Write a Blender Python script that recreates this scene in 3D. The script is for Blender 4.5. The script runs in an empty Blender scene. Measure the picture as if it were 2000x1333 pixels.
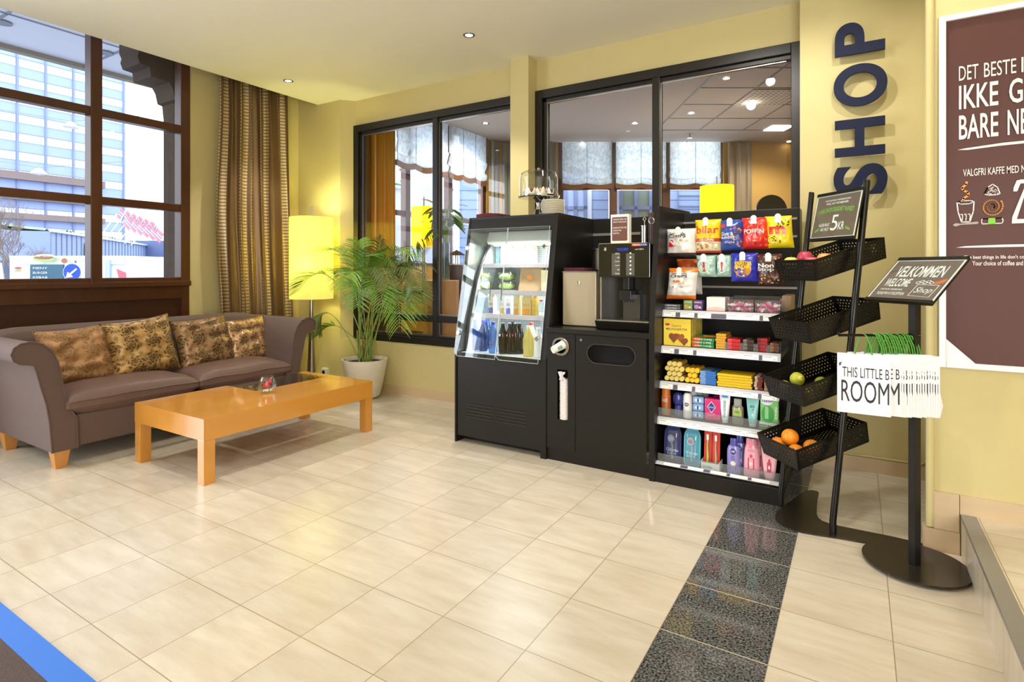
import bpy, bmesh, math, random
from mathutils import Vector, Matrix, noise as mnoise
random.seed(7)
S = bpy.context.scene
COL = S.collection
PI = math.pi
# ---------------------------------------------------------------- camera
FPX, CH, HY = 1097.6, 1.3, 527.0
cam_d = bpy.data.cameras.new('camera'); cam = bpy.data.objects.new('camera', cam_d); COL.objects.link(cam)
cam_d.sensor_width = 36; cam_d.lens = FPX/2000*36; cam_d.shift_y = -(666.5-HY)/2000
cam_d.clip_end = 400
cam.location = (0, 0, CH); cam.rotation_euler = (PI/2, 0, math.atan2(.5244, .8515))
S.camera = cam
S.view_settings.view_transform = 'Standard'; S.view_settings.look = 'None'
S.view_settings.gamma = 1; S.view_settings.exposure = 0.55; S.view_settings.use_curve_mapping = False
# ---------------------------------------------------------------- world and large lights
W = bpy.data.worlds.new('sky'); S.world = W; W.use_nodes = True
bg = W.node_tree.nodes['Background']; bg.inputs[0].default_value = (.80, .88, 1, 1); bg.inputs[1].default_value = 2.4
def area(name, loc, rot, sx, sy, power, col=(1, 1, 1)):
    l = bpy.data.lights.new(name, 'AREA'); l.shape = 'RECTANGLE'; l.size = sx; l.size_y = sy; l.energy = power; l.color = col
    o = bpy.data.objects.new(name, l); COL.objects.link(o); o.location = loc; o.rotation_euler = rot; return o
# area lamps: daylight at the side door and room windows, added fill behind camera
area('daylight_door', (-5.9, -.4, 1.6), (0, -PI/2, 0), 2.8, 2.2, 135, (.84, .90, 1))
area('added_rear_fill', (1.75, -3.42, 1.5), (PI/2, 0, 0), 2.1, 2.2, 130, (.96, .97, 1))  # added unseen area lamp that fills the room from behind the camera
area('daylight_room_window', (-5.85, 7.0, 2.2), (0, -PI/2, 0), 2.0, 3.0, 45, (.85, .92, 1))
area('daylight_far_window', (-3.0, 11.2, 2.3), (PI/2, 0, math.radians(211.6)), 3.6, 2.2, 110, (.85, .92, 1))
def spot(loc, power, angle=95, col=(1, .955, .88), blend=.55, rot=(0, 0, 0)):
    l = bpy.data.lights.new('downlight_beam', 'SPOT'); l.energy = power; l.spot_size = math.radians(angle); l.spot_blend = blend
    l.shadow_soft_size = .04; l.color = col
    o = bpy.data.objects.new('downlight_beam', l); COL.objects.link(o); o.location = loc; o.rotation_euler = rot; return o
ZC = 3.22; ZC2 = 3.65
# ---------------------------------------------------------------- helpers
FV = Vector((-.5244, .8515, 0)); RV = Vector((.8515, .5244, 0))
def ray(u): return FV + RV*((u-1000)/FPX)
def PY(u, v, Y): r = ray(u); d = Y/r.y; return Vector((d*r.x, Y, CH-(v-HY)*d/FPX))
def PX(u, v, X): r = ray(u); d = X/r.x; return Vector((X, d*r.y, CH-(v-HY)*d/FPX))
def PZ(u, v, z): d = FPX*(CH-z)/(v-HY); r = ray(u)*d; return Vector((r.x, r.y, z))
def PD(u, v, d): r = ray(u)*d; return Vector((r.x, r.y, CH-(v-HY)*d/FPX))
def lin(c): c = c/255; return c/12.92 if c <= .04045 else ((c+.055)/1.055)**2.4
def rgb(h):
    h = h.lstrip('#'); return (lin(int(h[0:2], 16)), lin(int(h[2:4], 16)), lin(int(h[4:6], 16)), 1)
MATS = {}
def mat(name, col='#808080', rough=.5, metal=0, spec=.5, emit=0, var=0, vscale=8, bump=0, bscale=60, coat=0, ecol=None, trans=0, alpha=1, stretch=None):
    if name in MATS: return MATS[name]
    m = bpy.data.materials.new(name); m.use_nodes = True; MATS[name] = m
    nt = m.node_tree; b = nt.nodes['Principled BSDF']
    b.inputs['Base Color'].default_value = rgb(col); b.inputs['Roughness'].default_value = rough
    b.inputs['Metallic'].default_value = metal; b.inputs['Specular IOR Level'].default_value = spec
    b.inputs['Coat Weight'].default_value = coat; b.inputs['Coat Roughness'].default_value = .08
    b.inputs['Transmission Weight'].default_value = trans; b.inputs['Alpha'].default_value = alpha
    if emit: b.inputs['Emission Color'].default_value = rgb(ecol or col); b.inputs['Emission Strength'].default_value = emit
    tc = None
    if var or bump:
        tc = nt.nodes.new('ShaderNodeTexCoord'); mp = nt.nodes.new('ShaderNodeMapping'); nt.links.new(tc.outputs['Object'], mp.inputs[0])
        if stretch: mp.inputs['Scale'].default_value = stretch
    if var:
        n = nt.nodes.new('ShaderNodeTexNoise'); n.inputs['Scale'].default_value = vscale; n.inputs['Detail'].default_value = 5
        nt.links.new(mp.outputs[0], n.inputs['Vector'])
        mx = nt.nodes.new('ShaderNodeMix'); mx.data_type = 'RGBA'; c = rgb(col)
        mx.inputs[6].default_value = tuple(x*(1-var) for x in c[:3])+(1,); mx.inputs[7].default_value = tuple(min(1, x*(1+var)) for x in c[:3])+(1,)
        nt.links.new(n.outputs[0], mx.inputs[0]); nt.links.new(mx.outputs[2], b.inputs['Base Color'])
    if bump:
        n = nt.nodes.new('ShaderNodeTexNoise'); n.inputs['Scale'].default_value = bscale; n.inputs['Detail'].default_value = 3
        nt.links.new(mp.outputs[0], n.inputs['Vector'])
        bp = nt.nodes.new('ShaderNodeBump'); bp.inputs['Strength'].default_value = bump; bp.inputs['Distance'].default_value = .01
        nt.links.new(n.outputs[0], bp.inputs['Height']); nt.links.new(bp.outputs[0], b.inputs['Normal'])
    return m
def thin_glass(name, tint='#ffffff', ior=1.45, boost=1.0, opacity=0.0, ocol='#ffffff'):
    if name in MATS: return MATS[name]
    m = bpy.data.materials.new(name); m.use_nodes = True; MATS[name] = m
    nt = m.node_tree; nt.nodes.remove(nt.nodes['Principled BSDF']); out = nt.nodes['Material Output']
    t = nt.nodes.new('ShaderNodeBsdfTransparent'); t.inputs[0].default_value = rgb(tint)
    g = nt.nodes.new('ShaderNodeBsdfGlossy'); g.inputs['Roughness'].default_value = .01
    fr = nt.nodes.new('ShaderNodeFresnel'); ge = nt.nodes.new('ShaderNodeNewGeometry'); mi = nt.nodes.new('ShaderNodeMix'); mi.inputs[2].default_value = ior; mi.inputs[3].default_value = 1/ior
    nt.links.new(ge.outputs['Backfacing'], mi.inputs[0]); nt.links.new(mi.outputs[0], fr.inputs[0])
    mu = nt.nodes.new('ShaderNodeMath'); mu.operation = 'MULTIPLY'; mu.inputs[1].default_value = boost; nt.links.new(fr.outputs[0], mu.inputs[0])
    mx = nt.nodes.new('ShaderNodeMixShader'); nt.links.new(mu.outputs[0], mx.inputs[0]); 
    if opacity:
        d = nt.nodes.new('ShaderNodeBsdfDiffuse'); d.inputs[0].default_value = rgb(ocol)
        m2 = nt.nodes.new('ShaderNodeMixShader'); m2.inputs[0].default_value = opacity
        nt.links.new(t.outputs[0], m2.inputs[1]); nt.links.new(d.outputs[0], m2.inputs[2]); nt.links.new(m2.outputs[0], mx.inputs[1])
    else: nt.links.new(t.outputs[0], mx.inputs[1])
    nt.links.new(g.outputs[0], mx.inputs[2]); nt.links.new(mx.outputs[0], out.inputs[0]); return m
_tc = {}
def text_geo(s, bold=0, ext=0, spacing=1, shear=0, italic=False):
    k = (s, bold, ext, spacing, shear)
    if k in _tc: return _tc[k]
    cu = bpy.data.curves.new('t', 'FONT'); cu.body = s; cu.offset = bold; cu.extrude = ext; cu.space_character = spacing; cu.shear = shear
    cu.resolution_u = 12 if len(s) == 1 else 3; o = bpy.data.objects.new('t', cu); COL.objects.link(o)
    bpy.context.view_layer.update()
    me = bpy.data.meshes.new_from_object(o.evaluated_get(bpy.context.evaluated_depsgraph_get()))
    v = [tuple(x.co) for x in me.vertices]; f = [tuple(p.vertices) for p in me.polygons]
    bpy.data.objects.remove(o); bpy.data.curves.remove(cu); bpy.data.meshes.remove(me)
    if not v: v = [(0, 0, 0)]
    x0 = min(a[0] for a in v); x1 = max(a[0] for a in v); y0 = min(a[1] for a in v); y1 = max(a[1] for a in v)
    v = [((a[0]-x0)/(x1-x0+1e-9), (a[1]-y0)/(y1-y0+1e-9), a[2]) for a in v]
    _tc[k] = (v, f); return _tc[k]
class MB:
    def __init__(s): s.v = []; s.f = []; s.mi = []; s.sm = []; s.mats = []; s.uv = {}
    def _m(s, m):
        if m not in s.mats: s.mats.append(m)
        return s.mats.index(m)
    def add(s, vs, fs, m, sm=False, M=None, uvs=None):
        b = len(s.v); i = s._m(m)
        for p in vs:
            p = Vector(p); s.v.append(M @ p if M else p)
        for k, f in enumerate(fs):
            if uvs: s.uv[len(s.f)] = [uvs[j] for j in f]
            s.f.append([j+b for j in f]); s.mi.append(i); s.sm.append(sm)
        return s
    def box(s, x0, y0, z0, x1, y1, z1, m, M=None):
        x0, x1 = sorted((x0, x1)); y0, y1 = sorted((y0, y1)); z0, z1 = sorted((z0, z1))
        v = [(x0, y0, z0), (x1, y0, z0), (x1, y1, z0), (x0, y1, z0), (x0, y0, z1), (x1, y0, z1), (x1, y1, z1), (x0, y1, z1)]
        return s.add(v, [(0, 3, 2, 1), (4, 5, 6, 7), (0, 1, 5, 4), (1, 2, 6, 5), (2, 3, 7, 6), (3, 0, 4, 7)], m, False, M)
    def cyl(s, p0, p1, r0, m, r1=None, n=24, cap=True, sm=True, M=None):
        p0 = Vector(p0); p1 = Vector(p1); r1 = r0 if r1 is None else r1
        d = (p1-p0).normalized(); a = d.orthogonal().normalized(); b = d.cross(a)
        v = []
        for p, r in ((p0, r0), (p1, r1)):
            for k in range(n): t = 2*PI*k/n; v.append(p+a*math.cos(t)*r+b*math.sin(t)*r)
        s.add(v, [(k, (k+1) % n, n+(k+1) % n, n+k) for k in range(n)], m, sm, M)
        if cap:
            if r0 > 1e-6: s.add(v[:n], [tuple(range(n-1, -1, -1))], m, False, M)
            if r1 > 1e-6: s.add(v[n:], [tuple(range(n))], m, False, M)
        return s
    def lathe(s, prof, c, m, n=32, M=None, mats=None, sx=1, sy=1, sm=True):
        c = Vector(c); v = []
        for r, z in prof:
            for k in range(n): t = 2*PI*k/n; v.append(c+Vector((r*math.cos(t)*sx, r*math.sin(t)*sy, z)))
        for j in range(len(prof)-1):
            mm = mats[j] if mats else m
            s.add(v[j*n:(j+2)*n], [(k, (k+1) % n, n+(k+1) % n, n+k) for k in range(n)], mm, sm, M)
        return s
    def tube(s, pts, r, m, n=8, M=None, cap=True):
        pts = [Vector(p) for p in pts]; v = []; N = len(pts); a = None
        for i, p in enumerate(pts):
            d = (pts[min(i+1, N-1)]-pts[max(i-1, 0)]).normalized()
            if a is None: a = d.orthogonal().normalized()
            a = (a-d*a.dot(d)).normalized(); b = d.cross(a); rr = r[i] if isinstance(r, (list, tuple)) else r
            for k in range(n): t = 2*PI*k/n; v.append(p+a*math.cos(t)*rr+b*math.sin(t)*rr)
        f = [(i*n+k, i*n+(k+1) % n, (i+1)*n+(k+1) % n, (i+1)*n+k) for i in range(N-1) for k in range(n)]
        s.add(v, f, m, True, M)
        if cap: s.add(v[:n], [tuple(range(n-1, -1, -1))], m, False, M); s.add(v[-n:], [tuple(range(n))], m, False, M)
        return s
    def prism(s, poly, P, off, m, side=None, sm=False):
        """poly: 2d points, P(a,b)->Vector, off: Vector of extrusion"""
        n = len(poly); a = [Vector(P(*q)) for q in poly]; off = Vector(off); b = [q+off for q in a]
        s.add(a, [tuple(range(n))], m); s.add(b, [tuple(range(n-1, -1, -1))], m)
        s.add(a+b, [(k, k+n, (k+1) % n+n, (k+1) % n) for k in range(n)], side or m, sm); return s
    def ball(s, c, r, m, nu=20, nv=12, M=None, fn=None):
        if not isinstance(r, (list, tuple)): r = (r, r, r)
        v = []
        for j in range(nv+1):
            ph = PI*j/nv
            for i in range(nu):
                t = 2*PI*i/nu; p = Vector((math.sin(ph)*math.cos(t), math.sin(ph)*math.sin(t), math.cos(ph)))
                k = fn(p) if fn else 1
                v.append((c[0]+p.x*r[0]*k, c[1]+p.y*r[1]*k, c[2]+p.z*r[2]*k))
        f = [(j*nu+i, (j+1)*nu+i, (j+1)*nu+(i+1) % nu, j*nu+(i+1) % nu) for j in range(nv) for i in range(nu)]
        return s.add(v, f, m, True, M)
    def grid(s, fn, nu, nv, m, sm=True, mf=None, M=None):
        v = [fn(i/nu, j/nv) for j in range(nv+1) for i in range(nu+1)]; uv = [(i/nu, j/nv) for j in range(nv+1) for i in range(nu+1)]
        for j in range(nv):
            row = [(j*(nu+1)+i, j*(nu+1)+i+1, (j+1)*(nu+1)+i+1, (j+1)*(nu+1)+i) for i in range(nu)]
            if mf:
                pass
            if j == 0: allf = []
            allf += row
        if not mf: return s.add(v, allf, m, sm, M, uv)
        b = len(s.v)
        for p in v: p = Vector(p); s.v.append(M @ p if M else p)
        for k, f in enumerate(allf):
            i = k % nu; j = k//nu; s.uv[len(s.f)] = [uv[q] for q in f]
            s.f.append([q+b for q in f]); s.mi.append(s._m(mf((i+.5)/nu, (j+.5)/nv))); s.sm.append(sm)
        return s
    def text(s, t, box, P, m, bold=0, ext=0, spacing=1, rows=1, shear=0):
        v, f = text_geo(t, bold, 0, spacing, shear); a0, b0, a1, b1 = box
        return s.add([P(a0+(a1-a0)*q[0], b0+(b1-b0)*q[1]) for q in v], f, m)
    def poly(s, pts, P, m): return s.add([P(*q) for q in pts], [tuple(range(len(pts)))], m)
    def ell(s, c, rx, ry, P, m, n=20, a0=0, a1=2*PI): return s.poly([(c[0]+rx*math.cos(a0+(a1-a0)*k/n), c[1]+ry*math.sin(a0+(a1-a0)*k/n)) for k in range(n + (0 if a1-a0 > 6.2 else 1))], P, m)
    def stroke(s, pts, w, P, m, closed=False):
        if closed: pts = pts+[pts[0], pts[1]]
        for (x0, y0), (x1, y1) in zip(pts, pts[1:]):
            l = math.hypot(x1-x0, y1-y0) or 1e-6; nx, ny = -(y1-y0)/l*w/2, (x1-x0)/l*w/2; ex, ey = (x1-x0)/l*w*.3, (y1-y0)/l*w*.3
            s.add([P(x0+nx-ex, y0+ny-ey), P(x1+nx+ex, y1+ny+ey), P(x1-nx+ex, y1-ny+ey), P(x0-nx-ex, y0-ny-ey)], [(0, 1, 2, 3)], m)
        return s
    def build(s, name, parent=None, bevel=0, seg=2, sub=0, kind=None, label=None, cat=None, group=None, wn=False, solid=0, local=False, origin=None):
        v = s.v
        if parent is not None and not local: o0 = wloc(parent)
        elif parent is not None: o0 = Vector((0, 0, 0))
        elif origin is not None: o0 = Vector(origin)
        elif local: o0 = Vector((0, 0, 0))
        else:
            xs = [p.x for p in v]; ys = [p.y for p in v]; o0 = Vector(((min(xs)+max(xs))/2, (min(ys)+max(ys))/2, min(p.z for p in v)))
        me = bpy.data.meshes.new(name); me.from_pydata([tuple(p-o0) for p in v], [], s.f)
        for m in s.mats: me.materials.append(m)
        me.polygons.foreach_set('material_index', s.mi); me.polygons.foreach_set('use_smooth', s.sm)
        if s.uv:
            ul = me.uv_layers.new(name='UVMap')
            for pi, q in s.uv.items():
                for li, c in zip(me.polygons[pi].loop_indices, q): ul.data[li].uv = c
        me.update()
        o = bpy.data.objects.new(name, me); COL.objects.link(o)
        if parent is not None: o.parent = parent
        else: o.location = o0
        if solid: md = o.modifiers.new('thick', 'SOLIDIFY'); md.thickness = solid; md.offset = 0
        if bevel: md = o.modifiers.new('bevel', 'BEVEL'); md.width = bevel; md.segments = seg; md.limit_method = 'ANGLE'; md.angle_limit = .7
        if sub: md = o.modifiers.new('sub', 'SUBSURF'); md.levels = sub; md.render_levels = sub
        tag(o, label, cat, group, kind); return o
def wloc(o):
    p = Vector(o.location); q = o.parent
    while q: p = p+Vector(q.location); q = q.parent
    return p
def tag(o, label=None, cat=None, group=None, kind=None):
    if label: o['label'] = label
    if cat: o['category'] = cat
    if group: o['group'] = group
    if kind: o['kind'] = kind
    return o
def thing(name, label, cat, loc=(0, 0, 0), rz=0, group=None):
    o = bpy.data.objects.new(name, None); COL.objects.link(o); o.location = loc; o.rotation_euler = (0, 0, rz); o.empty_display_size = .05
    return tag(o, label, cat, group)
def struct(mb, name, **k): return mb.build(name, kind='structure', **k)
def dup(root, loc, rz=None, label=None, group=None, scale=None):
    r = root.copy(); COL.objects.link(r); r.location = loc
    if rz is not None: r.rotation_euler = rz if isinstance(rz, (tuple, list)) else (0, 0, rz)
    if scale: r.scale = (scale,)*3 if not isinstance(scale, (tuple, list)) else scale
    if label: r['label'] = label
    if group: r['group'] = group
    for ch in list(root.children):
        c = ch.copy(); COL.objects.link(c); c.parent = r
        for g in list(ch.children):
            d = g.copy(); COL.objects.link(d); d.parent = c
    return r
def plane(O, U, V, N=None, eps=.001):
    O = Vector(O); U = Vector(U); V = Vector(V); N = Vector(N) if N is not None else U.cross(V).normalized()
    return lambda a, b, e=eps: O+U*a+V*b+N*e
# ---------------------------------------------------------------- common materials
m_wall = mat('wall_paint_ochre', '#cabb84', .75, bump=.08, bscale=220, var=.02)
m_ceil = mat('ceiling_paint_cream', '#f2edd8', .85)
m_black = mat('black_laminate', '#16130f', .4, spec=.35, bump=.03, bscale=400)
m_blackm = mat('black_powder_metal', '#1c1916', .35, .2)
m_frame = mat('black_window_paint', '#1d1a17', .35)
m_brown = mat('brown_window_wood', '#4d2a14', .35, var=.25, vscale=20, stretch=(1, 1, .1))
m_base = mat('baseboard_stone', '#c9b08c', .35, var=.08, vscale=6, stretch=(1, 1, 4))
m_steel = mat('brushed_steel', '#b9b4ac', .28, 1)
m_chrome = mat('chrome', '#dcdcdc', .08, 1)
m_white = mat('white_plastic', '#eeeeee', .4)
m_paper = mat('white_paper', '#f1efea', .7)
m_glass = thin_glass('window_glass', '#ffffff', 1.45, .6)
m_acr = thin_glass('clear_acrylic', '#f8fbfb', 1.45, 1.1)
def tile_mat(name, base, dark=None, zz=0):
    m = bpy.data.materials.new(name); m.use_nodes = True; nt = m.node_tree; b = nt.nodes['Principled BSDF']; N = nt.nodes.new; L = nt.links.new
    def math_(op, a, c=None, d=None):
        n = N('ShaderNodeMath'); n.operation = op
        for i, x in enumerate((a, c, d)):
            if x is None: continue
            if isinstance(x, (int, float)): n.inputs[i].default_value = x
            else: L(x, n.inputs[i])
        return n.outputs[0]
    geo = N('ShaderNodeNewGeometry'); sp = N('ShaderNodeSeparateXYZ'); L(geo.outputs['Position'], sp.inputs[0])
    tx = math_('DIVIDE', math_('ADD', sp.outputs[0], .61+.357*20), .357); ty = math_('DIVIDE', math_('ADD', sp.outputs[1], -.945+.356*20), .356)
    fx = math_('FRACT', tx); fy = math_('FRACT', ty)
    dx = math_('MINIMUM', fx, math_('SUBTRACT', 1, fx)); dy = math_('MINIMUM', fy, math_('SUBTRACT', 1, fy))
    j = math_('LESS_THAN', math_('MINIMUM', dx, dy), .0052)
    cx = N('ShaderNodeCombineXYZ'); L(math_('FLOOR', tx), cx.inputs[0]); L(math_('FLOOR', ty), cx.inputs[1])
    wn = N('ShaderNodeTexWhiteNoise'); L(cx.outputs[0], wn.inputs['Vector'])
    mp = N('ShaderNodeMapping'); L(geo.outputs['Position'], mp.inputs[0]); mp.inputs['Scale'].default_value = (1.5, 7, 1)
    ad = N('ShaderNodeVectorMath'); ad.operation = 'ADD'; L(mp.outputs[0], ad.inputs[0])
    sc = N('ShaderNodeVectorMath'); sc.operation = 'SCALE'; L(wn.outputs['Color'], sc.inputs[0]); sc.inputs['Scale'].default_value = 9; L(sc.outputs[0], ad.inputs[1])
    no = N('ShaderNodeTexNoise'); L(ad.outputs[0], no.inputs['Vector']); no.inputs['Scale'].default_value = 2.2; no.inputs['Detail'].default_value = 7; no.inputs['Roughness'].default_value = .6
    cr = N('ShaderNodeValToRGB'); cr.color_ramp.elements[0].position = .3; cr.color_ramp.elements[1].position = .72
    cr.color_ramp.elements[0].color = rgb(base[0]); cr.color_ramp.elements[1].color = rgb(base[1]); L(no.outputs[0], cr.inputs[0])
    hs = N('ShaderNodeHueSaturation'); L(cr.outputs[0], hs.inputs['Color']); L(math_('MULTIPLY_ADD', wn.outputs['Value'], .10, .95), hs.inputs['Value'])
    col = hs.outputs[0]; gro = rgb('#9b8a70')
    g1 = N('ShaderNodeMix'); g1.data_type = 'RGBA'; L(j, g1.inputs[0]); L(col, g1.inputs[6]); g1.inputs[7].default_value = gro; col = g1.outputs[2]
    rough = .27
    if dark:
        inx = math_('MULTIPLY', math_('GREATER_THAN', sp.outputs[0], -.61), math_('LESS_THAN', sp.outputs[0], -.253))
        n2 = N('ShaderNodeTexNoise'); L(geo.outputs['Position'], n2.inputs['Vector']); n2.inputs['Scale'].default_value = 130; n2.inputs['Detail'].default_value = 3
        c2 = N('ShaderNodeValToRGB'); c2.color_ramp.elements[0].position = .38; c2.color_ramp.elements[1].position = .68
        c2.color_ramp.elements[0].color = rgb('#1d1e20'); c2.color_ramp.elements[1].color = rgb('#83827e'); L(n2.outputs[0], c2.inputs[0])
        g2 = N('ShaderNodeMix'); g2.data_type = 'RGBA'; L(math_('LESS_THAN', dy, .0075), g2.inputs[0]); L(c2.outputs[0], g2.inputs[6]); g2.inputs[7].default_value = rgb('#b5a893')
        g3 = N('ShaderNodeMix'); g3.data_type = 'RGBA'; L(inx, g3.inputs[0]); L(col, g3.inputs[6]); L(g2.outputs[2], g3.inputs[7]); col = g3.outputs[2]
        L(math_('MULTIPLY_ADD', inx, -.21, .28), b.inputs['Roughness'])
    else: b.inputs['Roughness'].default_value = rough
    L(col, b.inputs['Base Color']); MATS[name] = m; return m
m_tile = tile_mat('limestone_floor_tiles', ('#c2b49e', '#d5cbba'), True)
m_tile2 = tile_mat('limestone_upper_tiles', ('#c4b59c', '#d4c8b4'))
# ---------------------------------------------------------------- room shell
WX = -5.70
struct(MB().box(WX-.2, -3.6, -.2, .41, 4.60, 0, m_tile), 'floor')
struct(MB().box(.41, -3.6, -.2, 3.0, 3.27, .185, m_tile2), 'floor_raised')
struct(MB().box(-5.36, -3.6, ZC, 3.1, 4.55, ZC+.12, m_ceil), 'ceiling')
struct(MB().box(-5.9, -3.6, 3.95, -5.3, 4.6, 4.05, m_ceil).box(-5.37, -3.6, ZC+.1, -5.33, 4.6, 3.96, m_ceil), 'ceiling_curtain_pocket')
mb = MB(); mb.box(WX-.18, 3.09, 0, WX, 4.6, 4.0, m_wall); mb.box(WX-.18, -3.6, 3.75, WX, 3.09, 4.0, m_wall); mb.box(WX-.18, -3.6, 0, WX, -1.6, 4.0, m_wall)
struct(mb, 'wall_left')
mb = MB(); mb.box(WX-.15, .75, 0, WX-.02, 3.09, 1.19, mat('brown_window_panel', '#3a1c10', .4, var=.15, vscale=5, stretch=(1, 1, 3)))
for y0, y1 in ((3.02, 3.09), (.72, .82)): mb.box(WX-.02, y0, 0, WX+.01, y1, 1.19, m_brown)
mb.box(WX-.02, .8, 1.02, WX+.005, 3.09, 1.19, m_brown)
struct(mb, 'wall_window_panel')
mb = MB(); lw = .045
for y in (3.05, 2.285, 1.48, .68, -.12, -.92, -1.56): mb.box(WX-.10, y-lw, 1.16, WX+.02, y+lw, 3.8, m_brown)
for z in (1.19, 1.91, 2.69, 3.45, 3.78): mb.box(WX-.09, -1.6, z-.036, WX+.01, 3.09, z+.036, m_brown)
mb.box(WX-.1, .72, 1.14, WX+.05, 3.09, 1.19, m_brown); mb.box(WX-.09, -1.6, 0, WX+.01, .75, .10, m_brown)
for y in (-.4, -1.56): mb.box(WX-.09, y-.04, 0, WX+.01, y+.04, 1.2, m_brown)
w1 = struct(mb, 'window_1', bevel=.006)
mb = MB(); mb.box(WX-.06, -1.6, 1.19, WX-.054, 3.05, 3.78, m_glass); mb.build('window_pane', w1, kind='structure')
# back wall: lower wall, splayed corner column, lintel band, pillar, shop wall
mb = MB()
mb.box(-5.72, 4.385, 0, .36, 4.6, .52, m_wall)
mb.prism([(-5.88, 4.385), (-4.98, 4.385), (-4.87, 4.51), (-4.87, 4.62), (-5.88, 4.62)], lambda a, b: Vector((a, b, .52)), (0, 0, 3.48), m_wall)
mb.box(-4.9, 4.51, 2.93, -.33, 4.60, ZC+.1, m_wall)
struct(mb, 'wall_back')
struct(MB().box(-2.70, 4.355, 0, -2.51, 4.60, ZC+.05, m_wall), 'wall_pillar')
struct(MB().box(-.337, 4.285, 0, .40, 4.62, ZC+.1, m_wall), 'wall_shop')
struct(MB().box(-5.6, 4.370, 0, -.3, 4.386, .09, m_base).box(-.337, 4.270, 0, .36, 4.286, .09, m_base), 'baseboard_back')
mb = MB(); mb.tube([(-.33, 4.276, .098), (.335, 4.276, .098), (.352, 4.276, .115), (.352, 4.276, ZC)], .007, m_wall); struct(mb, 'trim_1')
# poster pier on the right
mb = MB(); mb.prism([(.268, 3.25), (.362, 4.3), (3.0, 4.3), (3.0, 3.25)], lambda a, b: Vector((a, b, 0)), (0, 0, ZC+.1), m_wall)
mb.cyl((.285, 3.247, .11), (.285, 3.247, ZC), .017, m_wall)
struct(mb, 'wall_right_pier')
mb = MB(); mb.box(.262, 3.236, 0, .393, 3.25, .102, m_base); mb.box(.298, 3.236, .104, .391, 3.25, .276, m_base); mb.box(.394, 3.238, .185, 3, 3.25, .275, m_base); mb.box(.258, 3.24, 0, .268, 3.30, .10, m_base)
struct(mb, 'baseboard_right')
m_nose = mat('grey_step_nosing', '#8f8a84', .4, .3, bump=.1, bscale=300)
mb = MB(); mb.box(.396, -3.6, .172, .452, 3.236, .190, m_nose); struct(mb, 'trim_2')
mb = MB(); mb.box(.398, -3.6, 0, .41, 3.236, .172, m_tile2); struct(mb, 'trim_3')
struct(MB().box(3.0, -3.6, 0, 3.15, 4.0, ZC+.1, m_wall), 'wall_right')
mb = MB(); mb.box(-5.88, -3.6, 0, -4.9, -3.45, 4, m_wall); mb.box(-5, -3.6, 0, .6, -3.45, 4, m_wall); mb.box(2.9, -3.6, 0, 3.1, -3.45, 4, m_wall); mb.box(.6, -3.6, 2.7, 2.9, -3.45, 4, m_wall)
struct(mb, 'wall_front')
mb = MB()
for x in (.6, 1.75, 2.9): mb.box(x-.05, -3.58, 0, x+.05, -3.48, 2.7, m_frame)
mb.box(.6, -3.58, 0, 2.9, -3.48, .28, m_frame); mb.box(.6, -3.58, 2.62, 2.9, -3.48, 2.7, m_frame)
struct(mb, 'window_added_fill')  # added opening out of view, put in to bring fill light
# interior glazed screens to the breakfast room
def screen(n, x0, x1, mull, zt=2.93, zb=.52):
    mb = MB(); y0, y1 = 4.475, 4.57; fw = .075
    mb.box(x0, y0, zb, x0+fw, y1, zt, m_frame); mb.box(x1-fw, y0, zb, x1, y1, zt, m_frame)
    mb.box(x0+fw, y0, zt-fw, x1-fw, y1, zt, m_frame); mb.box(x0+fw, y0, zb, x1-fw, y1, zb+fw, m_frame)
    mb.box(x0+fw, y0+.03, zt-fw-.035, x1-fw, y1, zt-fw, m_frame); mb.box(x0+fw, y0+.03, zb, x0+fw+.035, y1, zt, m_frame)
    mb.box(mull-.032, y0+.01, zb, mull+.032, y1, zt, m_frame); mb.box(x0+fw, y0+.02, .76, x1-fw, y1, .825, m_frame)
    mb.box(x0+fw, y0+.02, zb+fw, x1-fw, y1, zb+fw+.02, m_frame)
    w = struct(mb, n, bevel=.004)
    for a, b in ((x0+fw, mull), (mull, x1-fw)):
        g = MB().box(a+.03, 4.53, zb+fw, b-.03, 4.534, zt-fw, m_glass); g.build('window_pane', w, kind='structure')
        t = MB()
        for zz in (.832, zb+fw+.025): t.box(a+.035, 4.512, zz, b-.035, 4.52, zz+.01, m_steel)
        t.box(a+.034, 4.512, zb+fw, a+.04, 4.52, zt-.12, m_steel); t.box(a+.034, 4.512, zt-.12, b-.034, 4.52, zt-.114, m_steel)
        t.build('glazing_bead', w, kind='structure')
screen('window_3', -4.868, -2.695, PY(851, 500, 4.5).x); screen('window_4', -2.515, -.335, PY(1282, 300, 4.5).x)
# ---------------------------------------------------------------- downlights
m_lampface = mat('lit_lamp_face', '#fff6e4', .5, emit=14)
def downlight(x, y, z, label, group, r=.048):
    t = thing('ceiling_downlight', label, 'downlight', (x, y, z), 0, group)
    b = MB(); b.lathe([(r*.62, .002), (r*.66, -.004), (r, -.004), (r*1.02, .0), (r*.98, .001)], (0, 0, 0), mat('dark_chrome_trim', '#77726a', .25, .8), 28); b.build('trim_ring', t, local=True)
    b = MB(); b.lathe([(r*.62, 0), (0.0001, .001)], (0, 0, -.002), m_lampface, 20); b.build('lamp_face', t, local=True)
    return t
DL1 = downlight(-4.93, 3.67, ZC, 'small round downlight in the ceiling by the curtain', None)
DL2 = downlight(-2.71, 3.73, ZC, 'small round downlight in the middle of the ceiling', None)
for x, y in ((-4.93, 3.67), (-2.71, 3.73)): spot((x, y, ZC-.03), 62, 88)
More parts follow.
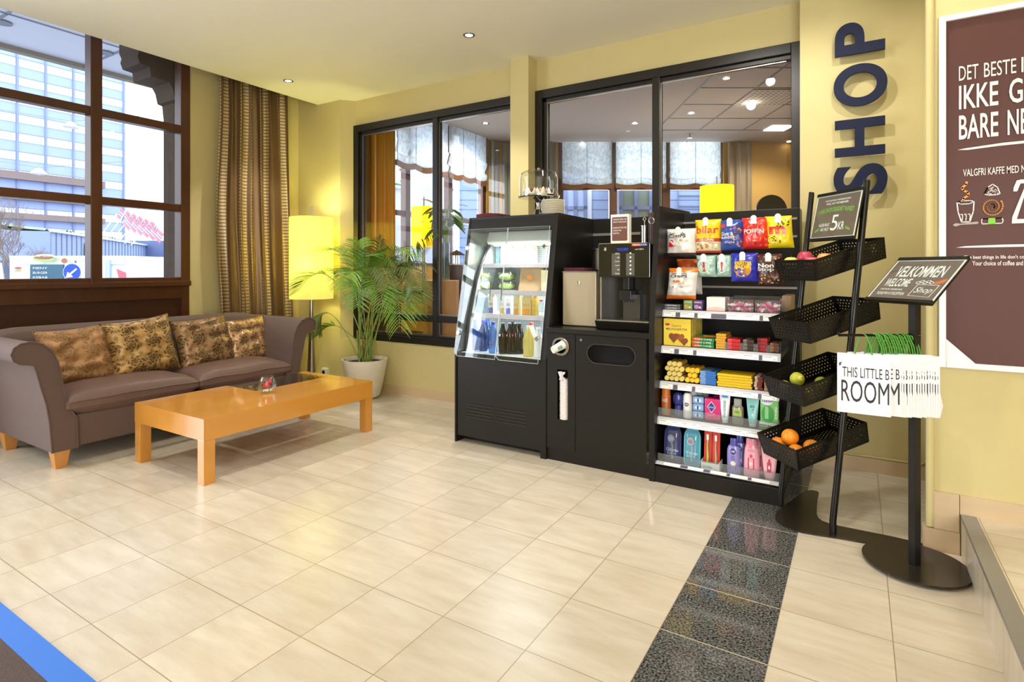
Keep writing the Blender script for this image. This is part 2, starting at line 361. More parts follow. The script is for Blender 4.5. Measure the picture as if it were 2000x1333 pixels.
for x, y in ((-.75, 2.9), (.14, 3.0), (-4.93, 1.5), (-2.71, 1.6), (-.5, 1.5), (-4.9, -.8), (-2.7, -.8), (-.5, -.8), (1.6, 1.5), (1.7, -.8)):
    downlight(x, y, ZC, 'small round downlight in the lobby ceiling outside the view', 'downlights out of view'); spot((x, y, ZC-.03), (27 if x > 0 else 55) if y in (2.9, 3.0) else (40 if x < 1 else 14), 110, rot=(.55 if y in (2.9, 3.0) else 0, 0, 0))
mb = MB(); p = Vector((-1.75, 2.9, ZC))
mb.box(-1.98, 3.02, ZC-.006, -1.62, 3.38, ZC, m_ceil); mb.box(-1.965, 3.035, ZC-.009, -1.635, 3.365, ZC-.005, m_ceil)
mb.build('ceiling_hatch', label='square cream access hatch set into the cream ceiling', cat='hatch')
# ---------------------------------------------------------------- sofa
m_sofa = mat('brown_woven_upholstery', '#5f4a42', .85, var=.12, vscale=90, bump=.35, bscale=500)
m_sofa.node_tree.nodes['Principled BSDF'].inputs['Sheen Weight'].default_value = .12
m_seatf = mat('brown_sateen_seat_cover', '#6a5149', .5, var=.08, vscale=60, bump=.2, bscale=30)
m_leg = mat('oak_leg', '#c08445', .4, var=.2, vscale=14, stretch=(1, 1, .2))
sofa = thing('sofa', 'long brown upholstered sofa with rolled arms on short wooden legs', 'sofa', (-4.9, 2.45, 0))
armp = [(1.529, .115), (1.515, .32), (1.497, .44), (1.471, .545), (1.45, .64), (1.435, .695), (1.40, .705), (1.365, .712), (1.335, .735), (1.322, .775), (1.335, .815), (1.368, .838), (1.42, .846), (1.48, .825), (1.53, .775), (1.56, .70), (1.575, .624), (1.587, .525), (1.606, .417), (1.663, .314), (1.668, .115)]
MIR = 4.915
for side in (0, 1):
    mb = MB(); pr = [(y if side == 0 else MIR-y, z) for y, z in armp]
    if side: pr = pr[::-1]
    mb.prism(pr[::-1], lambda a, b: Vector((-4.42, a, b)), (-.96, 0, 0), m_sofa, sm=False)
    mb.tube([(-4.418, a, b) for a, b in pr], .006, m_sofa, 6)
    arm = mb.build('armrest', sofa, bevel=.010, seg=2)
    for pl in arm.data.polygons: pl.use_smooth = True
mb = MB(); bp = [(-5.0, .13), (-5.02, .5), (-5.08, .70), (-5.10, .80), (-5.14, .85), (-5.2, .875), (-5.29, .875), (-5.36, .85), (-5.39, .80), (-5.37, .75), (-5.31, .72), (-5.29, .6), (-5.3, .13)]
def backpt(u, v):
    i = min(int(u*12), 11); f = u*12-i; p, q = bp[i], bp[i+1]; x = p[0]+(q[0]-p[0])*f; z = p[1]+(q[1]-p[1])*f
    w = .11*max(0, min(1, (z-.45)/.25)); ya, yb = 1.565-w, 3.35+w
    return Vector((x, ya+(yb-ya)*v, z-.03*(max(0, abs(v*2-1)-.85)/.15)**2*max(0, min(1, (z-.6)/.2))))
mb.grid(backpt, 48, 30, m_sofa)
for v_ in (0, 1): mb.add([backpt(k/48, v_) for k in range(49)], [tuple(range(49))], m_sofa)
mb.build('backrest', sofa)
mb = MB(); mb.box(-5.25, 1.60, .12, -4.435, 3.31, .335, m_sofa); mb.build('seat_base', sofa, bevel=.015)
def cushion(y0, y1, name='seat_cushion'):
    mb = MB(); x0, x1 = -5.1, -4.40; zc = .40
    def f(sgn):
        def g(u, v):
            a = u*2-1; b = v*2-1; e = max(0, (1-abs(a)**5)*(1-abs(b)**5))**.45
            x = (x0+x1)/2+(x1-x0)/2*a*(1-.02*(1-e)); y = (y0+y1)/2+(y1-y0)/2*b
            w = mnoise.noise(Vector((x*5, y*4, 3)))*.012
            return Vector((x, y, zc+sgn*(.018+.075*e)+(w+.012*math.cos(b*1.4) if sgn > 0 else 0)))
        return g
    mb.grid(f(1), 30, 40, m_seatf); mb.grid(f(-1), 30, 40, m_seatf)
    for a in (0, 1):
        pts = []
        for k in range(41):
            v = k/40; p1 = f(1)(1, v); p2 = f(-1)(1, v); pts.append((p1, p2))
    t = MB(); v = []
    ring = [(u, 0) for u in [i/30 for i in range(31)]]+[(1, j/40) for j in range(1, 41)]+[(1-i/30, 1) for i in range(1, 31)]+[(0, 1-j/40) for j in range(1, 40)]
    a = [f(1)(*q) for q in ring]; b = [f(-1)(*q) for q in ring]; n = len(ring)
    mb.add(a+b, [(k, (k+1) % n, n+(k+1) % n, n+k) for k in range(n)], m_seatf, True)
    o = mb.build(name, sofa); t.tube(a+[a[0]], .005, m_seatf, 6, cap=False); t.build('piping', o)
cushion(1.60, 2.475); cushion(2.48, 3.325)
for x, y in ((-4.47, 1.585), (-5.24, 1.56), (-4.47, 3.33), (-5.24, 3.33)):
    mb = MB(); v = []
    for z, r in ((0, .030), (.125, .047)): v += [(x-r, y-r, z), (x+r, y-r, z), (x+r, y+r, z), (x-r, y+r, z)]
    mb.add(v, [(0, 3, 2, 1), (4, 5, 6, 7), (0, 1, 5, 4), (1, 2, 6, 5), (2, 3, 7, 6), (3, 0, 4, 7)], m_leg); mb.build('leg', sofa, bevel=.003)
# damask cushions
def damask(name, c0, c1, rough, scale):
    m = bpy.data.materials.new(name); m.use_nodes = True; nt = m.node_tree; b = nt.nodes['Principled BSDF']; N = nt.nodes.new; L = nt.links.new
    tc = N('ShaderNodeTexCoord'); mp = N('ShaderNodeMapping'); L(tc.outputs['UV'], mp.inputs[0]); mp.inputs['Scale'].default_value = (scale, scale, 1)
    wv = N('ShaderNodeTexNoise'); wv.inputs['Scale'].default_value = 1.3; wv.inputs['Detail'].default_value = 1; L(mp.outputs[0], wv.inputs['Vector'])
    ad = N('ShaderNodeVectorMath'); ad.operation = 'MULTIPLY_ADD'; L(wv.outputs['Color'], ad.inputs[0]); ad.inputs[1].default_value = (1.6, 1.6, 0); L(mp.outputs[0], ad.inputs[2])
    ad.inputs[1].default_value = (.35, .35, 0)
    def mt_(op, x, y=None, z=None):
        n = N('ShaderNodeMath'); n.operation = op
        for i, q in enumerate((x, y, z)):
            if q is None: continue
            if isinstance(q, (int, float)): n.inputs[i].default_value = q
            else: L(q, n.inputs[i])
        return n.outputs[0]
    def medal(scl, R, n_, tw):
        vo = N('ShaderNodeTexVoronoi'); vo.inputs['Scale'].default_value = scl; vo.inputs['Randomness'].default_value = .35; vo.voronoi_dimensions = '2D'; L(ad.outputs[0], vo.inputs['Vector'])
        sc_ = N('ShaderNodeVectorMath'); sc_.operation = 'SUBTRACT'; L(ad.outputs[0], sc_.inputs[0]); L(vo.outputs['Position'], sc_.inputs[1]); sx = N('ShaderNodeSeparateXYZ'); L(sc_.outputs[0], sx.inputs[0])
        th = mt_('ARCTAN2', sx.outputs[1], sx.outputs[0]); r = vo.outputs['Distance']; r = mt_('DIVIDE', r, R)
        pet = mt_('ABSOLUTE', mt_('SINE', mt_('ADD', mt_('MULTIPLY', th, n_), mt_('MULTIPLY', r, tw))))
        e = mt_('LESS_THAN', r, mt_('MULTIPLY_ADD', pet, .62, .38)); cut = mt_('GREATER_THAN', mt_('SINE', mt_('ADD', mt_('MULTIPLY', r, 19), mt_('MULTIPLY', pet, 3.5))), .55)
        return mt_('MULTIPLY', e, mt_('SUBTRACT', 1, cut))
    mu_o = mt_('MAXIMUM', medal(.95, .52, 3.5, 5), medal(1.9, .30, 2.5, -7))
    mu = N('ShaderNodeMath'); mu.operation = 'SUBTRACT'; mu.inputs[0].default_value = 1; L(mu_o, mu.inputs[1])
    cr = N('ShaderNodeValToRGB'); cr.color_ramp.elements[0].position = .4; cr.color_ramp.elements[1].position = .6
    cr.color_ramp.elements[0].color = rgb(c1); cr.color_ramp.elements[1].color = rgb(c0); L(mu.outputs[0], cr.inputs[0]); L(cr.outputs[0], b.inputs['Base Color'])
    b.inputs['Roughness'].default_value = rough; b.inputs['Metallic'].default_value = .35; return m
dm = [damask('copper_damask', '#a87e54', '#86633f', .5, 3.6), damask('bronze_damask', '#b08a52', '#5f4a26', .42, 3.8), damask('rose_bronze_damask', '#a6815c', '#5c4828', .42, 3.6), damask('pale_gold_damask', '#c9a27a', '#7a5836', .34, 4.2)]
def pillow(name, c, w, h, t, m, roll, lean, yaw, label, seed):
    mb = MB()
    def f(sgn):
        def g(u, v):
            a = u*2-1; b = v*2-1; px = 1-.09*(1-b*b)*abs(a)**2; pz = 1-.09*(1-a*a)*abs(b)**2
            e = max(0, (1-a**4)*(1-b**4))**.5
            wr = mnoise.noise(Vector((a*2.2+seed, b*3.5, sgn)))*.022*e+mnoise.noise(Vector((a*6+seed, b*9, sgn)))*.007*e
            return Vector((w/2*a*px, sgn*(t/2*e)+wr*1.2, h/2*b*pz-.012*(1-b*b)*0))
        return g
    mb.grid(f(-1), 30, 30, m); mb.grid(f(1), 30, 30, m)
    ring = [(i/30, 0) for i in range(31)]+[(1, j/30) for j in range(1, 31)]+[(1-i/30, 1) for i in range(1, 31)]+[(0, 1-j/30) for j in range(1, 30)]
    o = mb.build(name, local=True, label=label, cat='cushion', group=None); o.location = c
    o.rotation_euler = (Matrix.Rotation(yaw, 3, 'Z') @ Matrix.Rotation(lean, 3, 'X') @ Matrix.Rotation(roll, 3, 'Y')).to_euler()
    s = MB(); s.tube([f(1)(*q) for q in ring]+[f(1)(0, 0)], .004, m, 6, cap=False); s.build('seam', o, local=True)
pillow('cushion', (-4.90, 1.845, .665), .46, .44, .17, dm[0], -.06, -.30, PI/2, 'copper toned damask cushion against the near armrest of the sofa', 1)
pillow('cushion', (-4.86, 2.265, .685), .50, .47, .19, dm[1], -.10, -.28, PI/2-.05, 'bronze damask cushion with a raised corner, second from the near armrest', 5)
pillow('cushion', (-4.88, 2.775, .665), .50, .45, .18, dm[2], -.07, -.30, PI/2+.05, 'rose bronze damask cushion in the middle right of the sofa', 9)
pillow('cushion', (-4.90, 3.205, .640), .46, .43, .15, dm[3], -.05, -.32, PI/2+.1, 'crumpled shiny pale gold cushion next to the far armrest', 13)
# ---------------------------------------------------------------- coffee table
m_tbl = mat('honey_beech', '#cf8f3c', .13, var=.14, vscale=7, stretch=(1, .25, 1), coat=.5)
T = thing('coffee_table', 'low honey coloured wooden coffee table with a glass inset', 'table', (-3.755, 2.585, 0))
TX0, TX1, TY0, TY1, TZ = -4.17, -3.34, 1.90, 3.275, .40
mb = MB(); mb.box(-3.80, TY0, TZ-.03, TX1, TY1, TZ, m_tbl); mb.box(TX0, TY0, TZ-.03, -3.80, 2.55, TZ, m_tbl); mb.box(TX0, 3.20, TZ-.03, -3.80, TY1, TZ, m_tbl); mb.build('tabletop', T)
mb = MB(); mb.box(TX0, TY0, .268, TX1, TY0+.03, TZ-.03, m_tbl).box(TX0, TY1-.03, .268, TX1, TY1, TZ-.03, m_tbl).box(TX1-.03, TY0+.03, .268, TX1, TY1-.03, TZ-.03, m_tbl).box(TX0, TY0+.03, .268, TX0+.02, 2.55, TZ-.03, m_tbl); mb.box(TX0, 3.2, .268, TX0+.03, TY1, .37, m_tbl); mb.build('apron', T)
mb = MB(); mb.box(TX0+.005, 2.555, TZ-.012, -3.805, 3.195, TZ-.002, thin_glass('table_glass', '#e8f0ec', 1.5, 1.1)); mb.build('glass_inset', T)
mb = MB(); mb.box(TX0+.02, 2.55, .27, -3.80, 3.20, .28, m_tbl); mb.build('tray', T)
for x in (TX0+.036, TX1-.036):
    for y in (TY0+.036, TY1-.036): MB().box(x-.035, y-.035, 0, x+.035, y+.035, .268, m_tbl).build('leg', T, bevel=.002)
bw = thing('glass_bowl', 'small round glass bowl holding red petals on the coffee table', 'bowl', (-3.68, 2.56, TZ))
b = MB(); b.lathe([(.026, .002), (.045, .012), (.062, .038), (.064, .062), (.055, .092), (.042, .118), (.043, .120), (.040, .120), (.052, .092), (.060, .062), (.058, .040), (.042, .016), (.0001, .008)], (0, 0, 0), thin_glass('bowl_glass', '#fbffff', 1.5, 1.6), 32); b.build('bowl_body', bw, local=True)
m_red = mat('red_petal', '#e01836', .5)
for k in range(9):
    a = k*2.4; r = .012+.020*((k*37) % 10)/10; z = .03+.05*k/9
    f = MB(); f.grid(lambda u, v: Vector((r*math.cos(a)+.022*(u-.5)*math.cos(a*1.7)-.012*(v-.5), r*math.sin(a)+.022*(u-.5)*math.sin(a*1.7)+.008*(v-.5), z+.03*(v-.3)*math.cos(a)+.01*math.sin(u*PI))), 5, 5, m_red); f.build('petal', bw, local=True)
f = MB()
for k in range(14): a = k*2.4; f.ball((.028*math.cos(a)*(k % 3+1)/3, .028*math.sin(a)*(k % 3+1)/3, .018), .007, mat('clear_pebble', '#dfe8d8', .1, spec=1), 8, 6)
f.build('glass_pebbles', bw, local=True, kind='stuff')
# ---------------------------------------------------------------- floor lamp
m_shade = bpy.data.materials.new('yellow_green_lampshade'); m_shade.use_nodes = True
def shade_mat(m, col, ecol, es):
    nt = m.node_tree; nt.nodes.remove(nt.nodes['Principled BSDF']); o = nt.nodes['Material Output']; N = nt.nodes.new
    t = N('ShaderNodeBsdfTranslucent'); t.inputs[0].default_value = rgb(col); d = N('ShaderNodeBsdfDiffuse'); d.inputs[0].default_value = rgb(col)
    e = N('ShaderNodeEmission'); e.inputs[0].default_value = rgb(ecol); e.inputs[1].default_value = es
    mx = N('ShaderNodeMixShader'); mx.inputs[0].default_value = .5; nt.links.new(t.outputs[0], mx.inputs[1]); nt.links.new(d.outputs[0], mx.inputs[2])
    a = N('ShaderNodeAddShader'); nt.links.new(mx.outputs[0], a.inputs[0]); nt.links.new(e.outputs[0], a.inputs[1]); nt.links.new(a.outputs[0], o.inputs[0])
shade_mat(m_shade, '#ece58e', '#eeeaa8', .16)
def point(loc, power, col, r=.05):
    l = bpy.data.lights.new('bulb_light', 'POINT'); l.energy = power; l.color = col; l.shadow_soft_size = r
    o = bpy.data.objects.new('bulb_light', l); COL.objects.link(o); o.location = loc; return o
L0 = thing('floor_lamp', 'tall floor lamp with a pale yellow drum shade in the corner by the curtain', 'floor lamp', (-5.06, 4.06, 0))
b = MB(); b.lathe([(.228, .985), (.228, 1.865), (.226, 1.865), (.226, .985), (.228, .985)], (0, 0, 0), m_shade, 48); b.build('lamp_shade', L0, local=True)
b = MB(); b.lathe([(.0001, 0), (.14, 0), (.145, .012), (.06, .02), (.052, .03), (.03, .55), (.016, 1.0), (.01, 1.05), (.0001, 1.05)], (0, 0, 0), m_steel, 28); b.build('stand', L0, local=True)
b = MB(); b.cyl((-.012, 0, 1.0), (-.012, 0, 1.99), .005, m_steel, n=10); b.cyl((.012, 0, 1.0), (.012, 0, 1.99), .005, m_steel, n=10); b.build('rod', L0, local=True)
b = MB(); b.lathe([(.0001, 1.16), (.03, 1.18), (.04, 1.22), (.03, 1.26), (.014, 1.29), (.014, 1.32)], (.09, -.10, 0), mat('frosted_bulb', '#fffbe8', .4, emit=9), 16); b.cyl((.0, 0, 1.3), (.09, -.10, 1.31), .008, m_steel, n=8); b.build('bulb', L0, local=True)
point((-4.97, 3.93, 1.36), 19, (1, .99, .42), .06)
point((-5.06, 4.06, 1.70), 10, (1, .99, .42), .06)
# ---------------------------------------------------------------- curtain
m_cur = bpy.data.materials.new('striped_bronze_curtain'); m_cur.use_nodes = True
nt = m_cur.node_tree; b = nt.nodes['Principled BSDF']; N = nt.nodes.new; L = nt.links.new
tc = N('ShaderNodeTexCoord'); sp = N('ShaderNodeSeparateXYZ'); L(tc.outputs['UV'], sp.inputs[0])
def mth(nt, op, a, c=None):
    n = nt.nodes.new('ShaderNodeMath'); n.operation = op
    for i, x in enumerate((a, c)):
        if x is None: continue
        if isinstance(x, (int, float)): n.inputs[i].default_value = x
        else: nt.links.new(x, n.inputs[i])
    return n.outputs[0]
fr = mth(nt, 'FRACT', mth(nt, 'MULTIPLY', sp.outputs[0], 11)); band = mth(nt, 'LESS_THAN', fr, .34)
rid = mth(nt, 'SINE', mth(nt, 'MULTIPLY', sp.outputs[1], 620)); ridp = mth(nt, 'MULTIPLY', mth(nt, 'GREATER_THAN', rid, -.1), band)
mx = N('ShaderNodeMix'); mx.data_type = 'RGBA'; L(band, mx.inputs[0]); mx.inputs[6].default_value = rgb('#7a6040'); mx.inputs[7].default_value = rgb('#8d7350')
m2 = N('ShaderNodeMix'); m2.data_type = 'RGBA'; L(ridp, m2.inputs[0]); L(mx.outputs[2], m2.inputs[6]); m2.inputs[7].default_value = rgb('#cbb78c'); L(m2.outputs[2], b.inputs['Base Color'])
b.inputs['Roughness'].default_value = .38; b.inputs['Metallic'].default_value = .35
def curt(u, v):
    ya, yb = 3.30+.02*math.sin(v*9), 4.13+.12*(1-v)
    ph = u*2*PI*7.5+.5*math.sin(u*11); am = .045*(.75+.4*math.sin(u*9+1))*(1-.25*v)
    return Vector((-5.585+am*math.sin(ph)+.012*math.sin(ph*2.3+v*3), ya+(yb-ya)*u+.022*math.cos(ph)+.006*math.sin(v*7+u*20), .02+v*3.5))
mb = MB(); mb.grid(curt, 240, 40, m_cur); mb.build('curtain', solid=.002, label='floor length bronze curtain with ribbed stripes beside the street window', cat='curtain')
# ---------------------------------------------------------------- potted palm
P0 = Vector((-4.28, 4.09, 0))
palm = thing('potted_palm', 'feathery green palm in a ribbed off-white planter under the inner window', 'plant', P0)
m_pot = mat('off_white_planter', '#e4dccb', .6)
prof = [(.0001, .004), (.125, .004), (.135, .012)]
for k in range(40):
    z = .02+k*.365/39; r = .137+.088*(z/.385)**.75; prof.append((r+(.0022 if k % 2 else 0), z))
prof += [(.228, .392), (.214, .392), (.20, .34), (.0001, .34)]
b = MB(); b.lathe(prof, (0, 0, 0), m_pot, 48); b.build('planter', palm, local=True)
b = MB(); b.grid(lambda u, v: Vector((.203*u*math.cos(v*2*PI), .203*u*math.sin(v*2*PI), .355+.01*mnoise.noise(Vector((u*9, v*30, 0))))), 10, 32, mat('potting_soil', '#43362a', .95, bump=.6, bscale=80)); b.build('soil', palm, local=True)
m_frond = mat('palm_green', '#5f8a2a', .5, var=.25, vscale=12); m_frond2 = mat('palm_green_bright', '#83ab3c', .5, var=.2, vscale=12); m_stem = mat('palm_stem', '#8aa04a', .5); m_frond3 = mat('palm_olive', '#5b6a2a', .55, var=.2, vscale=10)
def bez(a, c, d, t): return a*(1-t)**2+c*2*t*(1-t)+d*t*t
def frond(p0, p1, p2, m, t0=.42, L=.22, n=22, droop=.5, name='frond', lift=.3):
    mb = MB(); pts = [bez(p0, p1, p2, k/26) for k in range(27)]
    mb.tube(pts, [.006*(1-.75*k/26) for k in range(27)], m_stem, 6)
    for k in range(n):
        t = t0+(1-t0)*(k+.5)/n; q = bez(p0, p1, p2, t); d = (bez(p0, p1, p2, min(1, t+.02))-bez(p0, p1, p2, t-.02)).normalized()
        sd = d.cross(Vector((0, 0, 1))); 
        if sd.length < .2: sd = Vector((0, -1, 0))
        sd.normalize(); up = sd.cross(d).normalized(); s = math.sin(PI*min(1, (t-t0)/(1-t0)*.82+.16)); ll = L*(.45+.6*s)
        for sg in (-1, 1):
            dv = (sd*sg*.85+d*.75+up*lift+Vector((random.uniform(-.1, .1),)*3)).normalized(); w = .0048*(.6+s*.6)
            a = q; v = []
            for j in range(6):
                f = j/5; c = a+dv*ll*f+Vector((0, 0, -droop*ll*f*f*.9)); wd = w*(math.sin(PI*min(1, f*.8+.15)))+.0004
                wv = d.cross(dv).cross(dv).normalized() if d.cross(dv).length > .1 else up
                nrm = dv.cross(d).normalized(); wv = dv.cross(nrm).normalized()
                v += [c-wv*wd, c+wv*wd]
            for i in range(len(v)):
                gp = v[i]+P0
                lim = 4.46 if gp.z > .55 else 4.34
                if gp.y > lim: v[i].y = lim-P0.y
            mb.add(v, [(2*j, 2*j+1, 2*j+3, 2*j+2) for j in range(5)], m, True)
    mb.build(name, palm, local=True)
V = Vector
def tgt(u, v, dy): p = PY(u, v, P0.y+dy); return p-P0
FR = [(582, 570, -.25, 650, 455), (625, 500, -.05, 690, 430), (618, 640, -.35, 640, 560), (622, 655, -.2, 660, 600), (700, 470, .1, 700, 520), (745, 462, .05, 735, 500), (856, 458, .15, 750, 570),
      (800, 500, -.12, 750, 430), (822, 560, -.2, 770, 440), (812, 620, -.1, 800, 430), (780, 640, -.25, 780, 450), (760, 560, -.35, 735, 440), (728, 500, -.3, 715, 470), (680, 560, -.4, 700, 460), (790, 540, .12, 750, 420), (700, 600, -.5, 705, 480), (640, 545, .05, 680, 470), (835, 520, .05, 765, 470), (748, 600, -.45, 730, 450), (770, 520, .0, 740, 455)]
for i, (u, v, dy, cu, cv) in enumerate(FR):
    a = i*2.4; p0 = V((.07*math.cos(a), .06*math.sin(a), .35)); p2 = tgt(u, v, dy); p1 = tgt(cu, cv, dy*.45)
    frond(p0, p1, p2, (m_frond, m_frond2, m_frond3)[i % 3], t0=.45 if i not in (0, 2, 3, 6) else .60, L=(.23, .25, .20)[i % 3], n=30, droop=(.18, .40, .62)[i % 3])
for i in range(9):
    a = i*1.7; MB().tube([P0+V((.06*math.cos(a), .05*math.sin(a), .34)), P0+V((.075*math.cos(a), .06*math.sin(a), .5)), P0+V((.09*math.cos(a), .07*math.sin(a), .68))], [.009, .007, .003], (m_stem, mat('dry_brown_sheath', '#8a6a48', .7))[i % 2], 6).build('stem', palm)
# wall socket
p = PY(636, 727, 4.37); so = thing('wall_socket', 'white power socket on the wall between the sofa and the planter', 'socket', (p.x, 4.385, p.z-.04))
MB().box(p.x-.045, 4.35, p.z-.04, p.x+.045, 4.385, p.z+.045, m_white).build('housing', so, bevel=.004)
b = MB(); b.cyl((p.x-.012, 4.352, p.z), (p.x-.012, 4.346, p.z), .022, m_black, n=20); b.build('socket_hole', so)
# entrance mat
mt = thing('floor_mat', 'dark brown ribbed entrance mat with a blue edge in the near corner', 'mat', (-3.0, -.1, 0))
MB().box(-4.6, -1.2, 0, -1.5, .735, .010, mat('brown_ribbed_carpet', '#5a4a48', .95, var=.35, vscale=160, bump=.9, bscale=250)).build('carpet', mt)
mb = MB(); mb.box(-4.7, .735, 0, -1.4, .815, .011, mat('blue_mat_border', '#2f6fd0', .6, var=.08, vscale=120)); mb.box(-1.5, -1.2, 0, -1.4, .735, .011, MATS['blue_mat_border']); mb.build('border', mt)
ORD = 'first second third fourth fifth sixth seventh eighth ninth tenth eleventh twelfth thirteenth fourteenth fifteenth sixteenth seventeenth'.split()
# ================================================================ shop furniture
m_cham = mat('pale_grey_chamber', '#dfe4e2', .4); m_rail = mat('grey_price_rail', '#c9c8cc', .4); m_tagp = mat('price_ticket', '#f4f2ee', .6)
m_darktag = mat('dark_ticket_gap', '#5c5668', .5); m_inner = mat('satin_steel_liner', '#a5aaa2', .22, .75)
def blackbox(mb, *a): mb.box(*a, m_black); return mb
X0, X1, X2, X3 = -2.60, -1.84, -1.095, -.36
fr = thing('refrigerated_display_cabinet', 'tall black chilled display cabinet with a clear sloping front, left of the coffee counter', 'cabinet', (-2.22, 3.86, 0))
pf = [(3.395, 0), (3.395, .68), (3.585, 1.705), (4.30, 1.705), (4.30, 0)]
for nm, xa, th in (('side_panel', X0, .014), ('side_panel', X1-.022, .044)):
    MB().prism(pf, lambda a, b, xa=xa: Vector((xa, a, b)), (th, 0, 0), m_black).build(nm, fr, bevel=.0015)
MB().prism([(3.405, .05), (3.405, .675), (3.43, .675), (3.43, .05)], lambda a, b: Vector((X0+.014, a, b)), (X1-.022-X0-.014, 0, 0), m_black).build('front_panel', fr, bevel=.001)
mb = MB()
for xa, xb in ((PY(911, 790, 3.405).x, PY(962, 790, 3.405).x), (PY(972, 800, 3.405).x, PY(1028, 800, 3.405).x)):
    for k in range(5):
        z = .300-.0235*k; mb.box(xa, 3.4035, z-.004, xb, 3.4052, z+.003, mat('vent_shadow', '#0c0a08', .9))
        mb.box(xa, 3.402, z-.0065, xb, 3.405, z-.0045, mat('vent_lip', '#4a433b', .4))
mb.build('vent_slots', fr)
MB().box(X0+.02, 3.50, 0, X1-.03, 3.52, .05, m_black).build('plinth', fr)
def slopeY(z): return 3.395+(z-.68)*.1854
MB().prism([(slopeY(1.60)+.004, 1.60), (slopeY(1.69)+.004, 1.69), (slopeY(1.69)+.03, 1.69), (slopeY(1.60)+.03, 1.60)], lambda a, b: Vector((X0+.014, a, b)), (X1-.022-X0-.014, 0, 0), m_black).build('fascia', fr)
MB().box(X0+.014, 3.585, 1.69, X1-.022, 4.30, 1.705, m_black).box(X0+.014, 4.27, 0, X1-.022, 4.29, 1.69, m_black).build('top_and_back', fr)
XI0, XI1 = X0+.016, X1-.024
MB().add([(XI0, 3.41, .68), (XI0, 3.585, 1.60), (XI0, 4.0, 1.60), (XI0, 4.0, .68)], [(0, 1, 2, 3)], m_inner).build('inner_side_lining', fr)
curve = [(3.86, 1.53), (3.844, 1.523), (3.769, 1.445), (3.697, 1.341), (3.64, 1.227), (3.60, 1.107), (3.564, 1.0), (3.533, .90), (3.51, .80), (3.495, .672)]
mb = MB(); cp = curve+[(3.98, .672), (3.98, 1.53)]
mb.prism(cp, lambda a, b: Vector((XI0+.012, a, b)), (.012, 0, 0), m_cham); mb.prism(cp, lambda a, b: Vector((XI1-.02, a, b)), (.012, 0, 0), m_cham); mb.build('chamber_cheek', fr)
mb = MB(); mb.tube([(XI0+.02, a-.006, b) for a, b in curve], .011, mat('dark_rubber_seal', '#23262a', .3), 8); mb.tube([(XI0+.02, a+.012, b) for a, b in curve], .005, m_steel, 6); mb.build('door_seal', fr)
mb = MB(); mb.box(XI0, 3.43, .655, XI1, 4.0, .672, m_cham); mb.build('chamber_floor', fr)
m_perf = bpy.data.materials.new('perforated_panel'); m_perf.use_nodes = True; nt = m_perf.node_tree
g = nt.nodes.new('ShaderNodeNewGeometry'); sp = nt.nodes.new('ShaderNodeSeparateXYZ'); nt.links.new(g.outputs['Position'], sp.inputs[0])
a = mth(nt, 'PINGPONG', sp.outputs[0], .008); b2 = mth(nt, 'PINGPONG', sp.outputs[2], .008)
dd = mth(nt, 'LESS_THAN', mth(nt, 'ADD', mth(nt, 'MULTIPLY', a, a), mth(nt, 'MULTIPLY', b2, b2)), .000012)
mx = nt.nodes.new('ShaderNodeMix'); mx.data_type = 'RGBA'; nt.links.new(dd, mx.inputs[0]); mx.inputs[6].default_value = rgb('#d7dadc'); mx.inputs[7].default_value = rgb('#5c6670'); nt.links.new(mx.outputs[2], nt.nodes['Principled BSDF'].inputs['Base Color'])
MB().box(XI0, 3.99, .672, XI1, 4.0, 1.60, m_perf).build('rear_air_panel', fr)
mb = MB(); mb.prism([(3.72, 1.50), (3.70, 1.52), (3.735, 1.60), (3.99, 1.60), (3.99, 1.53), (3.80, 1.50)], lambda a, b: Vector((XI0+.07, a, b)), (XI1-XI0-.07, 0, 0), mat('light_grey_canopy', '#d5d8d0', .35)); mb.build('canopy', fr, bevel=.006)
mb = MB(); mb.box(XI0+.11, 3.745, 1.488, XI1-.02, 3.775, 1.499, mat('lit_led_tube', '#f4faff', .5, emit=9)); mb.build('light_tube', fr)
area('cabinet_light', ((XI0+XI1)/2+.03, 3.70, 1.50), (math.radians(-8), 0, 0), .6, .04, 5, (.93, .97, 1))
area('cabinet_shelf_light', ((XI0+XI1)/2+.03, 3.66, .93), (math.radians(-10), 0, 0), .6, .03, 1.6, (.93, .97, 1))
area('cabinet_shelf_light', ((XI0+XI1)/2+.03, 3.74, 1.12), (math.radians(-10), 0, 0), .6, .03, 1.6, (.93, .97, 1))
FS = [(3.715, 1.345), (3.635, 1.140), (3.56, .960)]
for y, z in FS:
    mb = MB(); mb.box(XI0+.025, y, z-.006, XI1, 3.985, z, m_cham); mb.box(XI0+.03, y-.006, z-.030, XI1, y, z+.004, m_rail); mb.box(XI0+.19, y-.008, z-.027, XI1-.002, y-.006, z+.001, mat('rail_ticket', '#cfc5cc', .5)); mb.build('shelf', fr)
